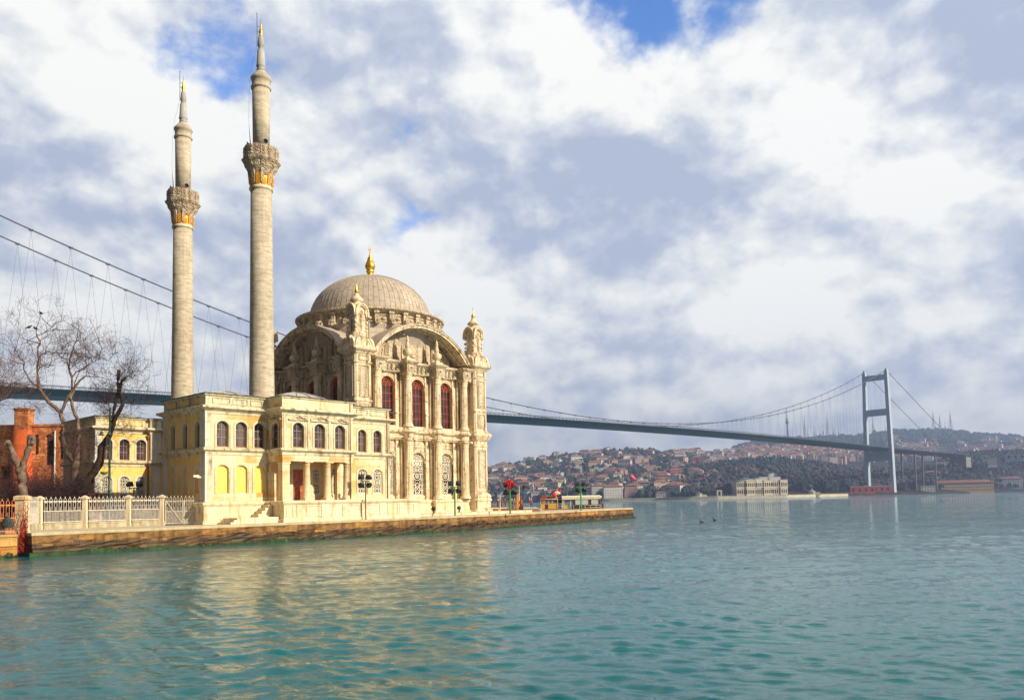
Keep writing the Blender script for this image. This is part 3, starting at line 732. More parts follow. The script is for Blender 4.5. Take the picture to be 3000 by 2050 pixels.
# turret body
def sqc(hw, c): return [(cx - hw + c, cx - hw), (cx - hw, cx - hw + c), (cx - hw, cx + hw - c), (cx - hw + c, cx + hw), (cx + hw - c, cx + hw), (cx + hw, cx + hw - c), (cx + hw, cx - hw + c), (cx + hw - c, cx - hw)]
b.loops([[(x, y, z) for x, y in sqc(hw, .2)] for hw, z in ((.9, 15.7), (.86, 16.5), (.98, 16.62), (1.0, 16.95), (.92, 17.05), (.84, 17.12), (.8, 17.3), (.8, 19.35), (.7, 19.75))])
for k in range(4):
    b.T = Matrix.Translation((cx, cx, 0)) @ Matrix.Rotation(k * pi / 2, 4, 'Z')
    for R0, R1, yo in ((.98, .84, 1.12), (.82, .7, 1.02)):
        zc_ = 18.78
        for i in range(12):
            q0, q1 = pi * i / 12, pi * (i + 1) / 12
            c4 = [(R0 * cos(q0), zc_ + R0 * sin(q0)), (R0 * cos(q1), zc_ + R0 * sin(q1)), (R1 * cos(q1), zc_ + R1 * sin(q1)), (R1 * cos(q0), zc_ + R1 * sin(q0))]
            b.loops([[(x, -yo, z) for x, z in c4], [(x, -.5, z) for x, z in c4]])
    for sx in (-1, 1): b.box(sx * .9 - .1, sx * .9 + .1, -1.1, -.6, 18.5, 18.78)
    b.ring(0, 18.6, .36, .07, .1, -.82, 14, rz=.5); b.ring(0, 18.6, .24, .06, .1, -.82, 12, rz=.36)
    b.lathe([(.02, -.24), (.16, -.14), (.17, .1), (.02, .24)], 8, (0, -.8, 18.6))
    b.bar((-.5, -.82, 17.75), (0, -.82, 17.6), .08, .1); b.bar((0, -.82, 17.6), (.5, -.82, 17.75), .08, .1)
    for i in range(6): b.box(-.75 + i * .27, -.62 + i * .27, -1.06, -.9, 16.66, 16.92)
    for z, r_ in ((17.2, .16), (17.55, .13), (18.0, .17), (18.45, .12), (19.0, .15)): b.lathe([(.02, -r_), (r_ * .8, -r_ * .6), (r_, 0), (r_ * .8, r_ * .6), (.02, r_)], 8, (.8, -.8, z))
b.T = None
b.lathe([(.72, 19.6), (.62, 19.8), (.5, 19.86), (.48, 19.95), (.78, 20.05), (.82, 20.16), (.66, 20.32), (.4, 20.5), (.28, 20.6), (.3, 20.68), (.18, 20.78), (.1, 20.85)], 16, (cx, cx, 0), flute=.03)
b.v = [(cx + (x - cx) * .78, cx + (y - cx) * .78, z) if z > 16.5 else (x, y, z) for x, y, z in b.v]
tur = b.build('turret', M_MARBLE, mosque)
b = MB(); b.lathe([(.12, 20.8), (.2, 20.9), (.22, 21.02), (.1, 21.16), (.13, 21.25), (.05, 21.36), (.09, 21.46), (.03, 21.6), (.02, 22.0)], 10, (cx, cx, 0)); b.build('finial', M_GOLD, tur)
around(tur)
DG = Matrix.Translation((0, 0, 1.2)) @ Matrix.Scale(1.015, 4) @ Matrix.Translation((0, 0, -1.2))
class MBD(MB):
    def build(s, *a, **k):
        s.v = [tuple(DG @ Vector(p)) for p in s.v]; return MB.build(s, *a, **k)
# skirt roof, drum, dome
b = MBD(); n_ = 32; sqr = []
for i in range(n_):
    q = 2 * pi * (i + .5) / n_; m_ = 6.1 / max(abs(cos(q)), abs(sin(q))); sqr.append((m_ * cos(q), m_ * sin(q), 15.4))
rings = [sqr] + [[((1 - t) * x + t * 7.45 * cos(2 * pi * (i + .5) / n_), (1 - t) * y + t * 7.45 * sin(2 * pi * (i + .5) / n_), 15.4 + 3.1 * t ** .8) for i, (x, y, z) in enumerate(sqr)] for t in (.2, .4, .6, .8, 1.0)]
b.loops(rings, 0, False)
for i in range(n_):
    b.tube([tuple(Vector(r_[i]) + Vector((0, 0, .03))) for r_ in rings], .045, 4)
b.build('skirt_roof', M_LEAD, mosque)
b = MBD(); b.lathe([(7.0, 17.9), (7.35, 18.35), (7.35, 18.5), (7.12, 18.55), (7.05, 19.62), (7.2, 19.68), (7.3, 19.76), (7.62, 19.86), (7.68, 19.94), (7.68, 20.06), (7.3, 20.12), (6.3, 20.35), (6.2, 20.2)], 64, sm=False)
for i in range(32):
    q = 2 * pi * i / 32; b.T = Matrix.Rotation(q, 4, 'Z')
    b.box(6.9, 7.4, -.2, .2, 18.5, 19.7); b.box(6.9, 7.5, -.26, .26, 19.5, 19.72); b.box(6.9, 7.5, -.24, .24, 18.5, 18.7)
    b.box(6.9, 7.14, .38, 1.08, 18.68, 18.76); b.box(6.9, 7.14, .38, 1.08, 19.36, 19.44); b.lathe([(.02, -.2), (.22, -.1), (.26, .0), (.22, .1), (.02, .2)], 8, (7.06, .72, 19.05))
b.T = None
drum = b.build('drum', M_CARVED, mosque)
b = MBD()
for i in range(32):
    q = 2 * pi * i / 32; b.T = Matrix.Rotation(q, 4, 'Z')
    for y_ in (-.12, .12): b.ring(7.62, 18.68, .2, .11, .16, y_, 9, -.5, 4.6); 
    b.bar((7.55, 0, 18.42), (7.95, 0, 18.46), .14, .34)
b.T = None; b.build('scroll_buttress', M_CARVED, drum)
b = MBD(); prof = [(6.22 * cos(t), 20.2 + 4.75 * sin(t)) for t in [pi / 2 * k / 18 for k in range(18)]] + [(.4, 24.95)]
b.lathe(prof, 72)
for i in range(72):
    q = 2 * pi * i / 72; b.tube([((r_ + .02) * cos(q), (r_ + .02) * sin(q), z + .015) for r_, z in prof[:15]], 0.013, 4)
for k in (2, 5, 8, 11):
    r_, z = prof[k]
    for i in range(72):
        kk = k + (1 if i % 2 else 0); r2, z2 = prof[kk]; q0, q1 = 2 * pi * i / 72, 2 * pi * (i + 1) / 72
        b.tube([((r2 + .02) * cos(q0), (r2 + .02) * sin(q0), z2), ((r2 + .02) * cos(q1), (r2 + .02) * sin(q1), z2)], 0.011, 4)
dome = b.build('dome', M_LEAD, mosque)
b = MBD(); b.lathe([(.95, 24.85), (.8, 24.98), (.5, 25.1), (.36, 25.2), (.3, 25.4), (.42, 25.5), (.44, 25.6), (.32, 25.7), (.42, 25.8), (.52, 26.0), (.55, 26.2), (.48, 26.4), (.34, 26.7), (.24, 26.95), (.28, 27.0), (.16, 27.1), (.1, 27.3), (.13, 27.4), (.05, 27.5), (.04, 27.75)], 16, flute=.06)
b.ring(0, 27.9, .16, .05, .06, 0, 12); b.bar((-.09, 0, 28.0), (.09, 0, 27.85), .05, .05); b.bar((-.09, 0, 27.85), (.09, 0, 28.0), .05, .05); b.bar((0, 0, 28.05), (0, 0, 28.35), .04, .04)
b.build('finial', M_GOLD, dome)

# ------------------------------------------------------------------ minarets
def minaret(loc, label):
    root = empty('minaret', loc); tag(root, label, 'minaret', 'minarets of the mosque')
    zo, zn = (8, 18, 24, 27.5, 29, 31, 33, 35.8, 37.2, 39, 40, 41.3, 42), (8.02, 18.19, 24.38, 28.03, 29.6, 31.69, 33.8, 36.76, 38.24, 40.16, 41.23, 42.62, 43.37)
    class MB(globals()['MB']):
        def build(s, *a, **k):
            # heights as measured up the shaft; the gallery drawn in a little
            out = []
            for x, y, z in s.v:
                q = .90 if 28.55 < z < 30.9 else 1.0
                out.append((x * q, y * q, float(np.interp(z, zo, zn)) if z > 8 else z))
            s.v = out; return globals()['MB'].build(s, *a, **k)
    b = MB(); b.lathe([(1.3, 6.5), (1.3, 9.6), (1.22, 9.7), (1.3, 9.8), (1.26, 9.95), (1.06, 10.05), (1.02, 10.2), (.94, 18), (.87, 27.3)], 40)
    b.lathe([(.76, 30.4), (.74, 35.7)], 32); b.build('shaft', M_SHAFT, root)
    b = MB(); b.lathe([(.87, 27.2), (.98, 27.28), (1.0, 27.42), (.9, 27.5), (.84, 27.7)], 32); b.build('collar', M_MARBLE, root)
    b = MB(); b.lathe([(.83, 27.5), (.86, 27.8), (.92, 28.3), (1.0, 28.6)], 32)
    for i in range(12):
        q = 2 * pi * i / 12; b.T = Matrix.Rotation(q, 4, 'Z'); hh = .95 if i % 2 else .6
        b.loops([[(.88, -.16, 27.6), (.93, -.16, 27.6), (.93, .16, 27.6), (.88, .16, 27.6)], [(.9, -.17, 27.6 + hh * .7), (1.0 + .03, -.17, 27.6 + hh * .7), (1.03, .17, 27.6 + hh * .7), (.9, .17, 27.6 + hh * .7)], [(.95, -.03, 27.6 + hh), (1.04, -.03, 27.6 + hh), (1.04, .03, 27.6 + hh), (.95, .03, 27.6 + hh)]])
    b.T = None; b.build('gilt_band', M_GILT, root)
    b = MB(); b.lathe([(.95, 28.3), (1.05, 28.65), (1.35, 28.95), (1.42, 29.1), (1.36, 29.2), (1.5, 29.3), (1.5, 29.45)], 32)
    N = 8
    oct_ = lambda r, z: [(r / cos(pi / N) * cos(pi / N + 2 * pi * i / N), r / cos(pi / N) * sin(pi / N + 2 * pi * i / N), z) for i in range(N)]
    b.loops([oct_(1.3, 29.3), oct_(1.52, 29.4), oct_(1.6, 29.5), oct_(1.66, 29.58), oct_(1.66, 29.7), oct_(1.5, 29.74)])
    for i in range(N):
        q = 2 * pi * i / N; b.T = Matrix.Rotation(q, 4, 'Z')          # panel faces
        wv = [(-.42, 29.74), (-.42, 30.55), (-.3, 30.68), (0, 30.76), (.3, 30.68), (.42, 30.55), (.42, 29.74)]
        b.loops([[(1.44, y, z) for y, z in wv], [(1.54, y, z) for y, z in wv]])
        for k in range(6): b.box(1.535, 1.552, .17 * cos(k * pi / 3) - .04, .17 * cos(k * pi / 3) + .04, 30.25 + .17 * sin(k * pi / 3) - .04, 30.25 + .17 * sin(k * pi / 3) + .04, 1)
        b.box(1.535, 1.55, -.035, .035, 30.215, 30.285, 1)
        b.T = Matrix.Rotation(q + pi / N, 4, 'Z')                     # baluster posts on the corners
        b.box(1.42, 1.62, -.2, .2, 29.74, 29.84); b.box(1.42, 1.62, -.2, .2, 30.5, 30.62)
        for y in (-.13, .0, .13): b.lathe([(.05, 29.84), (.09, 29.95), (.05, 30.1), (.1, 30.3), (.05, 30.42), (.08, 30.5)], 8, (1.55, y, 0))
        for (r0, z0), (r1, z1) in zip([(.95, 27.75), (1.02, 28.4), (1.2, 28.85), (1.45, 29.1), (1.5, 29.32)], [(1.02, 28.4), (1.2, 28.85), (1.45, 29.1), (1.5, 29.32), (1.6, 29.45)]):
            b.loops([[(r0 - .14, -.13, z0), (r0 + .05, -.13, z0), (r0 + .05, .13, z0), (r0 - .14, .13, z0)], [(r1 - .14, -.13, z1), (r1 + .05, -.13, z1), (r1 + .05, .13, z1), (r1 - .14, .13, z1)]])
    b.T = None
    b.lathe([(1.45, 29.75), (1.4, 29.8)], 16)
    b.build('balcony', [M_BALC, M_DARK], root)
    b = MB(); b.lathe([(.74, 35.62), (.85, 35.7), (.86, 35.82), (.76, 35.9), (.76, 36.35), (.84, 36.42), (.87, 36.55), (.8, 36.68), (.6, 36.9), (.42, 37.1), (.3, 37.2)], 28, flute=.02)
    b.lathe([(.3, 37.12), (.38, 37.25), (.34, 37.35), (.26, 37.4), (.4, 37.55), (.4, 37.62), (.36, 37.7), (.3, 38.9), (.2, 38.98), (.24, 39.05), (.18, 39.12), (.27, 39.25), (.27, 39.4), (.22, 40.0), (.1, 40.05)], 24, mi=1)
    b.build('spire', [M_SHAFT, M_SPIRE], root)
    b = MB(); b.lathe([(.08, 40.0), (.16, 40.1), (.1, 40.22), (.17, 40.36), (.16, 40.5), (.09, 40.62), (.12, 40.72), (.06, 40.85), (.09, 40.95), (.03, 41.1), (.02, 41.5)], 12); b.build('finial', M_GOLD, root)
    b = MB(); b.tube([(-.33, 0, 39.3), (-.33, -.0, 40.3), (-.34, 0, 42.0)], .025, 5); b.tube([(-.33, 0, 40.5), (0, 0, 40.5)], .015, 4); b.tube([(-.33, 0, 40.9), (0, 0, 40.9)], .015, 4); b.lathe([(.02, -.07), (.06, 0), (.02, .07)], 6, (-.34, 0, 42.05))
    b.tube([(-.34, 0, 39.3), (-.8, -.1, 37.4), (-.98, -.1, 35.7), (-1.02, -.1, 33), (-.92, -.1, 30.9)], .008, 4)
    b.tube([(-.62, -.62, 30.9), (-.9, -.3, 27.6)], .007, 4)
    b.build('lightning_rod', M_IRON, root)
    sp = None
    for q in (radians(168), radians(205), radians(305)):
        if sp is None:
            c = MB(); c.T = Matrix.Rotation(pi / 2, 4, 'Y'); c.lathe([(.05, -.3), (.07, -.12), (.12, .05), (.22, .18), (.27, .22), (.24, .2), (.1, .06), (.06, 0)], 14); sp = c.build('loudspeaker', M_IRON, root); o = sp
        else: o = copy_tree(sp, root)
        o.location = (1.0 * cos(q), 1.0 * sin(q), 31.7); o.rotation_euler = (0, 0, q); o.scale = (.75, .75, .75)
    return root
minaret((-20.76, 67.9, ZQ), 'taller looking minaret right beside the domed hall, nearer of the two')
m2 = minaret((-31.06, 77.0, ZQ), 'minaret rising over the yellow corner of the pavilion, farther and lower looking'); m2.rotation_euler = (0, 0, 0.05)

# ------------------------------------------------------------------ the pavilion in front of the hall (local x = along quay, y inland)
pav = empty('pavilion', site(0, 0), TH)
tag(pav, 'two storey cream and yellow pavilion with columned portico in front of the mosque', 'pavilion')
YF, YP = -5.93, -7.9
OUT = [(-17.5, 20.2), (-17.5, 13.1), (-12.95, 13.1), (-12.95, 12.75), (-12.0, 12.75), (-12.0, 13.1), (-11.0, 13.1), (-11.0, .4), (-17.5, .4), (-17.5, YF), (-12.63, YF), (-12.63, YP), (-6.35, YP), (-6.35, YF), (-1.06, YF), (-1.06, -.05)]
UP = lambda s0, s1: (s0, s1, 5.45, 7.3, .28)
def seg(i): return OUT[i], OUT[i + 1]
# openings are measured along each wall run
yl = MB(); cr = MB()
def run(mb, i, ops, z0=1.55, z1=8.1): p, q = seg(i); wall(mb, p, q, z0, z1, ops, .32)
endw = [(7.1 - x - .38, 7.1 - x + .38) for x in (5.0, 3.2, 1.4)]
run(yl, 0, [UP(a, b_) for a, b_ in endw] + [(a, b_, 2.3, 4.05, .28) for a, b_ in endw])
rear = [(.62, 1.48), (2.05, 2.92), (3.44, 4.32)]
rr = [(-16.55, ), (-15.08, ), (-13.62, )]
rear = [(c[0] + 17.5 - .43, c[0] + 17.5 + .43) for c in rr]
run(yl, 1, [UP(*r_) for r_ in rear] + [(a, b_, 2.0, 4.03, .28) for a, b_ in rear])
for i in (2, 3, 4, 5, 6, 7): run(yl, i, [])
yw = [(6.33 - n - .36, 6.33 - n + .36) for n in ()]
ycen = [-1.1, -2.98, -4.82]                                  # local y of the three windows on the yellow end
yw = [(.4 - c - .34, .4 - c + .34) for c in ycen]
run(yl, 8, [UP(*r_) for r_ in yw] + [(a, b_, 2.2, 4.1, .3) for a, b_ in yw])
yl.build('yellow_wall', M_YELL, pav)
lw = [(-16.23, .45), (-14.78, .44), (-13.32, .43)]
run(cr, 9, [UP(c + 17.5 - w_, c + 17.5 + w_) for c, w_ in lw] + [(c + 17.5 - .46, c + 17.5 + .46, 2.18, 4.17, .24) for c, w_ in lw])
# portico: side and front are open below, upper storey above
p, q = OUT[10], OUT[11]; wall(cr, p, q, 5.05, 8.1, [(.62, 1.5, 5.42, 7.3, .28)], .32)
p, q = OUT[11], OUT[12]; pw = [(-11.3 + 12.63), (-9.44 + 12.63), (-7.58 + 12.63)]
wall(cr, p, q, 5.05, 8.1, [(c - .47, c + .47, 5.45, 7.3, .3) for c in pw], .32)
p, q = OUT[12], OUT[13]; wall(cr, p, q, 5.05, 8.1, [], .32)
rw = [(-3.93 + 6.35), (-2.35 + 6.35)]
run(cr, 13, [UP(c - .42, c + .42) for c in rw] + [(c - .48, c + .48, 2.0, 4.05, .24) for c in rw])
run(cr, 14, [])
# back walls of the porch
YB = -4.7
wall(cr, (-12.4, YB), (-7.0, YB), 1.55, 5.1, [(2.72, 3.78, 1.57, 4.0, 0), (4.5, 5.3, 2.0, 4.05, .24)], .3)
wall(cr, (-12.4, YF - .3), (-12.4, YB), 1.55, 5.1, [], -.2); wall(cr, (-7.0, YB), (-7.0, YF), 1.55, 5.1, [], .01)
wall(cr, (-7.0, YF), (-6.35, YF), 1.55, 5.1, [(.05, .6, 2.0, 4.05, .2)], .3)
wall(cr, (-12.63, YF), (-12.63, YF - .3), 1.55, 5.1, [], .1)
cr.box(-12.6, -6.4, YP + .3, YB, 5.06, 5.2)
cr.build('stone_wall', M_PAV, pav)
# windows
for c, w_ in lw: put_window(win_sash, (w_ * 2, 1.85, .28), pav, (c, YF + .16, 5.45), 0)
for c in pw: put_window(win_sash, (.94, 1.85, .3), pav, (c - 12.63, YP + .16, 5.45), 0)
for c in rw:
    put_window(win_sash, (.84, 1.85, .28), pav, (c - 6.35, YF + .16, 5.45), 0); put_window(win_lattice, (.96, 2.05, .24, 0), pav, (c - 6.35, YF + .06, 2.0), 0)
put_window(win_sash, (.88, 1.88, .28), pav, (-12.63 + .16, YF - 1.06, 5.42), -pi / 2)
for y_ in ycen: put_window(win_sash, (.68, 1.85, .28), pav, (-17.5 + .2, y_, 5.45), -pi / 2)
for a, b_ in endw:
    put_window(win_sash, (.76, 1.85, .28), pav, (-17.5 + .2, 20.2 - (a + b_) / 2, 5.45), -pi / 2)
for c in rr:
    put_window(win_sash, (.86, 1.85, .28), pav, (c[0], 13.1 + .16, 5.45), 0); put_window(win_lattice, (.86, 2.03, .28, 0), pav, (c[0], 13.1 + .06, 2.0), 0)
put_window(win_lattice, (.8, 2.05, .24, 0), pav, (-7.5, YB + .06, 2.0), 0)
put_window(win_lattice, (.55, 2.05, .2, 0), pav, (-6.675, YF + .06, 2.0), 0)
# blind niches
nb = None
for c, w_ in lw:
    m_ = MB(); m_.poly(arch_pts(.9, 1.97, .24), .12, .3); o = m_.build('blind_niche', M_NICHE, pav, (c, YF, 2.19))
for y_ in ycen:
    m_ = MB(); m_.poly(arch_pts(.66, 1.88, .3), .14, .3); o = m_.build('blind_niche', M_YELL, pav, (-17.5, y_, 2.21), -pi / 2)
# door
d_ = MB(); d_.box(-.52, .52, .1, .2, 0, 2.42)
for z0, z1 in ((.15, .8), (.95, 2.3)):
    for x in (-.27, .27): d_.box(x - .18, x + .18, .06, .12, z0, z1)
door = d_.build('door', M_DOOR, pav, (-9.15, YB, 1.57)); h_ = MB(); h_.box(.03, .07, .0, .08, 1.0, 1.2); h_.build('handle', M_GOLD, door)
d_ = MB()
for x in (-.72, .72): d_.box(x - .16, x + .16, -.08, .05, 0, 2.7)
d_.box(-.95, .95, -.14, .05, 2.5, 2.8); d_.box(-.85, .85, -.1, .05, 2.8, 3.0); d_.build('door_surround', M_TRIM, pav, (-9.15, YB, 1.57))
# window surrounds, pediments and pilasters, each a part of its own
def surround(mat, w, h, rise, loc, rz, bw=.14, dep=.06):
    c = MB(); frame_band(c, w, h, rise, bw, -dep, .03); c.build('window_surround', mat, pav, loc, rz)
def pediment(x, y, rz, seg):
    c = MB()
    if seg:
        for k in range(10): q0, q1 = pi * (.12 + .76 * k / 10), pi * (.12 + .76 * (k + 1) / 10); c.bar((.85 * cos(q0), -.07, .34 * sin(q0)), (.85 * cos(q1), -.07, .34 * sin(q1)), .09, .14)
    else:
        for sx in (-1, 1): c.bar((sx * .8, -.07, .08), (0, -.07, .36), .09, .14)
    c.box(-.84, .84, -.13, .02, 0, .085); c.lathe([(.02, -.1), (.13, -.05), (.13, .05), (.02, .1)], 8, (0, -.03, .17)); c.build('pediment', M_TRIM, pav, (x, y, 7.45), rz)
def pilaster(mat, x0, x1, y0, y1, z0=1.57, z1=8.0):
    for a, b_ in ((z0, min(z1, 5.0)), (5.42, z1)):
        if a >= b_ or (z0 > 5 and a < 5.4): continue
        c = MB(); c.box(x0, x1, y0, y1, a, b_); c.box(x0 - .02, x1 + .02, y0 - .02, y1 + .02, b_ - .16, b_ - .06); c.build('pilaster', mat, pav)
for c, w_ in lw: surround(M_TRIM, w_ * 2, 1.85, .28, (c, YF, 5.45), 0); surround(M_TRIM, .92, 1.99, .24, (c, YF, 2.18), 0, .12)
for k, c in enumerate(pw): surround(M_TRIM, .94, 1.85, .3, (c - 12.63, YP, 5.45), 0); pediment(c - 12.63, YP, 0, k == 1)
for c in rw: surround(M_TRIM, .84, 1.85, .28, (c - 6.35, YF, 5.45), 0); surround(M_TRIM, .96, 2.05, .24, (c - 6.35, YF, 2.0), 0, .1)
surround(M_TRIM, .88, 1.88, .28, (-12.63, YF - 1.06, 5.42), -pi / 2); pediment(-12.63, YF - 1.02, -pi / 2, False)
for y_ in ycen: surround(M_WHITE, .68, 1.85, .28, (-17.5, y_, 5.45), -pi / 2, .17, .05); surround(M_WHITE, .68, 1.9, .3, (-17.5, y_, 2.2), -pi / 2, .17, .05)
for a, b_ in endw: surround(M_WHITE, .76, 1.85, .28, (-17.5, 20.2 - (a + b_) / 2, 5.45), -pi / 2, .14, .05); surround(M_WHITE, .76, 1.75, .28, (-17.5, 20.2 - (a + b_) / 2, 2.3), -pi / 2, .14, .05)
for c in rr: surround(M_WHITE, .86, 1.85, .28, (c[0], 13.1, 5.45), 0, .13, .05); surround(M_WHITE, .86, 2.03, .28, (c[0], 13.1, 2.0), 0, .13, .05)
pilaster(M_WHITE, -17.56, -17.4, YF - .05, YF + .62); pilaster(M_TRIM, -17.395, -17.0, YF - .05, YF + .1); pilaster(M_WHITE, -17.56, -17.4, -.05, .46); pilaster(M_WHITE, -17.56, -17.4, 13.05, 13.65); pilaster(M_WHITE, -17.395, -17.1, 13.05, 13.2)
pilaster(M_WHITE, -12.93, -12.02, 12.7, 12.8); pilaster(M_WHITE, -17.56, -17.4, 19.7, 20.2)
for x in (-12.4, -10.37, -8.51, -6.62): pilaster(M_TRIM, x - .14, x + .14, YP - .05, YP + .05, 5.45, 8.0)
pilaster(M_TRIM, -1.5, -1.02, YF - .05, YF + .05); pilaster(M_TRIM, -6.3, -5.0, YF - .04, YF + .05)
# mouldings all along the outline
m_ = MB(); moulding(m_, OUT, [(.0, 4.85), (.05, 4.9), (.05, 5.08), (.12, 5.12), (.24, 5.2), (.26, 5.26), (.26, 5.34), (.03, 5.42)], back=.05); m_.build('string_course', M_TRIM, pav)
m_ = MB(); moulding(m_, OUT, [(.0, 7.75), (.05, 7.8), (.06, 7.95), (.16, 8.02), (.34, 8.12), (.42, 8.16), (.42, 8.27), (.36, 8.32), (.04, 8.36)], back=.05)
for i in range(len(OUT) - 1):
    if i in (10, 11, 12): continue
m_.build('cornice', M_TRIM, pav)
m_ = MB(); moulding(m_, OUT, [(.02, 8.35), (.02, 8.45), (.0, 8.48), (.0, 9.0), (.1, 9.06), (.14, 9.1), (.14, 9.16), (.0, 9.2)], back=.3)
para = m_.build('parapet', M_TRIM, pav)
def panels(i, cuts, mat_y):
    p, q = Vector(OUT[i]), Vector(OUT[i + 1]); L = (q - p).length; d = (q - p) / L
    for a, b_ in cuts:
        T = Matrix(((d.x, -d.y, 0, p.x), (d.y, d.x, 0, p.y), (0, 0, 1, 0), (0, 0, 0, 1)))
        c = MB(); c.T = T
        for (x0, z0), (x1, z1) in (((a, 8.54), (b_, 8.54)), ((b_, 8.54), (b_, 8.94)), ((b_, 8.94), (a, 8.94)), ((a, 8.94), (a, 8.54))): c.bar((x0, -.03, z0), (x1, -.03, z1), .06, .08)
        if mat_y: c.box(a, b_, -.02, .05, 8.56, 8.92, 1)
        c.build('parapet_panel', [M_TRIM, M_YELL], para)
panels(8, [(.55, 2.0), (2.5, 4.1), (4.6, 5.75)], True); panels(1, [(.7, 1.9), (2.3, 4.0)], True); panels(0, [(.6, 2.2), (2.7, 4.4), (4.9, 6.5)], True)
panels(9, [(.55, 1.8), (2.1, 3.2), (3.5, 4.4)], False); panels(13, [(1.9, 3.0), (3.3, 4.9)], False)
m_ = MB(); moulding(m_, OUT, [(.17, 9.165), (.19, 9.2), (.15, 9.235)], back=.35); m_.build('eaves_edge', M_IRON, para)
# portico upper attic and columns
m_ = MB(); moulding(m_, [OUT[10], OUT[11], OUT[12], OUT[13]], [(.01, 8.36), (.015, 8.5), (.03, 8.52), (.03, 9.03)], back=.2); m_.build('portico_attic', M_PAV, pav)
m_ = MB(); moulding(m_, [(-12.63, YF), OUT[11], OUT[12], (-6.35, YF)], [(-.02, 4.45), (-.02, 4.62), (.02, 4.64), (.02, 4.86)], back=.55); m_.build('architrave', M_PAV, pav)
c0 = None
for x in (-10.37, -8.52, -6.72):
    if c0 is None:
        c = MB(); c.box(-.36, .36, -.36, .36, 0, .14); c.lathe([(.34, .14), (.36, .2), (.3, .28), (.29, .32), (.28, 1.0), (.235, 2.6), (.27, 2.64), (.24, 2.7), (.34, 2.8)], 24); c.box(-.36, .36, -.36, .36, 2.8, 2.92)
        c0 = c.build('column', M_PAV, pav); o = c0
    else: o = copy_tree(c0, pav)
    o.location = (x, YP + .32, 1.56)
m_ = MB(); m_.box(-12.6, -12.0, YP + .05, YP + .6, 1.56, 4.4); m_.box(-12.63, -11.94, YP, YP + .66, 1.56, 1.85); m_.box(-12.63, -11.94, YP, YP + .66, 4.25, 4.45); m_.build('corner_pillar', M_PAV, pav)
for x0, x1 in ((-12.6, -12.1), (-6.62, -6.36)): m_ = MB(); m_.box(x0, x1, YF - .3, YF, 1.56, 4.45); m_.box(x0 - .03, x1 + .03, YF - .33, YF, 4.25, 4.44); m_.build('respond', M_PAV, pav)

# roof
def hip(x0, x1, y0, y1, z, h):
    m_ = MB()
    cx_, cy_ = (x0 + x1) / 2, (y0 + y1) / 2; n = 24; R = []
    for t in (0, .25, .5, .72, .88, .97):
        rr_ = []
        for i in range(n):
            q = 2 * pi * i / n; k = 1 / max(abs(cos(q)), abs(sin(q))); e = (1 - t) * k + t * 1.0
            rr_.append((cx_ + (x1 - x0) / 2 * (1 - t) * e * cos(q), cy_ + (y1 - y0) / 2 * (1 - t) * e * sin(q), z + h * (1 - (1 - t) ** 1.7)))
        R.append(rr_)
    m_.loops(R)
    for i in range(0, n, 2): m_.tube([tuple(Vector(r_[i]) + Vector((0, 0, .03))) for r_ in R], .04, 4)
    m_.build('roof', M_LEADW, pav)
hip(-17.3, -11.4, YF + .3, .1, 9.0, .85); hip(-12.4, -6.5, YP + .3, -2.2, 9.0, .95); hip(-17.3, -11.4, 13.4, 19.9, 9.0, .85)
m_ = MB()
for x0, x1, y0, y1 in ((-17.4, -11.1, YF + .1, .3), (-17.4, -11.1, 13.2, 20.1), (-11.1, -.1, YF + .1, 20), (-12.5, -6.5, YP + .1, YF + .3)): m_.box(x0, x1, y0, y1, 8.9, 8.985 + .004 * (x0 > -12))
m_.build('flat_roof', plain('dark unseen roof', (0.07, 0.06, 0.055), .9, 0, .3, 1.0), pav)  # roof out of view, kept dark to cut bounce light onto the hall
# dark rooms behind the glass
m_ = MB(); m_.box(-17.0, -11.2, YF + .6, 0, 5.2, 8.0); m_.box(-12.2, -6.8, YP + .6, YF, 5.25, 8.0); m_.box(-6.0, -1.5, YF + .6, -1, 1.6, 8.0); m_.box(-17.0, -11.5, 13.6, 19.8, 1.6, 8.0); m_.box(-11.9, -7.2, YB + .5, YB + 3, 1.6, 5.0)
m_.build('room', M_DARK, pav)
# downpipes
M_PIPE = plain('rusty downpipe', (0.30, 0.14, 0.05), 0.7)
for x, y, zt_ in ((-6.62, YP - .06, 9.0), (-1.35, YF - .1, 9.0), (-13.05, 13.0, 7.7)):
    m_ = MB(); m_.tube([(x, y, zt_), (x, y, 1.6)], .045, 6)
    if y > 0: m_.lathe([(.08, 7.3), (.18, 7.6), (.22, 7.66)], 8, (x, y, 0))
    m_.build('downpipe', M_PIPE, pav)
# terrace the pavilion stands on
m_ = MB(); TF = -8.55
path = [(-17.75, .6), (-17.75, -6.15), (-12.95, -6.15), (-12.95, TF), (-.2, TF), (-.2, -.2)]
moulding(m_, path, [(.1, 0), (.1, .2), (.02, .26), (.0, .3), (.0, 1.22), (.06, 1.28), (.14, 1.4), (.14, 1.5), (.0, 1.56)], back=.3)
m_.box(-17.7, -11.1, -6.1, .5, 1.0, 1.555); m_.box(-12.9, -.25, TF + .05, -5.9, 1.0, 1.552); m_.box(-17.7, -11.1, 13.0, 20.2, 0, 1.5)
for x0, x1 in ((-12.7, -12.2), (-11.0, -9.75), (-9.2, -7.85), (-7.3, -6.0), (-5.6, -4.2), (-3.8, -2.4), (-2.0, -.7)):
    for (a0, b0), (a1, b1) in (((x0, .4), (x1, .4)), ((x1, .4), (x1, 1.15)), ((x1, 1.15), (x0, 1.15)), ((x0, 1.15), (x0, .4))): m_.bar((a0, TF - .01, b0), (a1, TF - .01, b1), .05, .06)
for x in (-11.6, -9.47, -7.57, -5.8, -4.0, -2.2): m_.box(x - .28, x + .28, TF - .06, TF + .1, .26, 1.25)
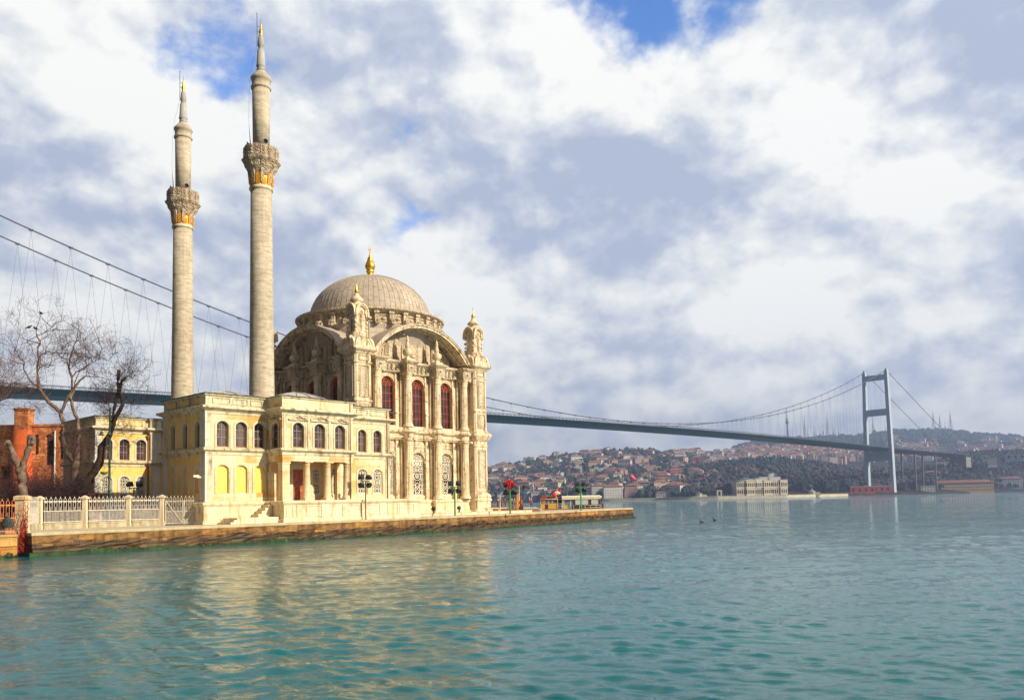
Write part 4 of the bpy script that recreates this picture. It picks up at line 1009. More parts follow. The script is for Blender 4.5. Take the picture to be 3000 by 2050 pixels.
m_.build('terrace', M_PLINTH, pav)
m_ = MB()
m_.box(-16.0, -12.98, TF + .5, -6.18, 0, .42)
for k in range(3): m_.box(-16.75 + k * .25, -16.0, TF + .55 + k * .004, -6.2, .0 + k * .14, .14 + k * .14)
for k in range(4): m_.box(-14.1 + k * .28, -12.98, -7.1 + k * .004, -6.25, .42 + k * .22, .42 + (k + 1) * .22)
m_.build('steps', M_PLINTH, pav)
# small camera on the yellow corner, garden urns by the portico
m_ = MB(); m_.box(-17.95, -17.55, -5.6, -5.5, 3.25, 3.35); m_.box(-18.2, -17.8, -5.62, -5.48, 3.3, 3.45); m_.build('security_camera', M_LATT, pav)

# ------------------------------------------------------------------ suspension bridge (x along the span from the far tower towards the near one)
M_DECK = plain('slate blue deck steel', (0.075, 0.115, 0.15), 0.45, 0.2, .2, .05)
M_TOWER = stone('pale grey painted steel', (0.44, 0.51, 0.61), (0.51, 0.57, 0.66), stain=(0.34, 0.38, 0.45), rough=.5, bump=.05, streak=.5, scale=.06)
M_CABLE = plain('dark cable', (0.10, 0.10, 0.13), 0.6)
BD = Vector((-0.733, -0.680)).normalized(); BT = Vector((489, 1091)); SPAN = 1074.0
bridge = empty('suspension_bridge', (BT.x, BT.y, 0), atan2(BD.y, BD.x))
tag(bridge, 'long grey suspension bridge crossing the strait behind the mosque', 'bridge')
soff = lambda x: 58.5 + 5.5 * (1 - (2 * x / SPAN - 1) ** 2) if x >= 0 else 58.5 + x * .008
b = MB(); rings = []
for k in range(-24, 91):
    x = k * 12.2 if k < 90 else SPAN + 20
    z = soff(min(max(x, -294), SPAN))
    rings.append([(x, y, z + h) for y, h in ((-16.7, 2.6), (-16.7, 3.0), (16.7, 3.0), (16.7, 2.6), (14.2, 2.2), (11, 0), (-11, 0), (-14.2, 2.2))])
b.loops(rings); b.build('deck', M_DECK, bridge)
b = MB()
for y in (-16.6, 16.6, -13.2, 13.2):
    pr = [(k * 12.2, y, soff(k * 12.2) + 4.3) for k in range(-24, 89)]; b.tube(pr, .16, 4)
    for k in range(-24, 89):
        for j in range(3): xx = k * 12.2 + j * 4.07; b.box(xx - .12, xx + .12, y - .1, y + .1, soff(xx) + 2.9, soff(xx) + 4.3)
b.build('railing', M_CABLE, bridge)
def tower(x0):
    t = MB()
    tw_ = empty('tower', (x0, 0, 0), 0, bridge)
    leg = None
    for sy in (-1, 1):
        t = MB()
        t.loops([[(sx * w_, sy * yc + q * h_, z) for sx, q in ((-1, -1), (1, -1), (1, 1), (-1, 1))] for z, w_, h_, yc in ((-2, 3.9, 2.9, 16.8), (5, 3.6, 2.6, 16.7), (60, 3.3, 2.4, 16.2), (163, 2.6, 2.1, 14.6), (165, 2.2, 1.8, 14.6))])
        t.box(-1.6, 1.6, sy * 14.6 - 1.2, sy * 14.6 + 1.2, 165, 167.6)
        t.build('leg', M_TOWER, tw_)
    for z0, z1, yy in ((153, 160, 13.0), (105.5, 114, 13.6), (45, 57.6, 14.2)):
        t = MB(); t.loops([[(sx * 2.3, y, z) for sx, z in ((-1, z0), (1, z0), (1, z1), (-1, z1))] for y in (-yy, yy)]); t.build('crossbeam', M_TOWER, tw_)
    return tw_
tower(0.0); tower(SPAN)
cz = lambda x: 69.5 + (165.5 - 69.5) * (2 * x / SPAN - 1) ** 2
for y in (-14.2, 14.2):
    b = MB(); b.tube([(-285, y, 58)] + [(0, y, 166)] + [(SPAN * k / 80, y, cz(SPAN * k / 80)) for k in range(1, 80)] + [(SPAN, y, 166), (SPAN + 230, y, 58)], .38, 6)
    for k in range(1, 60): x = k * 17.9; b.tube([(x - .9, y, cz(x) - .1), (x + .9, y, cz(x) - .1)], .6, 6)
    b.build('main_cable', M_CABLE, bridge)
nodes = []
for k in range(1, 60):
    x = k * 17.9
    for y in (-14.2, 14.2):
        for s_ in (-1, 1):
            if cz(x) - soff(x) > 5: nodes.append((x, y, s_))
nodes.sort(key=lambda n: -n[0])
rest = MB()
for i, (x, y, s_) in enumerate(nodes):
    xb = x + s_ * (2.0 + (cz(x) - soff(x)) * .075)
    h_ = MB() if i < 96 else rest
    h_.tube([(x, y, cz(x) - .4), (xb, y, soff(xb) + 3)], .055, 4)
    if i < 96: h_.build('hanger', M_CABLE, bridge)
o = rest.build('hanger', M_CABLE, bridge); o['kind'] = 'stuff'
pr = None
for x in (-95, -170):
    for y in (-9, 9):
        if pr is None: t = MB(); t.loops([[(-.8, -1.1, 0), (.8, -1.1, 0), (.8, 1.1, 0), (-.8, 1.1, 0)], [(-.75, -1.0, 57.5), (.75, -1.0, 57.5), (.75, 1.0, 57.5), (-.75, 1.0, 57.5)]]); pr = t.build('approach_pier', plain('dull pier paint', (0.15, 0.15, 0.17), .7), bridge); o = pr
        else: o = copy_tree(pr, bridge)
        o.location = (x, y, soff(x) - 57.5)
b = MB(); b.loops([[(-288, -12, 40), (-310, -12, 40), (-310, 12, 40), (-288, 12, 40)], [(-288, -12, 56), (-310, -12, 56), (-310, 12, 56), (-288, 12, 56)]]); b.build('anchorage', plain('dark concrete', (0.20, 0.20, 0.20), .9), bridge)

def bus(label, x, y, col):
    xw = BT.x + BD.x * x - BD.y * y; yw = BT.y + BD.y * x + BD.x * y
    r = empty('bus', (xw, yw, soff(x) + 3.0), atan2(BD.y, BD.x)); tag(r, label, 'bus')
    t = MB(); t.loops([[(sx * 5.6 * q, sy * 1.25 * q2, z) for sx, sy in ((-1, -1), (1, -1), (1, 1), (-1, 1))] for q, q2, z in ((1, 1, .4), (1, 1, 2.7), (.97, .9, 3.2))]); t.build('body', plain('bus paint %d' % x, col, .4), r)
    for sy in (-1, 1): t = MB(); t.box(-5.2, 5.2, sy * 1.26 - .02, sy * 1.26 + .02, 1.5, 2.5); t.build('window', M_GLASS, r)
    for xx in (-3.6, 3.4):
        for sy in (-1, 1): t = MB(); t.T = Matrix.Translation((xx, sy * 1.15, .5)) @ Matrix.Rotation(pi / 2, 4, 'X'); t.lathe([(.3, -.14), (.48, -.12), (.5, 0), (.48, .12), (.3, .14)], 12); t.build('wheel', M_IRON, r)
bus('yellow orange bus on the bridge deck left of the minarets', 890, -9, (0.80, 0.38, 0.04)); bus('ochre bus on the bridge deck near the middle of the span', 430, -10, (0.70, 0.42, 0.10)); bus('white bus on the bridge deck left of the far tower', 205, -9, (0.70, 0.70, 0.70)); bus('pale blue bus on the bridge deck right of the mosque', 600, -9, (0.30, 0.42, 0.55))

# ------------------------------------------------------------------ far shore terrain
vh = lambda u: VH - 0.021 * (u - 1500)
SU = [900, 1500, 1765, 2100, 2300, 2500, 2616, 2829, 3000, 3500]; SD = [1250, 1120, 1000, 960, 960, 1000, 1045, 1200, 1330, 1500]
shore = lambda u: float(np.interp(u, SU, SD))
TU = [900, 1300, 1432, 1500, 1570, 1640, 1710, 1830, 1900, 1970, 2040, 2132, 2184, 2274, 2400, 2537, 2630, 2716, 2785, 2860, 2920, 3000, 3500]
TD = [1280, 1430, 1600, 1800, 2500, 3300]
TV = [[1460, 1450, 1440, 1430, 1420, 1420], [1450, 1436, 1418, 1402, 1412, 1412], [1438, 1418, 1398, 1386, 1395, 1395], [1432, 1410, 1388, 1370, 1380, 1385], [1428, 1403, 1377, 1354, 1365, 1370], [1425, 1397, 1368, 1345, 1358, 1360],
      [1424, 1394, 1362, 1338, 1350, 1350], [1420, 1390, 1354, 1329, 1340, 1340], [1417, 1388, 1352, 1327, 1335, 1335], [1412, 1385, 1355, 1331, 1331, 1330], [1405, 1383, 1365, 1350, 1330, 1323],
      [1395, 1364, 1375, 1365, 1335, 1316], [1390, 1358, 1366, 1360, 1322, 1306], [1390, 1355, 1362, 1357, 1318, 1291], [1392, 1370, 1372, 1362, 1325, 1287], [1398, 1382, 1376, 1366, 1330, 1277],
      [1400, 1384, 1376, 1364, 1328, 1265], [1398, 1380, 1370, 1355, 1325, 1264], [1378, 1352, 1348, 1350, 1322, 1265], [1370, 1346, 1341, 1350, 1322, 1273], [1393, 1362, 1335, 1345, 1320, 1279], [1390, 1358, 1334, 1345, 1318, 1284], [1390, 1358, 1337, 1345, 1318, 1292]]
def ground(u, d):
    """height of the far land in direction u at distance d"""
    s = shore(u)
    vs = [float(np.interp(u, TU, [r[k] for r in TV])) for k in range(6)]
    zs = [CAMH + TD[k] * (vh(u) - vs[k]) / 2400 for k in range(6)]
    D = [s, s + 12, s + 90] + [max(t, s + 100 + i) for i, t in enumerate(TD)] + [4300]
    Z = [1.6, 2.2, min(6, zs[0] * .5)] + zs + [zs[-1] * .35]
    z = float(np.interp(d, D, Z))
    if d > s + 100: z += mnoise.noise((u * .012, d * .004, 0)) * 4 * min(1, (d - s) / 600)
    return z
def far_pt(u, d): return (u - 1500) / 2400 * d, d
M_HILL = None
m, t, p = new_mat('wooded hillside')
co = t.new('ShaderNodeTexCoord').outputs['Object']
n1 = t.noise(co, .006, 5, .6); n2 = t.noise(co, .05, 6, .7)
c = t.mix(t.mr(n1, .4, .62), (0.03, 0.03, 0.03), (0.06, 0.048, 0.045)); c = t.mix(t.mr(n2, .48, .7), c, (0.085, 0.075, 0.055))
t.put(p.inputs['Base Color'], c); p.inputs['Roughness'].default_value = 1; p.inputs['Specular IOR Level'].default_value = 0
t.put(p.inputs['Normal'], t.new('ShaderNodeBump', {'Height': n2, 'Strength': 1.0, 'Distance': 6.0})); M_HILL = m
b = MB(); us = list(range(900, 3501, 20)); fr = [0, .004, .012, .03, .06, .1, .14, .18, .22, .26, .3, .35, .4, .46, .52, .6, .68, .76, .84, .92, 1.0]
vs = []
for u in us:
    s = shore(u)
    for f_ in fr: d = s + (4300 - s) * f_; x, y = far_pt(u, d); vs.append((x, y, ground(u, d)))
    x, y = far_pt(u, s); vs.append((x, y, -3))
n = len(fr) + 1; fs = []
for i in range(len(us) - 1):
    for k in range(n - 2): fs.append((i * n + k, (i + 1) * n + k, (i + 1) * n + k + 1, i * n + k + 1))
    fs.append((i * n + n - 1, (i + 1) * n + n - 1, (i + 1) * n, i * n))
b.add(vs, fs, 0, True); o = b.build('hillside', M_HILL); tag(o, 'hilly far shore of the strait', None, None, 'structure')

# ------------------------------------------------------------------ houses
def facade(name, col, win=(0.10, 0.10, 0.12), bw=2.6, rh=3.1, gap=.75):
    m, t, p = new_mat(name); co = t.new('ShaderNodeTexCoord').outputs['Object']; sx = t.new('ShaderNodeSeparateXYZ', {0: co})
    wv = t.new('ShaderNodeCombineXYZ', {0: t.math('ADD', sx.outputs[0], sx.outputs[1]), 1: sx.outputs[2]})
    b = t.new('ShaderNodeTexBrick', {'Vector': wv, 'Scale': 1.0, 'Brick Width': bw, 'Row Height': rh, 'Mortar Size': gap, 'Mortar Smooth': 0.05, 'Color1': (0, 0, 0), 'Color2': (0, 0, 0), 'Mortar': (1, 1, 1)}, offset=0.0)
    nrm = t.new('ShaderNodeSeparateXYZ', {0: t.new('ShaderNodeNewGeometry').outputs['Normal']})
    side = t.math('LESS_THAN', t.math('ABSOLUTE', nrm.outputs[2]), .5)
    wf = t.math('MULTIPLY', t.math('SUBTRACT', 1.0, b.outputs['Fac']), side)
    c = t.mix(t.mr(t.noise(co, .2, 5, .65), .3, .7), col, tuple(x * .8 for x in col))
    t.put(p.inputs['Base Color'], t.mix(wf, c, win)); p.inputs['Roughness'].default_value = .8; return m
WALLC = {'white': (0.72, 0.69, 0.66), 'cream': (0.66, 0.58, 0.42), 'pink': (0.62, 0.40, 0.34), 'ochre': (0.64, 0.43, 0.24), 'grey': (0.42, 0.42, 0.44), 'pale green': (0.48, 0.54, 0.46), 'brick red': (0.34, 0.055, 0.05), 'pale blue': (0.40, 0.47, 0.56)}
FAC = {k: facade(k + ' house wall', v) for k, v in WALLC.items()}
ROOFC = {'red tiled': plain('red roof tile', (0.26, 0.10, 0.075), .85, 0, .35, .3), 'brown': plain('brown roof', (0.20, 0.13, 0.10), .85, 0, .3, .3), 'flat grey': plain('grey flat roof', (0.36, 0.36, 0.37), .9, 0, .2, .3)}
def house_mesh(w, dp, h, roof, rng):
    b = MB(); b.box(-w / 2, w / 2, -dp / 2, dp / 2, -6, h)
    if rng.random() < .5: q = rng.uniform(.35, .6); b.box(-w / 2 - rng.uniform(1, 4), -w / 2 + .1, -dp / 2 + 1, dp / 2 - 1, -6, h * q)
    if rng.random() < .4: b.box(w * .1, w * .42, -dp / 2 - 1.4, -dp / 2 + .1, h * .3, h * .95)
    if roof == 'flat grey':
        b.box(-w / 2 - .2, w / 2 + .2, -dp / 2 - .2, dp / 2 + .2, h, h + .5, 1); b.box(-w * .15, w * .12, -2, 2, h + .5, h + 2.6, 0)
    else:
        e = .7; r_ = max(0, (w - dp) / 2); rh = dp * .22
        b.loops([[(-w / 2 - e, -dp / 2 - e, h), (w / 2 + e, -dp / 2 - e, h), (w / 2 + e, dp / 2 + e, h), (-w / 2 - e, dp / 2 + e, h)], [(-r_ - .3, -.2, h + rh), (r_ + .3, -.2, h + rh), (r_ + .3, .2, h + rh), (-r_ - .3, .2, h + rh)]], 1)
        b.box(w * .2, w * .2 + .9, -1, 0, h, h + rh + 1, 0)
    return b
hr = random.Random(11); spots = []
def dens(u, d):
    f_ = mnoise.noise((u * .011, d * .0045, 3.3))
    if 1840 < u < 2040 and 1660 < d < 1790: return -1
    if 1990 < u and 1330 < d < 1520: return -1
    return f_
tries = 0; placed = []
while len(spots) < 270 and tries < 20000:
    tries += 1
    u = hr.uniform(1400, 2120); d = hr.choice([hr.uniform(shore(u) + 25, 1400), hr.uniform(1250, 1820), hr.uniform(1350, 1810)])
    if u > 2000 and d < 1520 and hr.random() < .85: continue
    if dens(u, d) < hr.uniform(-.35, .15): continue
    x, y = far_pt(u, d)
    if any((x - a) ** 2 + (y - b_) ** 2 < 19 ** 2 for a, b_ in placed): continue
    placed.append((x, y)); spots.append((u, d))
AVOID = []
sizes = {'small': (9, 9, 7), 'two storey': (13, 10, 9), 'broad': (20, 12, 10), 'tall': (14, 12, 15), 'large': (22, 13, 14)}
hm = {}
band_d = lambda u, d: 'at the waterside' if d < shore(u) + 150 else 'low' if d < 1400 else 'halfway up' if d < 1620 else 'near the hilltop'
band_u = lambda u: 'just right of the mosque' if u < 1520 else 'above the red roofed boat' if u < 1640 else 'above the white roofed boat' if u < 1760 else 'around the red flag' if u < 1890 else 'right of the red flag' if u < 2000 else 'left of the palace'
def add_house(u, d, sz, wc, rc, rz, label=None, group='houses on the far hillside'):
    key = (sz, rc, hr.randrange(3))
    if key not in hm:
        w_, dp, h_ = sizes[sz]; hm[key] = house_mesh(w_ * hr.uniform(.9, 1.15), dp, h_ * hr.uniform(.9, 1.15), rc, hr)
    b = hm[key]; x, y = far_pt(u, d)
    mk = key + (wc,)
    if mk not in hm: o = b.build('house', [FAC[wc], ROOFC[rc]]); hm[mk] = o
    else: o = hm[mk].copy(); COL.objects.link(o)
    o.location = (x, y, ground(u, d)); o.rotation_euler = (0, 0, rz)
    tag(o, label or ('%s %s %s roofed house %s %s' % (sz, wc, rc.replace('red tiled','red').replace('flat grey','flat'), band_d(u, d), band_u(u))), 'house', group)
    return o
for u, d in spots:
    sz = hr.choices(list(sizes), (2, 4, 4, 3, 3))[0]; wc = hr.choices(list(WALLC), (8, 6, 4, 2, 2, 1, 1, .5))[0]; rc = hr.choices(list(ROOFC), (6, 1.2, 2.4))[0]
    add_house(u, d, sz, wc, rc, hr.uniform(-.5, .5) - (u - 1500) / 2400)
# the dense town on the slopes far behind reads as one mass
def town(name, label, n, fu, mats, seed, wr=(9, 20), hrng=(9, 20)):
    r = random.Random(seed); b = MB(); k = 0; tr = 0
    while k < n and tr < n * 6:
        tr += 1; g = fu(r)
        if g is None: continue
        u, d = g; x, y = far_pt(u, d); z = ground(u, d); w_, dp, h_ = r.uniform(*wr), r.uniform(8, 13), r.uniform(*hrng); rz = r.uniform(-.4, .4) - (u - 1500) / 2400
        b.T = Matrix.Translation((x, y, z)) @ Matrix.Rotation(rz, 4, 'Z'); wi = r.choices(range(len(mats) - 1), mats_w)[0]
        b.box(-w_ / 2, w_ / 2, -dp / 2, dp / 2, -8, h_, wi)
        if r.random() < .4: b.loops([[(-w_ / 2 - .6, -dp / 2 - .6, h_), (w_ / 2 + .6, -dp / 2 - .6, h_), (w_ / 2 + .6, dp / 2 + .6, h_), (-w_ / 2 - .6, dp / 2 + .6, h_)], [(-w_ * .3, -.2, h_ + 2.6), (w_ * .3, -.2, h_ + 2.6), (w_ * .3, .2, h_ + 2.6), (-w_ * .3, .2, h_ + 2.6)]], len(mats) - 1)
        k += 1
    o = b.build(name, mats); tag(o, label, 'houses', None, 'stuff')
def tn_a(r):
    u = r.gauss(2330, 130); d = r.uniform(1850, 2650)
    if not 2120 < u < 2660: return None
    if mnoise.noise((u * .01, d * .004, 9)) < -.25: return None
    return u, d
def tn_b(r):
    u = r.uniform(2600, 3080); d = r.uniform(1900, 2950)
    if mnoise.noise((u * .012, d * .003, 5)) < .0 + (.2 if d > 2700 else 0): return None
    return u, d
def tn_c(r):
    u = r.uniform(1980, 2260); d = r.uniform(1700, 2550)
    if mnoise.noise((u * .02, d * .004, 2)) < .0: return None
    return u, d
TM = [FAC['pink'], FAC['white'], FAC['cream'], FAC['ochre'], FAC['grey'], ROOFC['red tiled']]; mats_w = (4, 3, 3, 1.2, 1)
town('hillside_town', 'crowded pink and cream town covering the slope under the bridge', 800, tn_a, TM, 21)
mats_w = (2, 5, 3, .6, 2)
town('hillside_town', 'scattered pale town on the far mountain right of the tower', 420, tn_b, TM, 22, (10, 24), (9, 22))
town('hillside_town', 'pale apartment blocks on the ridge behind the dark wood', 130, tn_c, TM, 23, (12, 24), (10, 18))

# ------------------------------------------------------------------ woods
M_WOODD = plain('dark evergreen', (0.016, 0.032, 0.036), .95, 0, .6, .1); M_WOODB = plain('bare wood', (0.075, 0.058, 0.066), .95, 0, .6, .08); M_WOODG = plain('dull green wood', (0.035, 0.062, 0.040), .95, 0, .6, .08)
def tuft(b, x, y, z, h, w_, r, conif, mi):
    if conif:
        n = 6; a0 = r.uniform(0, 6); R = []
        for t_, k in ((0, .5), (.25, 1), (.55, .68), (.8, .36), (1, .03)): R.append([(x + w_ * k * r.uniform(.7, 1.2) * cos(a0 + 2 * pi * i / n), y + w_ * k * r.uniform(.7, 1.2) * sin(a0 + 2 * pi * i / n), z + h * t_ * r.uniform(.94, 1.04)) for i in range(n)])
        b.loops(R, mi)
    else:
        for _ in range(5):
            px, py, pz, q = x + r.uniform(-.6, .6) * w_, y + r.uniform(-.5, .5) * w_, z + h * r.uniform(.35, .85), w_ * r.uniform(.35, .7); n = 6; a0 = r.uniform(0, 6)
            b.loops([[(px + q * k * r.uniform(.6, 1.3) * cos(a0 + 2 * pi * i / n), py + q * k * r.uniform(.6, 1.3) * sin(a0 + 2 * pi * i / n), pz + q * t_) for i in range(n)] for t_, k in ((-.8, .4), (-.2, 1), (.4, .8), (.9, .2))], mi)
def wood(name, label, n, fu, mats, seed):
    r = random.Random(seed); b = MB(); k = 0; tr = 0
    while k < n and tr < n * 8:
        tr += 1; g = fu(r)
        if g is None: continue
        u, d, h, w_, cf, mi = g; x, y = far_pt(u, d); tuft(b, x, y, ground(u, d) - 1, h, w_, r, cf, mi); k += 1
    o = b.build(name, mats); tag(o, label, 'wood', None, 'stuff')
def w1(r):   # dark pine wood behind the palace
    u = r.uniform(2005, 2400); d = r.uniform(1340, 1530)
    if u < 2060 and r.random() < .4: return None
    if u > 2330 and r.random() < .45: return None
    return u, d, r.uniform(9, 15) if u < 2250 else r.uniform(7, 18), r.uniform(3, 5), r.random() < .8, 0
wood('pine_wood', 'dark pine wood on the ridge behind the white palace', 620, w1, [M_WOODD], 31)
def w2(r):   # wood on the hilltop
    u = r.uniform(1840, 2045); d = r.uniform(1640, 1800); return u, d, r.uniform(8, 13), r.uniform(3, 5), r.random() < .5, 0
wood('pine_wood', 'dark wood patch on the hilltop right of the red flag', 420, w2, [M_WOODD], 32)
def w3(r):   # bare park trees round the palace and below the bridge
    u = r.uniform(2010, 2760); d = r.uniform(shore(u) + 70, 1420)
    if u > 2660 and d < 1220: return None
    return u, d, r.uniform(8, 14), r.uniform(4, 6.5), r.random() < .06, 1 if r.random() < .6 else (0 if r.random() < .6 else 2)
wood('bare_wood', 'bare brown trees of the park behind the palace and tower', 1500, w3, [M_WOODD, M_WOODB, M_WOODG], 33)
def w4(r):
    u = r.uniform(2770, 3100); d = r.uniform(1450, 1680); return u, d, r.uniform(10, 17), r.uniform(4, 6.5), r.random() < .25, 0
wood('dark_wood', 'dark wood on the knoll right of the bridge end', 480, w4, [M_WOODD, M_WOODB], 34)
def w5(r):   # gardens between the hillside houses
    u = r.uniform(1380, 2030) if r.random() < .85 else r.uniform(900, 1400); d = r.uniform(shore(u) + 20, 1830); q = r.random()
    return u, d, r.uniform(7, 15), r.uniform(4.5, 8), q < .25, 0 if q < .5 else 1 if q < .82 else 2
wood('garden_trees', 'dark garden trees between the houses of the hillside', 3500, w5, [M_WOODD, M_WOODB, M_WOODG], 35)
def w6(r):   # far mountain forest
    u = r.uniform(2150, 3150); d = r.uniform(2750, 3400); return u, d, r.uniform(10, 18), r.uniform(8, 14), False, 0 if r.random() < .6 else 2
wood('mountain_forest', 'blue forest on the mountain top behind the bridge tower', 1300, w6, [M_WOODD, M_WOODB, M_WOODG], 36)
def w7(r):
    u = r.uniform(2740, 3050); d = r.uniform(shore(u) + 60, 1480); return u, d, r.uniform(7, 12), r.uniform(3.5, 6), False, 1 if r.random() < .5 else 0
def w8(r):
    u = r.uniform(2790, 2900); d = r.uniform(1285, 1400); return u, d, r.uniform(10, 18), r.uniform(4, 7), False, 0 if r.random() < .7 else 1
wood('dark_wood', 'dark trees crowding the landward end of the bridge', 110, w8, [M_WOODD, M_WOODB], 38)
wood('bare_wood', 'trees between the long red roofed building and the knoll', 260, w7, [M_WOODD, M_WOODB], 37)

# ------------------------------------------------------------------ buildings that can be told apart
def frame_at(u, d, z=None, turn=0.0):
    x, y = far_pt(u, d); return (x, y, ground(u, d) if z is None else z), -(u - 1500) / 2400 * .8 + turn
M_PAL = facade('palace wall', (0.70, 0.61, 0.45), (0.12, 0.09, 0.07), 2.2, 8.2, .62)
M_PALS = plain('palace stone', (0.70, 0.62, 0.47), .8, 0, .15, .3)
loc, rz = frame_at(2231, 985, 3.0, .38)
pal = empty('palace', loc, rz); tag(pal, 'long cream waterfront palace of two tall storeys with rows of arched windows', 'palace')
b = MB(); b.box(-33, 31, 0, 24, -2, 17.5)
for x0, x1 in ((-21, -11), (1, 11), (22, 31)): b.box(x0, x1, -1.6, .1, -2, 18)
b.box(-8, 8, -.8, .1, 9.4, 18.2); b.build('wall', M_PALS, pal)
wm = MB(); wm.poly(arch_pts(1.5, 4.6, .75), -.12, .02); wp = None
for zz in (2.2, 10.4):
    for k in range(24):
        x = -31.2 + k * 2.62
        prj = 1.6 if any(a < x < c_ for a, c_ in ((-21, -11), (1, 11), (22, 31))) else .8 if (-8 < x < 8 and zz > 9) else 0
        if wp is None: wp = wm.build('window', M_DARK, pal); o = wp
        else: o = wp.copy(); COL.objects.link(o); o.parent = pal
        o.location = (x, -prj, zz)
b = MB()
for z in (8.4, 17.2): moulding(b, [(-33, 24), (-33, 0), (-21, 0), (-21, -1.6), (-11, -1.6), (-11, 0), (1, 0), (1, -1.6), (11, -1.6), (11, 0), (22, 0), (22, -1.6), (31, -1.6), (31, 24)], [(.0, z), (.5, z + .3), (.6, z + .8), (.1, z + 1.0)], back=.2)
for k in range(25): x = -32.5 + k * 2.62; b.box(x - .3, x + .3, -.5, .1, 0, 8.4); b.box(x - .3, x + .3, -.5, .1, 9.4, 17.2)
b.build('cornice', M_PALS, pal)
b = MB()
for x0, x1, h_ in ((-22, -10, 4), (-9, 8, 3.4), (9, 24, 4.6)): b.loops([[(x0, 0, 18.2), (x1, 0, 18.2), (x1, 22, 18.2), (x0, 22, 18.2)], [((x0 + x1) / 2 - 2, 10, 18.2 + h_), ((x0 + x1) / 2 + 2, 10, 18.2 + h_), ((x0 + x1) / 2 + 2, 12, 18.2 + h_), ((x0 + x1) / 2 - 2, 12, 18.2 + h_)]])
b.box(-2, 26, 6, 24, 18, 22); b.box(12, 19, 8, 16, 20, 27); b.build('roof', ROOFC['flat grey'], pal)
def gen_building(name, label, cat, u, d, w_, dp, h_, wc, rc, turn=0.0, z=None, cols=None, storeys=2, rise=.2, group=None):
    loc, rz = frame_at(u, d, z, turn); r = empty(name, loc, rz); tag(r, label, cat, group)
    b = MB(); b.box(-w_ / 2, w_ / 2, 0, dp, -4, h_); b.build('wall', plain(wc + ' render', WALLC[wc], .8, 0, .15, .3) if wc + ' render' not in MATS else MATS[wc + ' render'], r)
    n = cols or max(3, int(w_ / 3.2)); sh = h_ / storeys; wn = None
    for s_ in range(storeys):
        for k in range(n):
            if wn is None: m_ = MB(); m_.box(-.19 * w_ / n, .19 * w_ / n, -.12, .05, 0, sh * .46); wn = m_.build('window', M_DARK, r); o = wn
            else: o = wn.copy(); COL.objects.link(o); o.parent = r
            o.location = (-w_ / 2 + w_ * (k + .5) / n, 0, sh * s_ + sh * .28)
    b = MB(); e = .9
    if rc == 'flat grey': b.box(-w_ / 2 - .3, w_ / 2 + .3, -.3, dp + .3, h_, h_ + .7)
    else:
        rr = max(0, (w_ - dp) / 2); b.loops([[(-w_ / 2 - e, -e, h_), (w_ / 2 + e, -e, h_), (w_ / 2 + e, dp + e, h_), (-w_ / 2 - e, dp + e, h_)], [(-rr - .3, dp / 2 - .2, h_ + dp * rise), (rr + .3, dp / 2 - .2, h_ + dp * rise), (rr + .3, dp / 2 + .2, h_ + dp * rise), (-rr - .3, dp / 2 + .2, h_ + dp * rise)]])
    b.build('roof', ROOFC[rc], r); return r
MATS.pop('x', None)
LB = 'buildings along the far shore'
gen_building('apartment_block', 'big white apartment block with red roof and rows of balconies on the shore', 'apartment block', 1794, shore(1794) + 12, 23, 14, 15.5, 'white', 'red tiled', .1, storeys=5, cols=7)
gen_building('villa', 'white columned waterfront villa with low roof', 'villa', 1933, shore(1933) + 8, 12, 9, 6.5, 'white', 'brown', 0, cols=6, storeys=1)
gen_building('mansion', 'wide cream mansion with red roof above the waterfront villa', 'mansion', 1960, 1200, 35, 14, 11, 'cream', 'red tiled', .15, storeys=3)
gen_building('house', 'pink house with broad red roof below the pine wood', 'house', 2046, 1290, 20, 13, 9, 'pink', 'red tiled', -.1, storeys=3)
gen_building('house', 'pale green and white house alone beside the pine wood', 'house', 2089, 1290, 14, 10, 9, 'pale green', 'flat grey', .1, storeys=3)
gen_building('mansion', 'ochre mansion with orange roof on the slope behind the palace', 'mansion', 2208, 1290, 15, 10, 7, 'ochre', 'red tiled', 0)
gen_building('hall', 'low red waterside hall left of the bridge tower foot', 'hall', 2524, shore(2524) + 18, 30, 12, 8.5, 'brick red', 'flat grey', .2, cols=4, storeys=1)
gen_building('hall', 'lower red waterside annex behind the bridge tower foot', 'hall', 2580, shore(2580) + 40, 22, 10, 8, 'brick red', 'flat grey', .2, cols=3, storeys=1)
gen_building('barracks', 'long ochre three storey building with red roof on the right shore', 'barracks', 2820, shore(2820) + 14, 78, 15, 13, 'ochre', 'red tiled', .12, cols=22, storeys=3, rise=.28)
gen_building('school', 'large white school building with red roof near the right edge', 'school', 2954, 1380, 38, 16, 17, 'white', 'red tiled', .1, cols=10, storeys=4)
gen_building('house', 'yellow house with bright red roof between the bridge piers', 'house', 2724, 1270, 27, 12, 10, 'cream', 'red tiled', .1, storeys=2)
gen_building('shed', 'grey windowless looking shed at the far right edge above the school', 'shed', 2985, 1430, 40, 18, 9, 'grey', 'flat grey', 0, cols=4, storeys=1, z=ground(2985, 1430) + 8)
gen_building('office_block', 'long low grey office block behind the red roofed barracks', 'office block', 2868, 1370, 52, 14, 10, 'grey', 'flat grey', .1, storeys=3, cols=18)
gen_building('office_block', 'pale flat roofed office block left behind the barracks', 'office block', 2780, 1330, 40, 14, 10, 'white', 'flat grey', .1, storeys=2, cols=12)
gen_building('house', 'small white flat roofed house by the water left of the barracks', 'house', 2715, shore(2715) + 30, 18, 9, 8, 'white', 'flat grey', .1, storeys=2)
gen_building('long_house', 'long low house with bright red roof above the small domed mosque', 'house', 1593, 1230, 24, 9, 5, 'brick red', 'red tiled', 0, storeys=1)
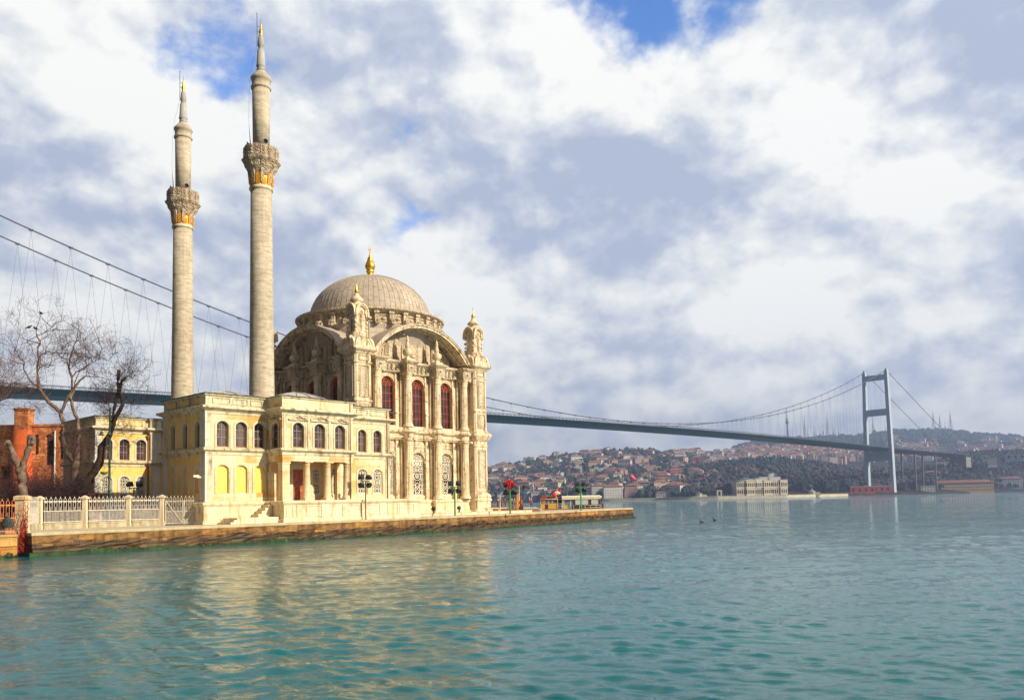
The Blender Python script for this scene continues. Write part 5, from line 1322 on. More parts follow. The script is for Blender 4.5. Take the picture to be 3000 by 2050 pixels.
gen_building('house', 'square white three storey house with red roof beside the floodlight', 'house', 1680, 1240, 14, 11, 8.5, 'white', 'red tiled', 0, storeys=3)
def kiosk(u, label):
    loc, rz = frame_at(u, shore(u) + 4, 1.6); r = empty('kiosk', loc, rz); tag(r, label, 'kiosk', 'palace sea kiosks')
    b = MB(); b.loops([[(4 * cos(pi / 8 + q * pi / 4), 4 * sin(pi / 8 + q * pi / 4), z) for q in range(8)] for z in (0, 4.2)]); b.box(3, 9, -2, 2, 0, 3.6); b.build('wall', M_PALS, r)
    b = MB(); b.loops([[(k * cos(pi / 8 + q * pi / 4), k * sin(pi / 8 + q * pi / 4), z) for q in range(8)] for k, z in ((4.6, 4.2), (4.2, 4.8), (2.2, 5.6), (.8, 7), (.2, 8.6), (.05, 9.6))]); b.build('roof', ROOFC['flat grey'], r)
    for q in range(8): m_ = MB(); m_.box(3.68, 3.78, -.5, .5, .8, 3.2); m_.build('window', M_DARK, r, rz=q * pi / 4)
kiosk(2375, 'small pale pointed roof kiosk on the sea wall right of the palace'); kiosk(2044, 'small pale pointed roof kiosk on the sea wall left of the palace')
b = MB(); b.box(-3, -1.2, -1, 1, 0, 7); b.box(1.2, 3, -1, 1, 0, 7); b.box(-3.2, 3.2, -1.1, 1.1, 7, 8.4); loc, rz = frame_at(2104, shore(2104) + 4, 1.6); o = b.build('sea_gate', M_PALS, None, loc, rz); tag(o, 'small white gateway standing on the sea wall left of the palace', 'gate')
b = MB(); pts = [far_pt(u, shore(u) - .8) for u in range(1760, 2500, 20)]; moulding(b, pts, [(0, -1), (0, 1.9), (.25, 2.0), (.25, 2.5), (0, 2.6)], back=1.2)
for u in range(1930, 2490, 6): x, y = far_pt(u, shore(u)); b.box(x - .25, x + .25, y - .6, y - .1, 2.5, 3.7)
o = b.build('sea_wall', M_PALS); tag(o, 'low pale sea wall along the palace shore', 'sea wall')
# small domed mosque at the water, left
loc, rz = frame_at(1545, shore(1545) + 20); r = empty('small_mosque', loc, rz); tag(r, 'tiny white domed mosque with one slim minaret on the far shore', 'mosque')
b = MB(); b.box(-6, 6, -5, 6, -2, 6); b.build('wall', FAC['white'], r); b = MB(); b.lathe([(5.3, 6), (5.3, 7), (5, 8.4), (4, 10.2), (2, 11.6), (.1, 12)], 20); b.build('dome', ROOFC['flat grey'], r)
b = MB(); b.lathe([(1, 0), (.9, 18), (1.3, 18.4), (1.3, 19.4), (.8, 19.6), (.75, 23), (.05, 27)], 10, (6.5, 0, 0)); b.build('minaret', M_TOWER, r)
# masts and television tower on the mountain
def top_z(u, v, d): return float(at_y(u, v, d)[2])
M_MAST = plain('lattice steel', (0.12, 0.11, 0.14), .6)
def mast(u, v, wide, label):
    d = 3250; x, y = far_pt(u, d); z0 = ground(u, d) - 6; H = top_z(u, v, d) - z0; b = MB(); B = H * wide
    lv = [0, .08, .16, .25, .35, .45, .55, .62]
    for sx, sy in ((-1, -1), (1, -1), (1, 1), (-1, 1)): b.tube([(sx * B, sy * B, 0), (sx * B * .22, sy * B * .22, H * .62)], .55, 4)
    for a, c_ in zip(lv, lv[1:]):
        wa, wc_ = B * (1 - .78 * a / .62), B * (1 - .78 * c_ / .62)
        for sy in (-1, 1): b.tube([(-wa, sy * wa, a * H), (wc_, sy * wc_, c_ * H)], .35, 3); b.tube([(wa, sy * wa, a * H), (-wc_, sy * wc_, c_ * H)], .35, 3)
        b.tube([(-wc_, -wc_, c_ * H), (wc_, -wc_, c_ * H)], .35, 3)
    b.lathe([(B * .24, .62 * H), (B * .2, .8 * H), (.9, .82 * H), (.5, H)], 5)
    o = b.build('antenna_mast', M_MAST, None, (x, y, z0)); tag(o, label, 'mast', 'antenna masts on the far mountain')
mp = [(2361, 1215), (2370, 1253), (2388, 1243), (2394, 1253), (2407, 1253), (2415, 1241), (2428, 1203), (2444, 1247), (2450, 1252), (2461, 1247), (2562, 1215), (2598, 1248), (2740, 1201), (2759, 1211), (2774, 1234), (2790, 1200)]
ml = ['tall thin mast just right of the television tower', 'short mast touching the tall mast by the television tower', 'short mast, left of a close pair behind the hangers', 'short mast, right of a close pair behind the hangers', 'lone short mast midway between the two tallest on the left', 'medium mast just left of the tallest left hand mast', 'tallest mast of the left hand cluster', 'short mast, first right of the tallest left hand mast', 'short mast, second right of the tallest left hand mast', 'rightmost mast of the left hand cluster', 'pale mast seen between the legs of the bridge tower', 'mast hugging the right leg of the bridge tower', 'wide lattice mast, leftmost of four right of the bridge', 'lattice mast, second of four right of the bridge', 'short thin mast between wider ones right of the bridge', 'tallest wide lattice mast, rightmost of four right of the bridge']
for (u, v), l_ in zip(mp, ml): mast(u, v, .085 if u > 2700 and u != 2774 else .05, l_)
u, d = 2310.5, 3100; x, y = far_pt(u, d); z0 = ground(u, d) - 5; H = top_z(u, 1195, d) - z0; hz = lambda v: top_z(u, v, d) - z0
r = empty('television_tower', (x, y, z0)); tag(r, 'slim television tower with bulging pod seen through the bridge hangers', 'tower')
b = MB(); b.lathe([(4, 0), (2.6, hz(1236)), (2.4, hz(1232))], 10); b.build('shaft', M_MAST, r)
b = MB(); b.lathe([(2.5, hz(1243)), (6, hz(1240)), (6.6, hz(1236)), (6, hz(1233)), (3, hz(1231)), (3.8, hz(1228)), (3.6, hz(1226)), (1.6, hz(1224))], 12); b.build('pod', M_MAST, r)
b = MB(); b.lathe([(1.6, hz(1226)), (1.2, hz(1210)), (.5, H)], 6); b.build('antenna', M_MAST, r)
# the red flag over the shore
def flag(w_, h_):
    """red flag with white crescent and star, rippled"""
    f = MB(); N = 24; zz = lambda s_, t_: (.08 * sin(s_ * 7 + t_) * w_)
    rows = [[(w_ * i / N, zz(i / N, j * .3), h_ * j / 12 - .10 * w_ * (i / N)) for i in range(N + 1)] for j in range(13)]
    vs = [p for r_ in rows for p in r_]; f.add(vs, [(j * (N + 1) + i, j * (N + 1) + i + 1, (j + 1) * (N + 1) + i + 1, (j + 1) * (N + 1) + i) for j in range(12) for i in range(N)], 0, True)
    for sgn in (-1, 1):
        def pt(x, z): return (x, zz(x / w_, z / h_ * 3.6) + sgn * .012 * w_ * .5, z - .10 * x)
        cx_, cy_, ro, ri = .40 * w_, .5 * h_, .25 * h_, .2 * h_; n = 22
        oo = [(cx_ + ro * cos(q), cy_ + ro * sin(q)) for q in [radians(38) + radians(284) * k / n for k in range(n + 1)]]
        c2 = cx_ + .0625 * h_; ii = [(c2 + ri * cos(q), cy_ + ri * sin(q)) for q in [radians(50) + radians(260) * k / n for k in range(n + 1)]]
        vs = [pt(*p) for p in oo] + [pt(*p) for p in ii]; f.add(vs, [(k, k + 1, n + 2 + k, n + 1 + k) for k in range(n)], 1)
        st = []
        for k in range(10): R = .125 * h_ if k % 2 == 0 else .05 * h_; q = pi + pi * k / 5; st.append(pt(cx_ + .30 * h_ + R * cos(q), cy_ + R * sin(q)))
        f.add([pt(cx_ + .30 * h_, cy_)] + st, [(0, 1 + k, 1 + (k + 1) % 10) for k in range(10)], 1)
    return f
M_FLAGR = plain('red flag cloth', (0.72, 0.015, 0.03), .7, 0, .1); M_FLAGW = plain('white flag mark', (0.85, 0.83, 0.80), .7, 0, .05)
loc, rz = frame_at(1840, 1180); r = empty('flagpole', loc, rz); tag(r, 'giant red flag with white crescent and star flying above the far shore', 'flag')
zt = top_z(1840, 1388, 1180) - loc[2]; b = MB(); b.lathe([(.3, -2), (.2, zt + .6), (.05, zt + 1)], 8); b.build('pole', M_TOWER, r)
f = flag(11, 7.2); f.build('flag', [M_FLAGR, M_FLAGW], r, (.2, 0, zt - 7.4))
# passenger ferry at the right edge
loc, rz = frame_at(2973, shore(2973) - 14, 0); r = empty('ferry', loc, rz); tag(r, 'long white passenger ferry moored at the right hand shore', 'ferry')
b = MB(); b.loops([[(-12, -2, -1), (12, -2, -1), (14, 0, -1), (12, 2, -1), (-12, 2, -1)], [(-13, -2.4, 2), (13, -2.4, 2), (15.5, 0, 2.3), (13, 2.4, 2), (-13, 2.4, 2)]]); b.build('hull', FAC['white'], r)
b = MB(); b.box(-12, 11, -2.1, 2.1, 2, 4.6); b.box(-12.6, 12, -2.5, 2.5, 4.6, 5.1); b.build('cabin', MATS['white render'], r)
wn = None
for k in range(10):
    m_ = MB(); m_.box(-11 + k * 2.2, -9.6 + k * 2.2, -2.2, -2.08, 2.8, 4.1); m_.build('window', M_DARK, r)

# trees along the far shore that stand out one by one
M_FTRUNK = plain('far bark', (0.06, 0.045, 0.035), .9)
def shore_tree(u, back, h, w_, kind, label, seed):
    d = shore(u) + back; x, y = far_pt(u, d); rt = empty('cypress_tree' if kind == 2 else 'shore_tree', (x, y, ground(u, d))); tag(rt, label, 'tree', 'trees on the far shore')
    r = random.Random(seed); b = MB(); b.lathe([(.5, -1), (.35, h * .3), (.15, h * .7)], 7); b.build('trunk', M_FTRUNK, rt)
    b = MB()
    for k in range(60 if kind != 2 else 44):
        if kind == 2: t_ = r.random(); R = w_ * (1 - t_) ** .6 * (.5 + t_ * .8 if t_ < .4 else 1); q = r.uniform(0, 6.28); p = Vector((R * .7 * cos(q), R * .7 * sin(q), h * (.06 + .94 * t_))); s_ = w_ * r.uniform(.25, .5) * (1.1 - t_)
        else:
            q = r.uniform(0, 6.28); e = r.uniform(-.9, 1.0); R = w_ * sqrt(max(.05, 1 - e * e)) * r.uniform(.6, 1.0); p = Vector((R * cos(q), R * sin(q), h * (.58 + .36 * e))); s_ = w_ * r.uniform(.16, .34)
        n = 6; a0 = r.uniform(0, 6)
        b.loops([[(p.x + s_ * kk * r.uniform(.6, 1.3) * cos(a0 + 2 * pi * i / n), p.y + s_ * kk * r.uniform(.6, 1.3) * sin(a0 + 2 * pi * i / n), p.z + s_ * t_) for i in range(n)] for t_, kk in ((-.9, .3), (-.2, 1), (.4, .8), (.95, .15))])
    b.build('crown', {0: M_WOODD, 1: M_WOODG, 2: M_WOODD, 3: M_WOODB}[kind], rt)
for i, a in enumerate([(2132, 40, 15, 6.5, 0, 'dark round evergreen tree just left of the palace'), (2118, 34, 11, 5, 1, 'small green tree beside the white sea gate'), (2012, 40, 14, 6.5, 3, 'bare brown tree right of the wide cream mansion'), (2340, 36, 16, 8, 0, 'big dark evergreen tree close to the right end of the palace'),
    (2405, 44, 17, 9, 0, 'big dark evergreen tree right of the right hand kiosk'), (2436, 52, 15, 8, 1, 'green bushy tree between the right kiosk and the red hall'), (2466, 46, 16, 8, 0, 'dark evergreen tree just left of the red waterside hall'), (2640, 60, 13, 6, 3, 'bare tree right of the bridge tower foot'),
    (2672, 70, 12, 6, 0, 'dark tree midway between bridge tower and small white house'), (2908, 60, 12, 5.5, 0, 'dark tree between the barracks and the school'), (2930, 50, 9, 4, 1, 'small green tree in front of the white school'), (2085, 300, 21, 3.2, 2, 'slim dark cypress beside the pale green house'),
    (1712, 120, 18, 3, 2, 'slim dark cypress behind the white roofed boat'), (1985, 200, 20, 3.4, 2, 'slim dark cypress right above the wide cream mansion'), (1872, 60, 13, 6, 3, 'bare grey tree at the waterside below the red flag'), (1892, 70, 12, 6, 1, 'green tree at the waterside left of the columned villa')]): shore_tree(*a, 60 + i)

# ------------------------------------------------------------------ fence, gate and posts along the garden
M_FWHITE = plain('white painted iron', (0.62, 0.56, 0.48), .5, 0, .2)
M_FORANGE = plain('orange lit iron', (0.62, 0.20, 0.06), .6, 0, .35, 9)  # orange light on the left fence, put into the iron's colour
M_POST = stone('cream stone post', (0.64, 0.54, 0.36), (0.72, 0.63, 0.45), stain=(0.32, 0.22, 0.12), bump=.25, streak=.5, scale=1.5)
def gp(u, d, z=ZQ):
    q = at_y(u, VH, d); return Vector((float(q[0]), float(q[1]), z))
def picket_panel(L, h, mat, parent, name='panel', pitch=.262, diag=0):
    """iron panel of arched hairpin pickets, local x 0..L, from z=0 to h"""
    b = MB(); n = max(2, round(L / pitch)); pt_ = L / n; w_ = .021
    for z in (.06, h * .44, h * .80): b.box(0, L, -.015, .015, z, z + .045)
    for i in range(n):
        x = pt_ * (i + .5); hw = pt_ * .27; t = h - .13
        for sx in (-1, 1): b.box(x + sx * hw - w_ / 2, x + sx * hw + w_ / 2, -w_ / 2, w_ / 2, 0, t - hw)
        b.ring(x, t - hw, hw, w_, w_, 0, 8, 0, pi)
        b.lathe([(.012, t - .01), (.035, t + .03), (.004, t + .13)], 5, (x, 0, 0))
        b.box(x - w_ / 2, x + w_ / 2, -w_ / 2, w_ / 2, 0, h * .56); b.lathe([(.008, h * .56), (.022, h * .57 + .02), (.002, h * .57 + .08)], 5, (x, 0, 0))
        b.ring(x, h * .80 - .0, hw * .8, .03, w_, 0, 8)
        b.box(x + pt_ / 2 - w_ / 2, x + pt_ / 2 + w_ / 2, -w_ / 2, w_ / 2, 0, h * .44)
    if diag: b.bar((.02 if diag > 0 else L - .02, -.02, h * .84), (L - .04 if diag > 0 else .04, -.02, .06), .05, .03); b.box(0, .05, -.025, .025, 0, h * .84); b.box(L - .05, L, -.025, .025, 0, h * .84)
    return b.build(name, mat, parent)
def stone_post(parent, p, h, w_=.3, base=.3):
    b = MB(); b.box(-w_ / 2 - .05, w_ / 2 + .05, -w_ / 2 - .05, w_ / 2 + .05, 0, base); b.loops([[(sx * q, sy * q, z) for sx, sy in ((-1, -1), (1, -1), (1, 1), (-1, 1))] for q, z in ((w_ / 2, base), (w_ / 2 * .92, h - .2), (w_ / 2 + .06, h - .17), (w_ / 2 + .06, h - .06), (w_ / 2 + .02, h - .04), (.04, h + .05))])
    o = b.build('post', M_POST, parent); o.location = p; return o
FP = [(117, 52.6), (249, 54.2), (377, 56.0), (475, 57.3), (601, 57.5)]
W5 = [gp(u, d) for u, d in FP]
fence = empty('garden_fence', W5[0]); tag(fence, 'white iron fence of arched pickets between stone posts left of the gate', 'fence')
def rel(p): return p - W5[0]
M_CURB = stone('fence curb stone', (0.42, 0.36, 0.24), (0.55, 0.48, 0.33), stain=(0.22, 0.17, 0.09), bump=.4, streak=.6, scale=1.5)
for i in range(4):
    stone_post(fence, rel(W5[i]), 2.1, .27)
for i in range(3):
    a, c = W5[i], W5[i + 1]; d = c - a; L = d.length - .42; q = atan2(d.y, d.x); s_ = a + d.normalized() * .21
    o = picket_panel(L, 1.72, M_FWHITE, fence); o.location = rel(s_) + Vector((0, 0, .38)); o.rotation_euler = (0, 0, q)
    b = MB(); b.box(0, L, -.14, .14, 0, .38); b.box(-.02, L + .02, -.17, .17, .3, .384); o = b.build('curb', M_CURB, fence); o.location = rel(s_); o.rotation_euler = (0, 0, q)
pL = gp(80, 50.4); a, c = pL, W5[0]; d = c - a; L = d.length - .5; s_ = a + d.normalized() * .3; q = atan2(d.y, d.x)
o = picket_panel(L, 1.72, M_FWHITE, fence); o.location = rel(s_) + Vector((0, 0, .38)); o.rotation_euler = (0, 0, q)
b = MB(); b.box(0, L, -.14, .14, 0, .38); o = b.build('curb', M_CURB, fence); o.location = rel(s_); o.rotation_euler = (0, 0, q)
a, c = W5[3], W5[4]; d = c - a; q = atan2(d.y, d.x)
gate = empty('garden_gate', a + d.normalized() * .22, q); tag(gate, 'white double iron gate with diagonal braces beside the yellow corner', 'gate')
L = (d.length - .46) / 2
o = picket_panel(L - .02, 2.0, M_FWHITE, gate, 'gate_leaf', .25, 1); o.location = (0, 0, .06); o = picket_panel(L - .02, 2.0, M_FWHITE, gate, 'gate_leaf', .25, -1); o.location = (L + .02, 0, .06)
gpst = empty('gate_post', W5[4]); tag(gpst, 'single cream stone post right of the white double gate', 'post'); stone_post(gpst, (0, 0, 0), 2.1, .3)
# shaded garden soil behind the fence, the shade there put into its colour
b = MB(); pts = [gp(-300, 52.2), W5[0], W5[1], W5[2], W5[3], gp(603, 57.8)] + [Vector(site(a, n)) for a, n in ((-17.8, -.5), (-17.8, -40), (-60, -40))]
b.add([(p.x - .1, p.y + .22, ZQ + .005) for p in pts], [tuple(range(len(pts)))]); o = b.build('garden_ground', plain('shaded garden soil', (0.055, 0.038, 0.028), .95, 0, .5, 1.2, .5)); tag(o, 'bare garden soil behind the white fence, its shade put into the dark colour', None, None, 'structure')
# big pillar and the old wall with the orange fence at the left edge
pil_ = empty('stone_pillar', gp(66, 46.2, .0)); tag(pil_, 'tall cream pillar at the end of the orange fence, streaked orange', 'pillar')
b = MB(); b.loops([[(sx * q, sy * q, z) for sx, sy in ((-1, -1), (1, -1), (1, 1), (-1, 1))] for q, z in ((.31, 0), (.31, 1.3), (.27, 1.4), (.26, 3.1), (.33, 3.14), (.33, 3.32), (.3, 3.34), (.2, 3.38))]); b.build('shaft', stone('orange streaked stone', (0.60, 0.47, 0.28), (0.68, 0.57, 0.38), stain=(0.66, 0.20, 0.03), bump=.3, streak=.9, scale=1.2), pil_)
p0, p1 = gp(-160, 42.4), gp(53, 44.6); d = p1 - p0; q = atan2(d.y, d.x); L = d.length
ow = empty('garden_wall', (p0.x, p0.y, 0), q); tag(ow, 'old orange brown stone wall at the left edge above the water', 'wall')
M_OLD = stone('old orange masonry', (0.36, 0.14, 0.03), (0.55, 0.27, 0.06), stain=(0.12, 0.04, 0.015), block=(1.0, .45), bump=.9, streak=.6, scale=1.0)
b = MB(); b.box(0, L, 0, .5, -.6, .62); b.build('lower_wall', M_OLD, ow); b = MB(); b.box(0, L - .02, -.08, .5, .625, 1.12); b.box(0, L, -.16, .55, 1.125, 1.26); b.build('cap_course', stone('orange cap stone', (0.50, 0.26, 0.07), (0.60, 0.36, 0.12), stain=(0.16, 0.07, 0.03), block=(1.4, .5), bump=.6, streak=.5), ow)
b = MB()
rr = random.Random(2)
for k in range(150):
    x = rr.uniform(0, L); z = rr.uniform(-.1, .28) * rr.random(); s_ = rr.uniform(.05, .14); b.add([(x - s_, -.05, z), (x + s_, -.06, z - .02), (x, -.14, z - s_), (x, -.01, z + s_)], [(0, 2, 1), (0, 1, 3), (1, 2, 3), (0, 3, 2)])
b.build('algae', M_ALGAE, ow)
of = empty('old_fence', (p0.x, p0.y, 1.26), q); tag(of, 'picket fence with orange light put into its colour, standing on the old wall at the left edge', 'fence'); o = picket_panel(L - .05, 1.95, M_FORANGE, of); o.location = (0, .15, 0)
b = MB(); rr = random.Random(8); R = []
for t_, k in ((0, .75), (.2, 1), (.45, .95), (.7, .7), (.9, .4), (1, .15)): R.append([(.34 * k * rr.uniform(.8, 1.15) * cos(i * pi / 5), .16 * k * rr.uniform(.8, 1.2) * sin(i * pi / 5), .62 * t_ + .05 * rr.random()) for i in range(10)])
b.loops(R); o = b.build('dark_bundle', plain('dark grey cloth', (0.05, 0.055, 0.05), .8, 0, .3, 5, .4), None, gp(24, 43.9, 1.62)); tag(o, 'dark grey bundle hanging in front of the orange fence', 'bundle')
# red creeper on the pillar
M_VINE = plain('red creeper stems', (0.34, 0.02, 0.01), .7, 0, .4, 6)
b = MB(); rr = random.Random(5); base = gp(72, 45.6, .2)
for k in range(26):
    x = rr.uniform(-.25, .38); P = [Vector((x, -.12 - rr.random() * .1, 0))]
    top = rr.uniform(.8, 3.0) * (1 - .3 * abs(x - .1))
    while P[-1].z < top: P.append(P[-1] + Vector((rr.uniform(-.09, .09) - (P[-1].x - .08) * .12, rr.uniform(-.04, .04), rr.uniform(.1, .22))))
    b.tube(P, [.022 * (1 - .7 * i / len(P)) for i in range(len(P))], 4)
    for i in range(1, len(P), 2):
        e = P[i] + Vector((rr.uniform(-.25, .3), rr.uniform(-.1, .02), rr.uniform(-.12, .15))); b.tube([P[i], e], [.011, .004], 3)
o = b.build('creeper', M_VINE, None, base); tag(o, 'bare red creeper climbing the cream pillar at the left edge', 'creeper')

# ------------------------------------------------------------------ floodlights and lamps
def flood_head(parent, loc, rx, rz, s=1.0):
    b = MB(); b.loops([[(sx * w_, y, z) for sx, z in ((-1, -h_), (1, -h_), (1, h_), (-1, h_))] for y, w_, h_ in ((-.16, .24, .19), (-.1, .22, .18), (.06, .17, .13), (.2, .10, .09))]); b.box(-.25, .25, -.19, -.15, .17, .2)
    o = b.build('floodlight', M_IRON, parent); o.location = loc; o.rotation_euler = (rx, 0, rz); o.scale = (s, s, s)
    g = MB(); g.box(-.2, .2, -.166, -.161, -.15, .15); g.build('lens', M_GLASSR, o); return o
def light_post(label, p, h, face, r=.055, s=1.0, heads=None, mat=None):
    root = empty('floodlight_post', p, 0); tag(root, label, 'floodlight', 'floodlight posts on the quay')
    b = MB(); b.lathe([(r * 1.8, 0), (r * 1.8, .04), (r, .06), (r, h)], 12); b.build('pole', mat or M_GREENP, root)
    b = MB(); b.T = Matrix.Rotation(face, 4, 'Z'); b.box(-.42 * s, .42 * s, -.04, .04, h - .02, h + .05)
    for sx in (-1, 1): b.tube([(0, 0, h - .3 * s), (sx * .3 * s, 0, h)], .025, 5); b.tube([(sx * .34 * s, 0, h - .1), (sx * .34 * s, 0, h + .2)], .02, 4)
    b.build('crossarm', mat or M_GREENP, root)
    for sx, sz, rx in heads or ((-1, 1, -.35), (1, 1, -.35), (-1, -1, .5), (1, -1, .5)):
        q = Vector((cos(face), sin(face), 0)) * (sx * .36 * s)
        flood_head(root, (q.x, q.y, h + sz * .27 * s), rx, face + pi * (1 if sz > 0 else 1) + sx * .25, s)
    return root
hq = lambda u, v, d: float(at_y(u, v, d)[2]) - ZQ
light_post('floodlight post with four black lamps standing in front of the portico', site(-6.0, 9.0), 2.95, TH, .05, 1.0, mat=plain('olive post', (0.10, 0.08, 0.02), .5))
light_post('green floodlight post with four black lamps in front of the lattice windows', site(4.55, 8.0), 2.5, TH - .7, .075, 1.05)
fl3 = light_post('green floodlight post hung with red cloth, right of the mosque corner', gp(1494, 77.5), 2.35, .1, .085, 1.15)
b = MB(); rr = random.Random(6)
for cx_, cz_, w_, h_, tl in ((-.34, 3.12, .28, .3, .5), (.02, 3.2, .42, .5, -.4), (-.12, 2.72, .3, .5, .15), (.34, 2.95, .4, .36, .7), (.05, 2.9, .24, .55, -.1)):
    N = 8; vs = []
    for jj in range(N + 1):
        for ii in range(N + 1):
            s_, t_ = ii / N - .5, jj / N; wd = w_ * (1 - .35 * t_ + .12 * sin(9 * t_))
            vs.append((cx_ + wd * s_ + tl * h_ * t_ * .5 + .03 * sin(11 * t_ + 5 * s_), -.34 + .07 * sin(13 * s_ + 4 * t_) + rr.uniform(-.02, .02), cz_ - h_ * t_ + .05 * sin(8 * s_) - .1 * abs(s_)))
    for off in (0, .025): b.add([(x, y + off, z) for x, y, z in vs], [(a * (N + 1) + c_, a * (N + 1) + c_ + 1, (a + 1) * (N + 1) + c_ + 1, (a + 1) * (N + 1) + c_) for a in range(N) for c_ in range(N)], 0, True)
o = b.build('red_cloth', M_FLAGR, None, gp(1494, 77.5)); tag(o, 'red cloth bunched round the lamps of a green floodlight post', 'cloth')
light_post('green floodlight post with black lamps in front of the white roofed boat', gp(1702, 89.6), 2.55, .15, .08, 1.1)
light_post('small green post with two black lamps behind the white fence', gp(392, 62), 2.75, -.1, .05, 1.0, heads=((-1, 1, -.4), (1, 1, -.2)))
for (a, n), l_ in zip(((-.3, 5.45), (4.4, 5.4), (7.6, 5.4)), ('small black ground spotlight, leftmost at the foot of the mosque', 'small black ground spotlight, middle one at the foot of the mosque', 'small black ground spotlight, rightmost at the foot of the mosque')):
    root = empty('ground_spotlight', site(a, n, .46), TH); tag(root, l_, 'spotlight', 'ground spotlights'); flood_head(root, (0, 0, .16), -.7, pi, .75); b = MB(); b.box(-.05, .05, -.05, .05, -.22, .1); b.build('bracket', M_IRON, root)
# low ledge in front of the mosque
b = MB(); b.box(-.2, 17.6, -5.7, -1.0, 0, .2); b.box(-.25, 17.65, -5.75, -5.0, .2, .24); o = b.build('mosque_ledge', M_PLINTH, None, site(0, 0), TH); tag(o, 'low pale stone ledge running along the foot of the mosque', 'ledge')
# old street lamp with green shades
lp = empty('street_lamp', gp(320, 60.0)); tag(lp, 'dark green street lamp with bell shades and a hanging flower basket', 'street lamp')
hl = lambda v: hq(320, v, 60.0)
b = MB(); b.lathe([(.2, 0), (.18, .5), (.1, .7), (.085, 2.5), (.12, 2.55), (.085, 2.65), (.075, hl(1345)), (.1, hl(1343)), (.07, hl(1338)), (.06, hl(1202)), (.1, hl(1200)), (.1, hl(1197)), (.03, hl(1192))], 10); b.build('post', M_DKGREEN, lp)
for x in (-.5, .08):
    b = MB(); b.tube([(0, 0, hl(1262)), (x * .6, -.2, hl(1257)), (x, -.25, hl(1262))], .02, 5); b.lathe([(.04, .3), (.07, .25), (.12, .1), (.26, .0), (.2, .02), (.05, .1)], 14, (x, -.25, hl(1275))); b.build('lamp_shade', M_DKGREEN, lp)
b = MB(); b.tube([(0, 0, hl(1368)), (-.2, 0, hl(1366)), (-.4, 0, hl(1370))], .02, 5); b.lathe([(.06, -.16), (.2, -.1), (.27, .05), (.24, .06), (.1, -.02)], 12, (-.4, 0, hl(1383)))
for k in range(3): b.tube([(-.4 + .22 * cos(k * 2.1), .22 * sin(k * 2.1), hl(1381)), (-.4, 0, hl(1370))], .008, 3)
b.build('flower_basket', M_GREENP, lp)
b = MB(); b.tube([(0, 0, hl(1372)), (.2, 0, hl(1365)), (.38, 0, hl(1367)), (.42, 0, hl(1374))], .018, 5); b.build('arm', M_DKGREEN, lp)

# ------------------------------------------------------------------ brick ruin with chimney behind the garden
M_BRICK = stone('worn orange brick', (0.44, 0.11, 0.035), (0.70, 0.29, 0.10), stain=(0.16, 0.05, 0.03), block=(.5, .16), bump=.5, streak=.8, scale=1.0, patch=(0.80, 0.40, 0.16))
DB = 92.0; x0 = float(at_y(-60, VH, DB)[0]); x1 = float(at_y(189, VH, DB)[0]); zt = float(at_y(60, 1244, DB)[2])
br_ = empty('brick_building', (x0, DB, ZQ)); tag(br_, 'roofless orange brick building with a square chimney behind the bare trees', 'building')
xx = lambda u: float(at_y(u, VH, DB)[0]) - x0
zz_ = lambda v: float(at_y(100, v, DB)[2]) - ZQ
b = MB(); wall(b, (0, 0), (x1 - x0, 0), 0, zt - ZQ, [(xx(130), xx(159), zz_(1362), zz_(1272), .25), (xx(99), xx(111), zz_(1330), zz_(1273), 0), (xx(2), xx(28), zz_(1402), zz_(1363), 0), (xx(172), xx(186), zz_(1345), zz_(1305), .3)], .6)
b.add([(x1 - x0, 0, 0), (x1 - x0, 9, 0), (x1 - x0, 9, zt - ZQ), (x1 - x0, 0, zt - ZQ)], [(0, 1, 2, 3)]); b.box(-.1, x1 - x0 + .1, -.12, .6, zt - ZQ - .25, zt - ZQ + .02); b.box(xx(3), xx(30), -.15, .0, zz_(1279), zz_(1273)); b.build('wall', M_BRICK, br_)
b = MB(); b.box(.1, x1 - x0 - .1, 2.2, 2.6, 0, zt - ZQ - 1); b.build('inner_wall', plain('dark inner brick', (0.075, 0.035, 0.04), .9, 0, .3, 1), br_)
b = MB(); b.box(xx(50.5), xx(90.5), -.8, .4, zz_(1259), zz_(1200)); b.box(xx(49), xx(92), -.88, .5, zz_(1204), zz_(1200.5)); b.box(xx(48), xx(93.5), -.95, .55, zz_(1200), zz_(1197)); b.build('chimney', M_BRICK, br_)
b = MB(); b.box(xx(50), xx(91), -.82, .4, 0, zz_(1259.5)); b.build('chimney_base', plain('red orange plaster', (0.76, 0.15, 0.035), .8, 0, .2, 1), br_)
b = MB(); b.tube([(xx(161), -.15, zz_(1262)), (xx(161), -.15, 0)], .09, 6); b.build('downpipe', M_FWHITE, br_)

# ------------------------------------------------------------------ people
def skin_obj(name, joints, bones, mat, parent, sub=2):
    me = bpy.data.meshes.new(name); me.from_pydata([j[0] for j in joints], bones, []); me.materials.append(mat)
    o = bpy.data.objects.new(name, me); COL.objects.link(o); o.parent = parent
    o.modifiers.new('skin', 'SKIN'); o.modifiers['skin'].use_smooth_shade = True
    for i, j in enumerate(joints):
        r = j[1]; me.skin_vertices[0].data[i].radius = r if isinstance(r, tuple) else (r, r)
    me.skin_vertices[0].data[0].use_root = True
    m_ = o.modifiers.new('sub', 'SUBSURF'); m_.levels = sub; m_.render_levels = sub
    return o
M_SKIN = plain('skin', (0.46, 0.27, 0.19), .6, 0, .05); M_HAIR = plain('dark hair', (0.02, 0.015, 0.012), .6)
CLOTH = {}
def cloth(c):
    if c not in CLOTH: CLOTH[c] = plain('cloth %d' % len(CLOTH), c, .85, 0, .2, 8)
    return CLOTH[c]
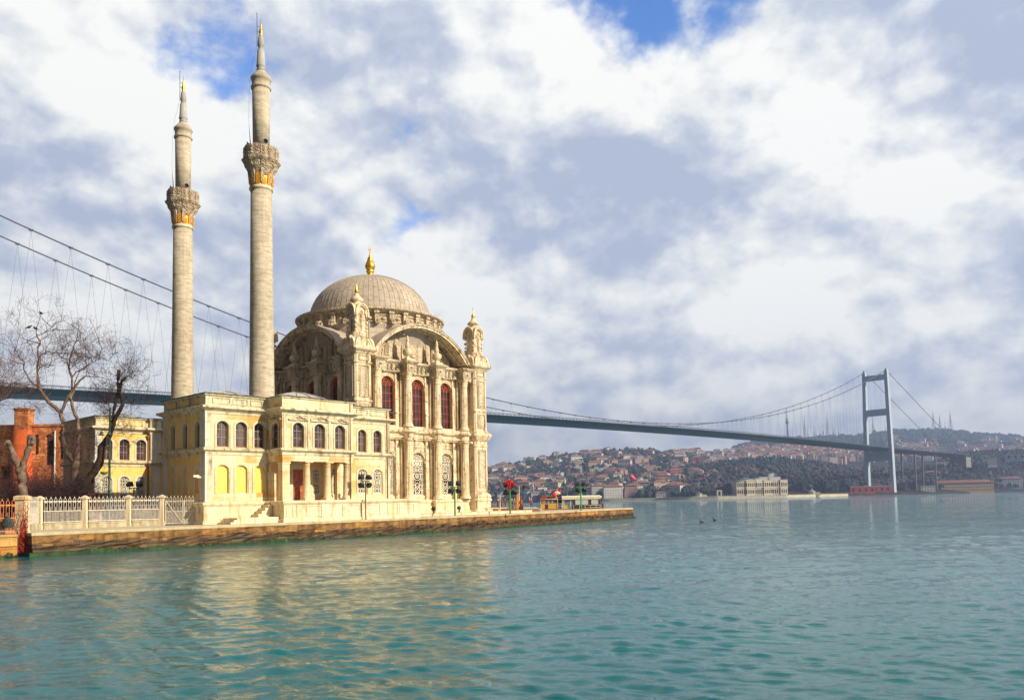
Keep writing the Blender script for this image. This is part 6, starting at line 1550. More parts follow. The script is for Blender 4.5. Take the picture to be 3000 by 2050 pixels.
def person(label, p, rz, coat, legs, walk=.12, sit=False, arm=0.0):
    root = empty('person', p, rz); tag(root, label, 'person')
    hz = .50 if sit else .92
    hp = Vector((0, 0, hz)); ch = hp + Vector((0, -.02, .48)); nk = ch + Vector((0, 0, .10)); hd = nk + Vector((0, -.02, .16))
    if sit: L = [(( .09, -.02, hz), .085), ((.11, -.42, hz), .07), ((.11, -.44, .08), .05), ((.11, -.56, .04), .045)]
    else: L = [((.09, 0, hz - .04), .09), ((.10, -.03 - walk * .5, hz * .52), .066), ((.10, .02 - walk, .09), .045), ((.10, -.13 - walk, .045), .042)]
    R_ = [((-x, (y if sit else -y if i < 3 else -y - .26 + 0) if not sit else y, z), r) for i, ((x, y, z), r) in enumerate(L)]
    if not sit: R_ = [((-.09, 0, hz - .04), .09), ((-.10, .0 + walk * .3, hz * .52), .066), ((-.10, .05 + walk, .09), .045), ((-.10, -.10 + walk, .045), .042)]
    Aj = [((.20, 0, ch.z), .05), ((.26, .03, ch.z - .28), .042), ((.25, -.10 - arm, ch.z - .50 + arm), .034), ((.24, -.16 - arm, ch.z - .60 + arm), .035)]
    Bj = [((-x, y + .04, z), r) for (x, y, z), r in Aj]
    # one continuous body: head, neck, trunk, arms with hands, legs with feet
    J = [(tuple(hp), (.15, .10)), (tuple(ch), (.17, .10)), (tuple(nk), .05), (tuple(hd - Vector((0, 0, .05))), .075), (tuple(hd), (.082, .095)), (tuple(hd + Vector((0, 0, .08))), .06)]
    E_ = [(0, 1), (1, 2), (2, 3), (3, 4), (4, 5)]
    for ch_, at in ((L, 0), (R_, 0), (Aj, 1), (Bj, 1)):
        pr = at
        for j in ch_: J.append(j); E_.append((pr, len(J) - 1)); pr = len(J) - 1
    skin_obj('body', J, E_, M_SKIN, root)
    g = 1.16; J = [(tuple(hp), (.175, .125)), (tuple(hp + Vector((0, 0, .25))), (.17, .12)), (tuple(ch), (.19, .12)), (tuple(nk - Vector((0, 0, .03))), .075), (tuple(hp - Vector((0, 0, .2 if not sit else .05))), (.18, .14))]
    E_ = [(0, 1), (1, 2), (2, 3), (0, 4)]
    for ch_ in (Aj, Bj):
        pr = 2
        for j in ch_[:3]: J.append((j[0], j[1] * 1.3)); E_.append((pr, len(J) - 1)); pr = len(J) - 1
    skin_obj('coat', J, E_, cloth(coat), root)
    J = [(tuple(hp), (.15, .11))]; E_ = []
    for ch_ in (L, R_):
        pr = 0
        for j in ch_: J.append((j[0], j[1] * 1.22)); E_.append((pr, len(J) - 1)); pr = len(J) - 1
    skin_obj('trousers', J, E_, cloth(legs), root)
    b = MB(); b.lathe([(.085, -.03), (.102, .03), (.095, .09), (.06, .135), (.01, .15)], 12, tuple(hd + Vector((0, .02, .0)))); b.build('hair', M_HAIR, root)
    b = MB(); b.lathe([(.004, -.03), (.016, -.018), (.01, .02), (.002, .03)], 6, tuple(hd + Vector((0, -.1, -.005)))); b.build('nose', M_SKIN, root)
    return root
person('person in a dark purple coat standing right of the mosque corner', gp(1459, 133), .4, (0.035, 0.02, 0.05), (0.03, 0.025, 0.03))
person('person in a brown jacket standing left of a green floodlight post', gp(1480, 134), -.6, (0.07, 0.03, 0.02), (0.04, 0.03, 0.03), .2)
person('person in a black coat half hidden right of a green floodlight post', gp(1499, 130), .2, (0.015, 0.02, 0.02), (0.03, 0.03, 0.035))
person('person in a red jacket and blue trousers at the open quay edge', gp(1556, 141), 1.0, (0.50, 0.03, 0.02), (0.05, 0.04, 0.22), .18)

person('person in a grey coat walking between a green post and the orange post', gp(1507, 127), 1.3, (0.10, 0.10, 0.11), (0.03, 0.03, 0.05), .22)
person('person in a dull red coat near the slim white pole', gp(1469, 128), -1.2, (0.26, 0.04, 0.035), (0.04, 0.03, 0.03), .18)
b = MB(); b.loops([[(x * sc, y, z) for x, y in ((0, 0), (3.9, .6), (4.1, 12), (-.2, 12))] for sc, z in ((1, 0), (1, .16))])  # plank deck whose brown stands in for ground in shade
for k in range(9): b.box(.1 + k * .42, .36 + k * .42, .9, 11.5, .16, .18)
o = b.build('shaded_ground_deck', plain('shaded ground brown', (0.24, 0.085, 0.035), .7, 0, .3, 3), None, gp(1476, 88.5)); tag(o, 'low reddish brown deck standing in for shaded ground behind the quay edge near the boats', 'deck')

# ------------------------------------------------------------------ boats behind the quay
M_BRED = plain('dark red paint', (0.30, 0.025, 0.02), .45); M_BYEL = plain('yellow cabin paint', (0.70, 0.40, 0.08), .5); M_CANVAS = plain('cream canvas', (0.74, 0.66, 0.48), .8, 0, .1, 2, .1); M_BHULL = plain('brown hull planks', (0.30, 0.11, 0.04), .55, 0, .25)
M_CLEAR = plain('clear vinyl', (0.55, 0.60, 0.60), .2); M_MAROON = plain('maroon timber', (0.10, 0.025, 0.02), .6)
def sx_(u, d): return float(at_y(u, VH, d)[0])
D1 = 122.0; k1 = D1 / 2400
b1 = empty('ferry_boat', (sx_(1610, D1), D1, 0), -.05); tag(b1, 'small boat with yellow cabin and red roof behind the quay', 'boat')
X1 = lambda u: (u - 1610) * k1
Z1 = lambda v: float(at_y(1610, v, D1)[2])
b = MB(); 
b.loops([[(x * sc - 1.0, y * sc * .9, z) for x, y in ((-5.6, 0), (-4.6, -1.0), (-2, -1.55), (2.4, -1.5), (3.4, -1.1), (3.4, 1.1), (2.4, 1.5), (-2, 1.55), (-4.6, 1.0))] for sc, z in ((.85, -.3), (.95, .5), (1.0, 1.02), (1.0, 1.2))]); b.build('hull', M_BHULL, b1)
b = MB(); b.box(X1(1584), X1(1634), -1.1, 1.1, 1.15, 1.98)
for u in (1584, 1591, 1596, 1607, 1618, 1633): b.box(X1(u) - .05, X1(u) + .06, -1.12, -1.0, 1.98, Z1(1461)); b.box(X1(u) - .05, X1(u) + .06, 1.0, 1.1, 1.98, Z1(1461))
b.box(X1(1583), X1(1634), -1.14, 1.14, Z1(1462.5), Z1(1461)); b.build('cabin', M_BYEL, b1)
b = MB(); b.box(X1(1597), X1(1606), -1.125, -1.09, 1.2, 1.9); b.build('door', M_MAROON, b1)
b = MB(); b.loops([[(X1(1583), -1.25, Z1(1461)), (X1(1634), -1.25, Z1(1461)), (X1(1634), 1.25, Z1(1461)), (X1(1583), 1.25, Z1(1461))], [(X1(1589), -1.0, Z1(1450.5)), (X1(1633), -1.0, Z1(1457)), (X1(1633), 1.0, Z1(1457)), (X1(1589), 1.0, Z1(1450.5))]]); b.build('roof', M_BRED, b1)
b = MB(); b.tube([(X1(1583) - .06, -1.3, Z1(1461.3)), (X1(1634), -1.3, Z1(1461.3))], .045, 5); b.tube([(X1(1589), -1.04, Z1(1450.2)), (X1(1633), -1.04, Z1(1456.7))], .04, 5); b.build('roof_edge', M_CANVAS, b1)
b = MB(); b.T = Matrix.Translation((X1(1625), -1.35, Z1(1450))) @ Matrix.Rotation(pi / 2, 4, 'X'); b.lathe([(.1, -.12), (.34, -.1), (.36, 0), (.34, .1), (.1, .12)], 14); b.build('life_buoy', plain('orange red plastic', (0.75, 0.05, 0.02), .4), b1)
b = MB(); b.tube([(X1(1626), -.6, Z1(1445)), (X1(1650), -.6, Z1(1407))], [.03, .015], 5); b.tube([(X1(1620), -.6, Z1(1457)), (X1(1627), -.6, Z1(1443))], .05, 5); b.build('mast', M_CANVAS, b1)
b = MB(); N = 8; vs = [(X1(1634) + .5 * i / N, -.6 + .05 * sin(i), Z1(1432) - .35 * j / 3 - .2 * i / N) for j in range(4) for i in range(N + 1)]; b.add(vs, [(j * (N + 1) + i, j * (N + 1) + i + 1, (j + 1) * (N + 1) + i + 1, (j + 1) * (N + 1) + i) for j in range(3) for i in range(N)]); b.build('pennant', M_FLAGR, b1)
b = MB(); R = [[(X1(1632) + .55 * k * cos(i * pi / 4), -.5 + .25 * k * sin(i * pi / 4), Z1(1443) + .45 * t_) for i in range(8)] for t_, k in ((-.7, .5), (-.3, 1), (.2, .8), (.6, .3))]; b.loops(R); b.build('tarpaulin', M_CANVAS, b1)
b = MB()
for z in (1.55, 1.95): b.tube([(X1(1634), -1.25, z), (X1(1652), -1.15, z)], .025, 4)
for u in (1634, 1643, 1652): b.tube([(X1(u), -1.2, 1.15), (X1(u), -1.2, 1.98)], .025, 4)
b.build('railing', M_CANVAS, b1)
person('person in dark clothes, left of two leaning on the yellow boat', (sx_(1632, D1), D1 - .4, 1.02), .5, (0.02, 0.015, 0.02), (0.02, 0.02, 0.025), .08, arm=.12)
person('person in black with back turned, right of two on the yellow boat', (sx_(1642, D1), D1 - .1, 1.02), 2.6, (0.012, 0.012, 0.018), (0.02, 0.02, 0.022), .08, arm=.1)
D2 = 121.0; k2 = D2 / 2400
b2 = empty('canopy_boat', (sx_(1706, D2), D2 + .8, 0), -.03); tag(b2, 'boat with long cream canvas roof and maroon sides behind the quay', 'boat')
X2 = lambda u: (u - 1706) * k2
Z2 = lambda v: float(at_y(1706, v, D2)[2])
b = MB(); b.loops([[(x * sc, y * sc, z) for x, y in ((-3.4, -1.2), (2.6, -1.4), (4.2, -.5), (4.6, 0), (4.2, .5), (2.6, 1.4), (-3.4, 1.2))] for sc, z in ((.85, -.3), (.95, .5), (1, 1.0), (1.0, 1.15))]); b.build('hull', M_BHULL, b2)
b = MB(); zr0, zr1 = Z2(1459.5), Z2(1450.5)
b.loops([[(X2(1647), y, zr0 - .02 + (zr1 - zr0) * (1 - (y / 1.35) ** 2) ** .5 if abs(y) < 1.34 else zr0 - .02) for y in (-1.35, -1.2, -.8, 0, .8, 1.2, 1.35)], [(X2(1700), y, zr0 + (zr1 - zr0) * (1 - (y / 1.35) ** 2) ** .5 if abs(y) < 1.34 else zr0) for y in (-1.35, -1.2, -.8, 0, .8, 1.2, 1.35)], [(X2(1757), y, zr0 + (zr1 - zr0) * (1 - (y / 1.35) ** 2) ** .5 if abs(y) < 1.34 else zr0) for y in (-1.35, -1.2, -.8, 0, .8, 1.2, 1.35)], [(X2(1763), y * .96, zr0 + .1 + .5 * (zr1 - zr0) * (1 - (y / 1.35) ** 2) ** .5 if abs(y) < 1.34 else zr0 + .1) for y in (-1.35, -1.2, -.8, 0, .8, 1.2, 1.35)]])
b.box(X2(1647), X2(1760), -1.36, -1.33, zr0 - .12, zr0 + .25); b.build('canopy', M_CANVAS, b2)
b = MB(); b.box(X2(1678), X2(1766), -1.3, -1.22, 1.0, 1.72); b.box(X2(1678), X2(1685), -1.3, -1.22, 1.72, zr0); b.box(X2(1678), X2(1766), -1.3, -1.22, zr0 - .12, zr0 - .01)
fr2 = MB(); fr2.box(X2(1678), X2(1766), 1.22, 1.3, 1.0, 1.6); fr2.tube([(X2(1757), 1.25, zr0), (X2(1766), 1.25, 1.05)], .06, 5)
for u in (1726, 1730, 1755): b.box(X2(u) - .09, X2(u) + .09, -1.31, -1.21, 1.72, zr0); fr2.box(X2(u) - .06, X2(u) + .06, 1.21, 1.3, 1.6, zr0)
b.tube([(X2(1757), -1.25, zr0), (X2(1766), -1.25, 1.05)], .06, 5); b.build('side_frame', M_MAROON, b2); fr2.build('side_frame', M_MAROON, b2)
for u0, u1 in ((1686, 1724), (1732, 1753)): b = MB(); b.box(X2(u0), X2(u1), -1.27, -1.25, 1.75, zr0 - .14); b.build('window', M_CLEAR, b2)
b = MB()
for u in (1648, 1652, 1672): b.box(X2(u) - .05, X2(u) + .05, -1.2, -1.1, 1.1, zr0)
for z in (1.3, 1.62): b.tube([(X2(1678), -1.42, z), (X2(1760), -1.42, z)], .025, 4)
for u in (1680, 1697, 1713, 1729, 1745, 1760): b.tube([(X2(u), -1.42, 1.0), (X2(u), -1.42, 1.64)], .025, 4)
b.build('railing', M_CANVAS, b2)
b = MB(); b.box(X2(1652), X2(1664), -1.0, .6, 1.1, 1.75); b.box(X2(1651), X2(1665), -1.05, .65, 1.75, 1.8); b.build('engine_box', M_BYEL, b2)
person('person sitting inside the cream roofed boat behind the left window', (sx_(1708, D2), D2 + .4, 1.1), .3, (0.02, 0.02, 0.02), (0.02, 0.02, 0.02), 0, True)
person('person sitting inside the cream roofed boat behind the right window', (sx_(1735, D2), D2 + .4, 1.1), .3, (0.03, 0.02, 0.02), (0.02, 0.02, 0.02), 0, True)
# things on the square by the boats
b = MB(); D3 = 92; zq = lambda v, d=D3: float(at_y(1500, v, d)[2])
b.box(-.13, .13, -.1, .1, 0, zq(1449) - ZQ); b.lathe([(.13, 0), (.1, .06), (.02, .1)], 8, (0, 0, zq(1449) - ZQ)); o = b.build('timber_post', plain('orange timber', (0.74, 0.28, 0.03), .6, 0, .2, 4), None, gp(1517, D3)); tag(o, 'thick orange painted timber post near the boats', 'post')
b = MB()
for k in range(9): q = -1.0 + k * .25; b.tube([(0, 0, 1.05), (.28 * sin(q), -.05, 1.05 - .9 * cos(q * .5))], [.05, .03], 5)
b.tube([(0, 0, 0), (0, 0, 1.75)], .035, 6); R = [[(.22 * k * cos(i * pi / 4), .2 * k * sin(i * pi / 4), 1.05 + .6 * t_) for i in range(8)] for t_, k in ((-.4, 1), (0, .8), (.5, .5), (1, .15))]; b.loops(R)
o = b.build('closed_parasol', plain('brown canvas', (0.22, 0.08, 0.03), .85, 0, .3, 5), None, gp(1526, 91)); tag(o, 'folded brown parasol between the orange post and a lamp', 'parasol')
sl = empty('quay_lamp', gp(1532, 90)); tag(sl, 'dark green lamp post with one tilted white faced lamp', 'lamp'); b = MB(); b.lathe([(.09, 0), (.06, .1), (.05, zq(1432, 90) - ZQ)], 8); b.build('pole', M_DKGREEN, sl); o = flood_head(sl, (.15, 0, zq(1428, 90) - ZQ), -1.0, 2.2, .9)
bn = empty('stone_bench', gp(1447, 84.5)); tag(bn, 'pale stone bench standing beside the mosque corner', 'bench'); b = MB(); b.box(-1.0, 1.3, -.3, .3, .42, .54); b.build('seat', M_PLINTH, bn)
for x in (-.75, .55): b = MB(); b.box(x - .14, x + .14, -.24, .24, 0, .42); b.build('leg', M_PLINTH, bn)
D4 = 112; qf = empty('quay_railing', gp(1440, D4)); tag(qf, 'thin white and brown railing on the square right of the mosque', 'railing')
b = MB(); L = (1530 - 1440) / 2400 * D4
for k in range(15): x = L * k / 14; b.tube([(x, 0, 0), (x, 0, 1.25)], .022, 4)
for z in (.55, 1.2): b.tube([(0, 0, z), (L, 0, z)], .025, 4)
b.build('rail', plain('rail paint', (0.42, 0.26, 0.18), .6), qf)
for u, v, l_ in ((1465, 1449, 'slim white pole, leftmost of two on the square'), (1521.5, 1424, 'slim white pole, right one on the square behind the orange post')):
    b = MB(); h_ = float(at_y(u, v, 108)[2]) - ZQ; b.lathe([(.09, 0), (.09, .1), (.05, .12), (.045, h_), (.01, h_ + .05)], 8); o = b.build('pole', M_FWHITE, None, gp(u, 108)); tag(o, l_, 'pole')
b = MB(); b.loops([[(x * sc, y * sc, z) for x, y in ((-2.6, 0), (-1.8, -.7), (1.6, -.7), (2.1, -.3), (2.1, .3), (1.6, .7), (-1.8, .7))] for sc, z in ((.8, .9), (1, 1.45))]); o = b.build('rowing_boat', M_BHULL, None, gp(1478, 98, .2), .1); tag(o, 'brown rowing boat lying behind the green floodlight post', 'boat')
# birds
M_BIRD = plain('black feathers', (0.015, 0.015, 0.018), .7)
def bird(label, p, rz, s=1.0, float_=False):
    b = MB(); T = Matrix.Translation(p) @ Matrix.Rotation(rz, 4, 'Z') @ Matrix.Scale(s, 4)
    b.T = T @ Matrix.Rotation(radians(-25 if not float_ else -5), 4, 'Y') @ Matrix.Rotation(pi / 2, 4, 'Y')
    b.lathe([(.01, -.22), (.05, -.17), (.09, -.05), (.10, .04), (.075, .12), (.05, .16)], 10); b.T = T
    if float_: b.tube([(.14, 0, .02), (.17, 0, .12), (.17, 0, .26), (.2, 0, .3)], [.05, .035, .03, .035], 7); b.tube([(.2, 0, .3), (.3, 0, .32)], [.03, .006], 6)
    else: b.lathe([(.01, -.06), (.055, -.02), (.055, .02), (.01, .06)], 8, (.17, 0, .12)); b.tube([(.21, 0, .12), (.28, 0, .11)], [.02, .004], 5)
    b.loops([[(-.15, -.03, -.03), (-.15, .03, -.03), (-.15, .03, -.05), (-.15, -.03, -.05)], [(-.38, -.07, -.13), (-.38, .07, -.13), (-.38, .07, -.145), (-.38, -.07, -.145)]])
    for sy in (-1, 1): b.loops([[(.1, sy * .085, .06), (.0, sy * .12, .03), (-.2, sy * .08, -.06), (-.1, sy * .07, .02)], [(.1, sy * .075, .05), (.0, sy * .1, .02), (-.2, sy * .07, -.07), (-.1, sy * .06, .01)]])
    if not float_:
        for sy in (-1, 1): b.tube([(0, sy * .04, -.08), (.01, sy * .04, -.17)], .01, 4)
    o = b.build('bird', M_BIRD); tag(o, label, 'bird')
def tp(u, v, d): q = at_y(u, v, d); return (float(q[0]), float(q[1]), float(q[2]))
bird('black bird perched on the topmost twig of the bare tree', tp(120, 917, 66), 2.6, 1.0)
bird('black bird on a left hand twig of the bare tree', tp(85, 958, 66), .2, .95); bird('black bird next to the crow nest twig, right of two level birds', tp(104, 961.5, 66), 2.9, .95)
q = at_z(2056, 1530, .0); bird('black long necked bird swimming, nearer of two on the water', (float(q[0]), float(q[1]), .05), 2.8, 1.0, True)
q = at_z(2094.5, 1524, .0); bird('black long necked bird swimming, farther of two on the water', (float(q[0]), float(q[1]), .05), 2.9, 1.0, True)

# ------------------------------------------------------------------ cars behind the fence
def car(label, p, rz, col):
    root = empty('parked_car', p, rz); tag(root, label, 'car')
    m_ = plain('car paint %s' % label[:6], col, .3); 
    b = MB(); prof = [(-2.1, .35), (-2.1, .8), (-1.95, .92), (-1.35, .98), (-.75, 1.42), (.65, 1.45), (1.2, 1.0), (2.0, .86), (2.15, .7), (2.15, .35)]
    b.loops([[(x, -.82 if z < 1 else -.68, z) for x, z in prof], [(x, .82 if z < 1 else .68, z) for x, z in prof]]); b.build('body', m_, root)
    b = MB(); b.poly([(-1.25, 1.0), (-.72, 1.37), (.0, 1.39), (.0, 1.0)], -.80, -.70); b.poly([(.08, 1.0), (.08, 1.39), (.6, 1.39), (1.05, 1.0)], -.80, -.70); b.build('side_window', M_GLASS, root)
    b = MB(); b.loops([[(1.17, -.6, 1.03), (1.17, .6, 1.03), (.7, .6, 1.42), (.7, -.6, 1.42)], [(1.2, -.6, 1.05), (1.2, .6, 1.05), (.73, .6, 1.44), (.73, -.6, 1.44)]]); b.build('windscreen', M_GLASS, root)
    wh = None
    for x in (-1.35, 1.35):
        for y in (-.8, .8):
            if wh is None:
                b = MB(); b.T = Matrix.Rotation(pi / 2, 4, 'X'); b.lathe([(.2, -.1), (.32, -.1), (.34, 0), (.32, .1), (.2, .1)], 16); wh = b.build('wheel', M_IRON, root); b = MB(); b.T = Matrix.Rotation(pi / 2, 4, 'X'); b.lathe([(.02, -.09), (.2, -.08), (.2, .08), (.02, .09)], 12); b.build('rim', M_MAST, wh); o = wh
            else: o = copy_tree(wh, root)
            o.location = (x, y, .34)
    for y in (-.6, .6): b = MB(); b.box(2.1, 2.17, y - .15, y + .15, .62, .76); b.build('headlight', M_LATT, root)
    return root
car('red parked car behind the orange fence at the left edge', gp(5, 59), .1, (0.35, 0.02, 0.02)); car('black parked car under the dark shrubs behind the white fence', gp(160, 63, ZQ), .25, (0.02, 0.02, 0.025)); car('pale parked car behind the white fence, left of the yellow corner', gp(322, 63), .15, (0.45, 0.47, 0.5))

# ------------------------------------------------------------------ bare trees in the garden
M_BARK = stone('mottled plane bark', (0.13, 0.085, 0.065), (0.25, 0.18, 0.13), stain=(0.07, 0.04, 0.032), bump=.6, streak=.5, scale=2.2)
M_BARKD = stone('dark rough bark', (0.03, 0.018, 0.014), (0.075, 0.042, 0.028), stain=(0.012, 0.008, 0.006), bump=1.0, streak=.5, scale=3)
M_TWIG = plain('brown twigs', (0.14, 0.07, 0.05), .9); M_TWIGD = plain('dark twigs', (0.05, 0.022, 0.024), .9)
def limb_pts(lst, d): return [Vector(tp(u, v, d + (o[0] if o else 0))) for u, v, *o in lst]
def grow(b, p, d, L, r, lvl, rng, droop=0.0, curl=.35, kids=(3, 4)):
    n = 5; P = [p.copy()]; q = d.normalized()
    for i in range(n):
        q = (q + Vector((rng.gauss(0, curl), rng.gauss(0, curl), rng.gauss(0, curl) + .10 - droop)) * .55).normalized(); P.append(P[-1] + q * (L / n))
    b.tube(P, [max(.007, r * (1 - .65 * i / n)) for i in range(n + 1)], 4 if r > .025 else 3)
    if lvl <= 0: return
    for _ in range(rng.randint(*kids)):
        i = rng.randint(1, n); base = P[i]; dd = (P[i] - P[i - 1]).normalized()
        s_ = Vector((rng.gauss(0, 1), rng.gauss(0, 1), rng.gauss(0, 1))); s_ = (s_ - dd * s_.dot(dd)).normalized()
        grow(b, base, dd * rng.uniform(.35, .9) + s_ * rng.uniform(.5, 1.0), L * rng.uniform(.5, .8), r * .52, lvl - 1, rng, droop, curl, kids)
def bare_tree(name, label, depth, limbs, bark, twig, seed, twigs, cat='tree', group=None):
    base = limbs[0][0][0]; root_p = Vector(tp(base[0], base[1], depth)); root_p.z = ZQ
    root = empty(name, root_p); tag(root, label, cat, group)
    b = MB(); c = MB(); rng = random.Random(seed); c.T = b.T = Matrix.Translation(-root_p)
    for path, radii in limbs:
        P = limb_pts(path, depth); 
        if path is limbs[0][0]: P = [Vector((P[0].x, P[0].y, ZQ - .1))] + P; radii = [radii[0] * 1.35] + list(radii)
        radii = [x * .76 for x in radii]
        # smooth the polyline a little with in-between points
        Q, RR = [], []
        for i in range(len(P) - 1):
            for k in range(3): t = k / 3; Q.append(P[i].lerp(P[i + 1], t) + Vector((rng.gauss(0, .02), rng.gauss(0, .03), rng.gauss(0, .02)))); RR.append((radii[i] * (1 - t) + radii[i + 1] * t) * rng.uniform(.86, 1.14))
        Q.append(P[-1]); RR.append(radii[-1]); b.tube(Q, RR, 9)
    trunk = b.build('trunk', bark, root)
    for (u, v, o_), (du, dv), L, r, lvl in twigs:
        p = Vector(tp(u, v, depth + o_)); d = Vector((du, rng.uniform(-.5, .5), -dv)); 
        grow(c, p, d, L, r, lvl, rng)
    if twigs: c.build('crown', twig, root)
    return root
k_ = lambda px, d=64: px / 2400 * d
r_ = random.Random(3)
def spray(pts, L, r, lvl, n, rr, up=-.8, spread=.9):
    out = []
    for u, v in pts:
        for _ in range(n): out.append(((u + rr.uniform(-2, 2), v + rr.uniform(-2, 2), rr.uniform(-.3, .3)), (rr.uniform(-spread, spread), up + rr.uniform(-.5, .6)), L * rr.uniform(.7, 1.25), r, lvl))
    return out
main_limbs = [([(216, 1445), (219, 1400), (223, 1350)], [.5, .42, .4]),
    ([(222, 1360), (211, 1344), (188, 1316), (180, 1281), (182, 1229), (178, 1209), (146, 1180), (116, 1138), (109, 1100), (112, 1060), (111, 1016), (118, 1000), (109, 984), (106, 965), (114, 940), (119, 918)], [.34, .28, .27, .25, .24, .22, .18, .15, .13, .11, .095, .085, .07, .05, .03, .015]),
    ([(178, 1209), (191, 1180), (200, 1161), (212, 1140), (210, 1105), (202, 1080), (205, 1050), (214, 1020), (226, 990), (240, 975), (247, 980)], [.17, .16, .16, .14, .12, .1, .08, .07, .05, .03, .01]),
    ([(223, 1350), (228, 1310), (232, 1259), (226, 1228), (212, 1191), (208, 1165), (216, 1140), (236, 1112), (250, 1102), (290, 1103), (325, 1115)], [.34, .26, .2, .17, .16, .15, .13, .1, .07, .04, .015]),
    ([(116, 1138), (90, 1118), (70, 1085), (72, 1060), (55, 1048), (38, 1028)], [.09, .07, .06, .05, .035, .012]), ([(118, 1142), (80, 1132), (40, 1120), (10, 1138)], [.08, .06, .05, .02]),
    ([(111, 1055), (120, 1040), (140, 1030), (165, 1035), (180, 1050)], [.06, .05, .045, .03, .012]), ([(110, 1085), (125, 1070), (140, 1075), (160, 1070)], [.06, .05, .035, .012]), ([(109, 984), (128, 975), (155, 955), (171, 932)], [.05, .04, .03, .01]),
    ([(210, 1105), (222, 1090), (245, 1080), (270, 1062), (290, 1050), (300, 1020), (320, 1012)], [.08, .07, .06, .05, .04, .025, .01]), ([(202, 1080), (196, 1055), (198, 1030), (190, 1005)], [.06, .05, .035, .012]), ([(214, 1020), (232, 1045), (260, 1048), (300, 1050), (330, 1062)], [.05, .045, .04, .03, .01]), ([(216, 1140), (222, 1110), (236, 1085), (262, 1075)], [.06, .05, .04, .015])]
tw = spray([(112, 1000), (109, 984), (118, 1010), (72, 1065), (60, 1050), (40, 1030), (90, 1118), (70, 1085), (130, 1036), (165, 1036), (180, 1050), (140, 1074), (160, 1070), (128, 975), (150, 958), (112, 1050), (110, 1090)], 1.9, .034, 3, 1, r_, -.5) + \
     spray([(205, 1050), (214, 1020), (226, 990), (240, 978), (245, 1080), (270, 1062), (290, 1050), (300, 1022), (196, 1055), (192, 1010), (260, 1048), (320, 1055), (236, 1085), (255, 1076), (202, 1080), (250, 1102), (290, 1103)], 1.9, .034, 3, 1, r_, -.5) + spray([(40, 1120), (10, 1136), (60, 1128), (150, 1150), (190, 1175), (146, 1180), (178, 1215)], 2.0, .022, 3, 1, r_, .4) + spray([(226, 1330), (222, 1350), (212, 1345), (230, 1300)], 1.7, .025, 3, 4, r_, -.3, 1.2)
bare_tree('plane_tree', 'tall bare plane tree with forked pale trunk and twiggy crown at left', 66.0, main_limbs, M_BARK, M_TWIG, 41, tw)
dark_limbs = [([(238, 1445), (250, 1425), (262, 1403), (281, 1376), (294, 1346), (299, 1308), (313, 1290), (324, 1268)], [.50, .46, .40, .36, .35, .34, .30, .22]),
    ([(318, 1284), (331, 1245), (343, 1218), (357, 1189), (360, 1170), (350, 1150), (345, 1124), (348, 1083)], [.24, .20, .19, .18, .18, .2, .18, .16]), ([(326, 1262), (326, 1235), (332, 1210), (340, 1180), (342, 1155), (350, 1146)], [.18, .16, .15, .15, .14, .12]), ([(352, 1132), (358, 1115), (368, 1104)], [.15, .13, .12])]
tw = spray([(350, 1150), (345, 1124), (348, 1100), (360, 1170), (366, 1108), (343, 1218), (340, 1180), (357, 1189)], 1.7, .018, 3, 4, r_, -.35, 1.4) + spray([(330, 1250), (322, 1270), (345, 1215), (300, 1310), (315, 1290)], 1.5, .016, 3, 3, r_, .1, 1.4) + spray([(285, 1370), (265, 1400)], 1.2, .015, 2, 4, r_, .0, 1.3)
bare_tree('leaning_tree', 'dark thick leaning tree trunk with cut top and thin twigs', 60.5, dark_limbs, M_BARKD, M_TWIGD, 42, tw)
poll = [([(68, 1450), (66, 1420), (62, 1390), (58, 1370)], [.40, .38, .40, .38]), ([(62, 1385), (70, 1355), (80, 1325), (86, 1305), (90, 1290), (93, 1276)], [.32, .26, .24, .25, .32, .30]), ([(58, 1372), (46, 1350), (36, 1320), (27, 1303), (22, 1292)], [.34, .28, .25, .27, .24])]
tr = bare_tree('pollard_tree', 'stubby pollarded tree with two knobbly cut arms', 56.5, poll, M_BARK, M_TWIG, 43, [])
b = MB(); rr = random.Random(9)
for u, v in ((92, 1280), (98, 1286), (84, 1284), (88, 1297), (22, 1295), (28, 1300), (95, 1296), (16, 1300)):
    p = Vector(tp(u, v, 56.5 - .1)) - tr.location; s_ = rr.uniform(.11, .2); b = MB(); b.lathe([(s_ * .3, -s_), (s_ * .9, -s_ * .6), (s_, 0), (s_ * .85, s_ * .6), (s_ * .3, s_ * .95)], 9, tuple(p)); b.build('burl', M_BARK, tr)
lf = [([(-120, 1300), (-60, 1220), (-20, 1180), (20, 1165), (40, 1120)], [.2, .16, .12, .09, .02])]
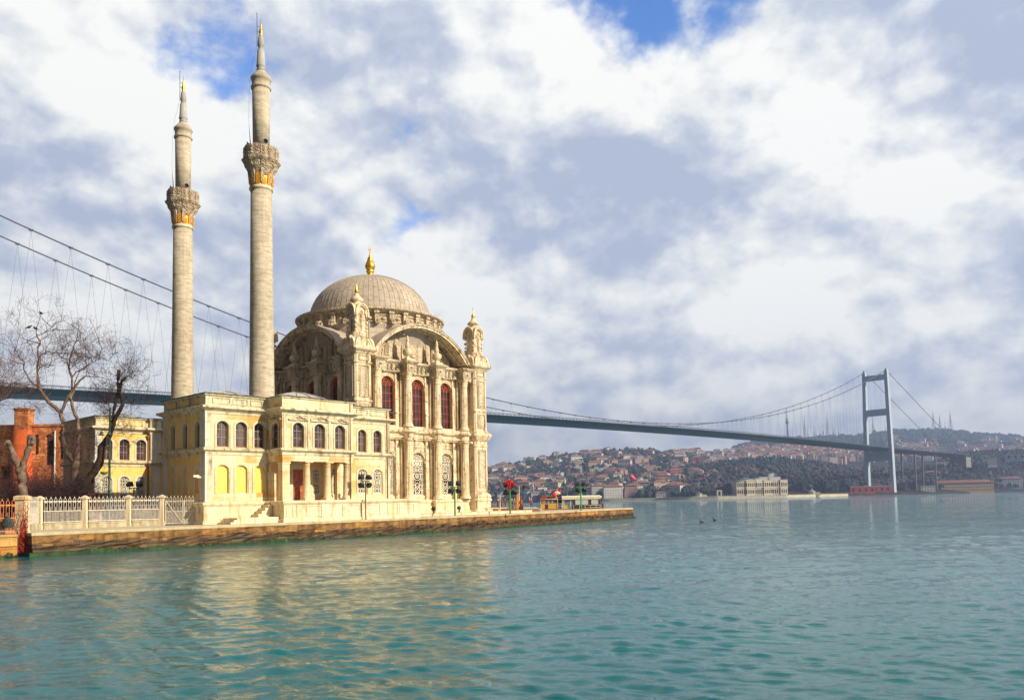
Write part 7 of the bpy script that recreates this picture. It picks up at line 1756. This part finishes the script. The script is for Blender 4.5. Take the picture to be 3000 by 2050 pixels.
tw = spray([(-20, 1180), (0, 1172), (20, 1165), (30, 1140), (40, 1122), (5, 1130)], 2.0, .022, 3, 4, r_, -.4, 1.2) + spray([(-10, 1230), (-20, 1260), (-30, 1300)], 2.4, .02, 3, 3, r_, .2, 1.3)
bare_tree('bare_tree', 'branches of a bare tree reaching in from the left edge', 62.0, lf, M_BARK, M_TWIG, 44, tw)
def shrub(label, u, d, n, L, seed, mat):
    rng = random.Random(seed); p = gp(u, d); b = MB()
    for _ in range(n): grow(b, Vector((rng.uniform(-1.2, 1.2), rng.uniform(-.5, .5), 0)), Vector((rng.gauss(0, .5), rng.gauss(0, .3), 1)), L * rng.uniform(.7, 1.2), .026, 3, rng, .05, .4)
    o = b.build('shrub', mat, None, p); tag(o, label, 'shrub', 'bare shrubs behind the fence')
shrub('tangled dark bare shrub between pollard and plane tree', 130, 60, 85, 2.7, 51, M_TWIGD); shrub('tangled dark bare shrub close beside the plane tree trunk', 172, 61, 60, 2.5, 52, M_TWIGD); shrub('low dark bare shrub left of the pollarded tree', 18, 58, 60, 1.9, 53, M_TWIGD); shrub('tall thin bare shrub in front of the brick building', 110, 68, 10, 3.4, 54, M_TWIG)
o = None
# stone hut by the leaning trunk
b = MB(); b.box(-.5, .5, -.4, .4, 0, 2.3); b.box(-.62, .62, -.5, .5, 2.3, 2.45); b.box(-.55, .55, -.45, .45, 1.7, 1.78); o = b.build('brick_pier', M_BRICK, None, gp(277, 62.5)); tag(o, 'short brick pier right of the dark leaning trunk', 'pier')

# ------------------------------------------------------------------ air
m = bpy.data.materials.new('haze'); m.use_nodes = True; t = NT(m.node_tree); t.n.clear(); out = t.new('ShaderNodeOutputMaterial')
pv = t.new('ShaderNodeVolumePrincipled'); pv.inputs['Color'].default_value = (0.48, 0.63, 1.0, 1); pv.inputs['Density'].default_value = 0.00022; pv.inputs['Anisotropy'].default_value = 0.2
t.l.new(pv.outputs[0], out.inputs['Volume'])
b = MB(); b.box(-5200, 5200, -60, 4600, -5, 360); o = b.build('haze', m); tag(o, 'blue haze over the strait', 'haze', None, 'stuff')
SC.cycles.volume_bounces = 0
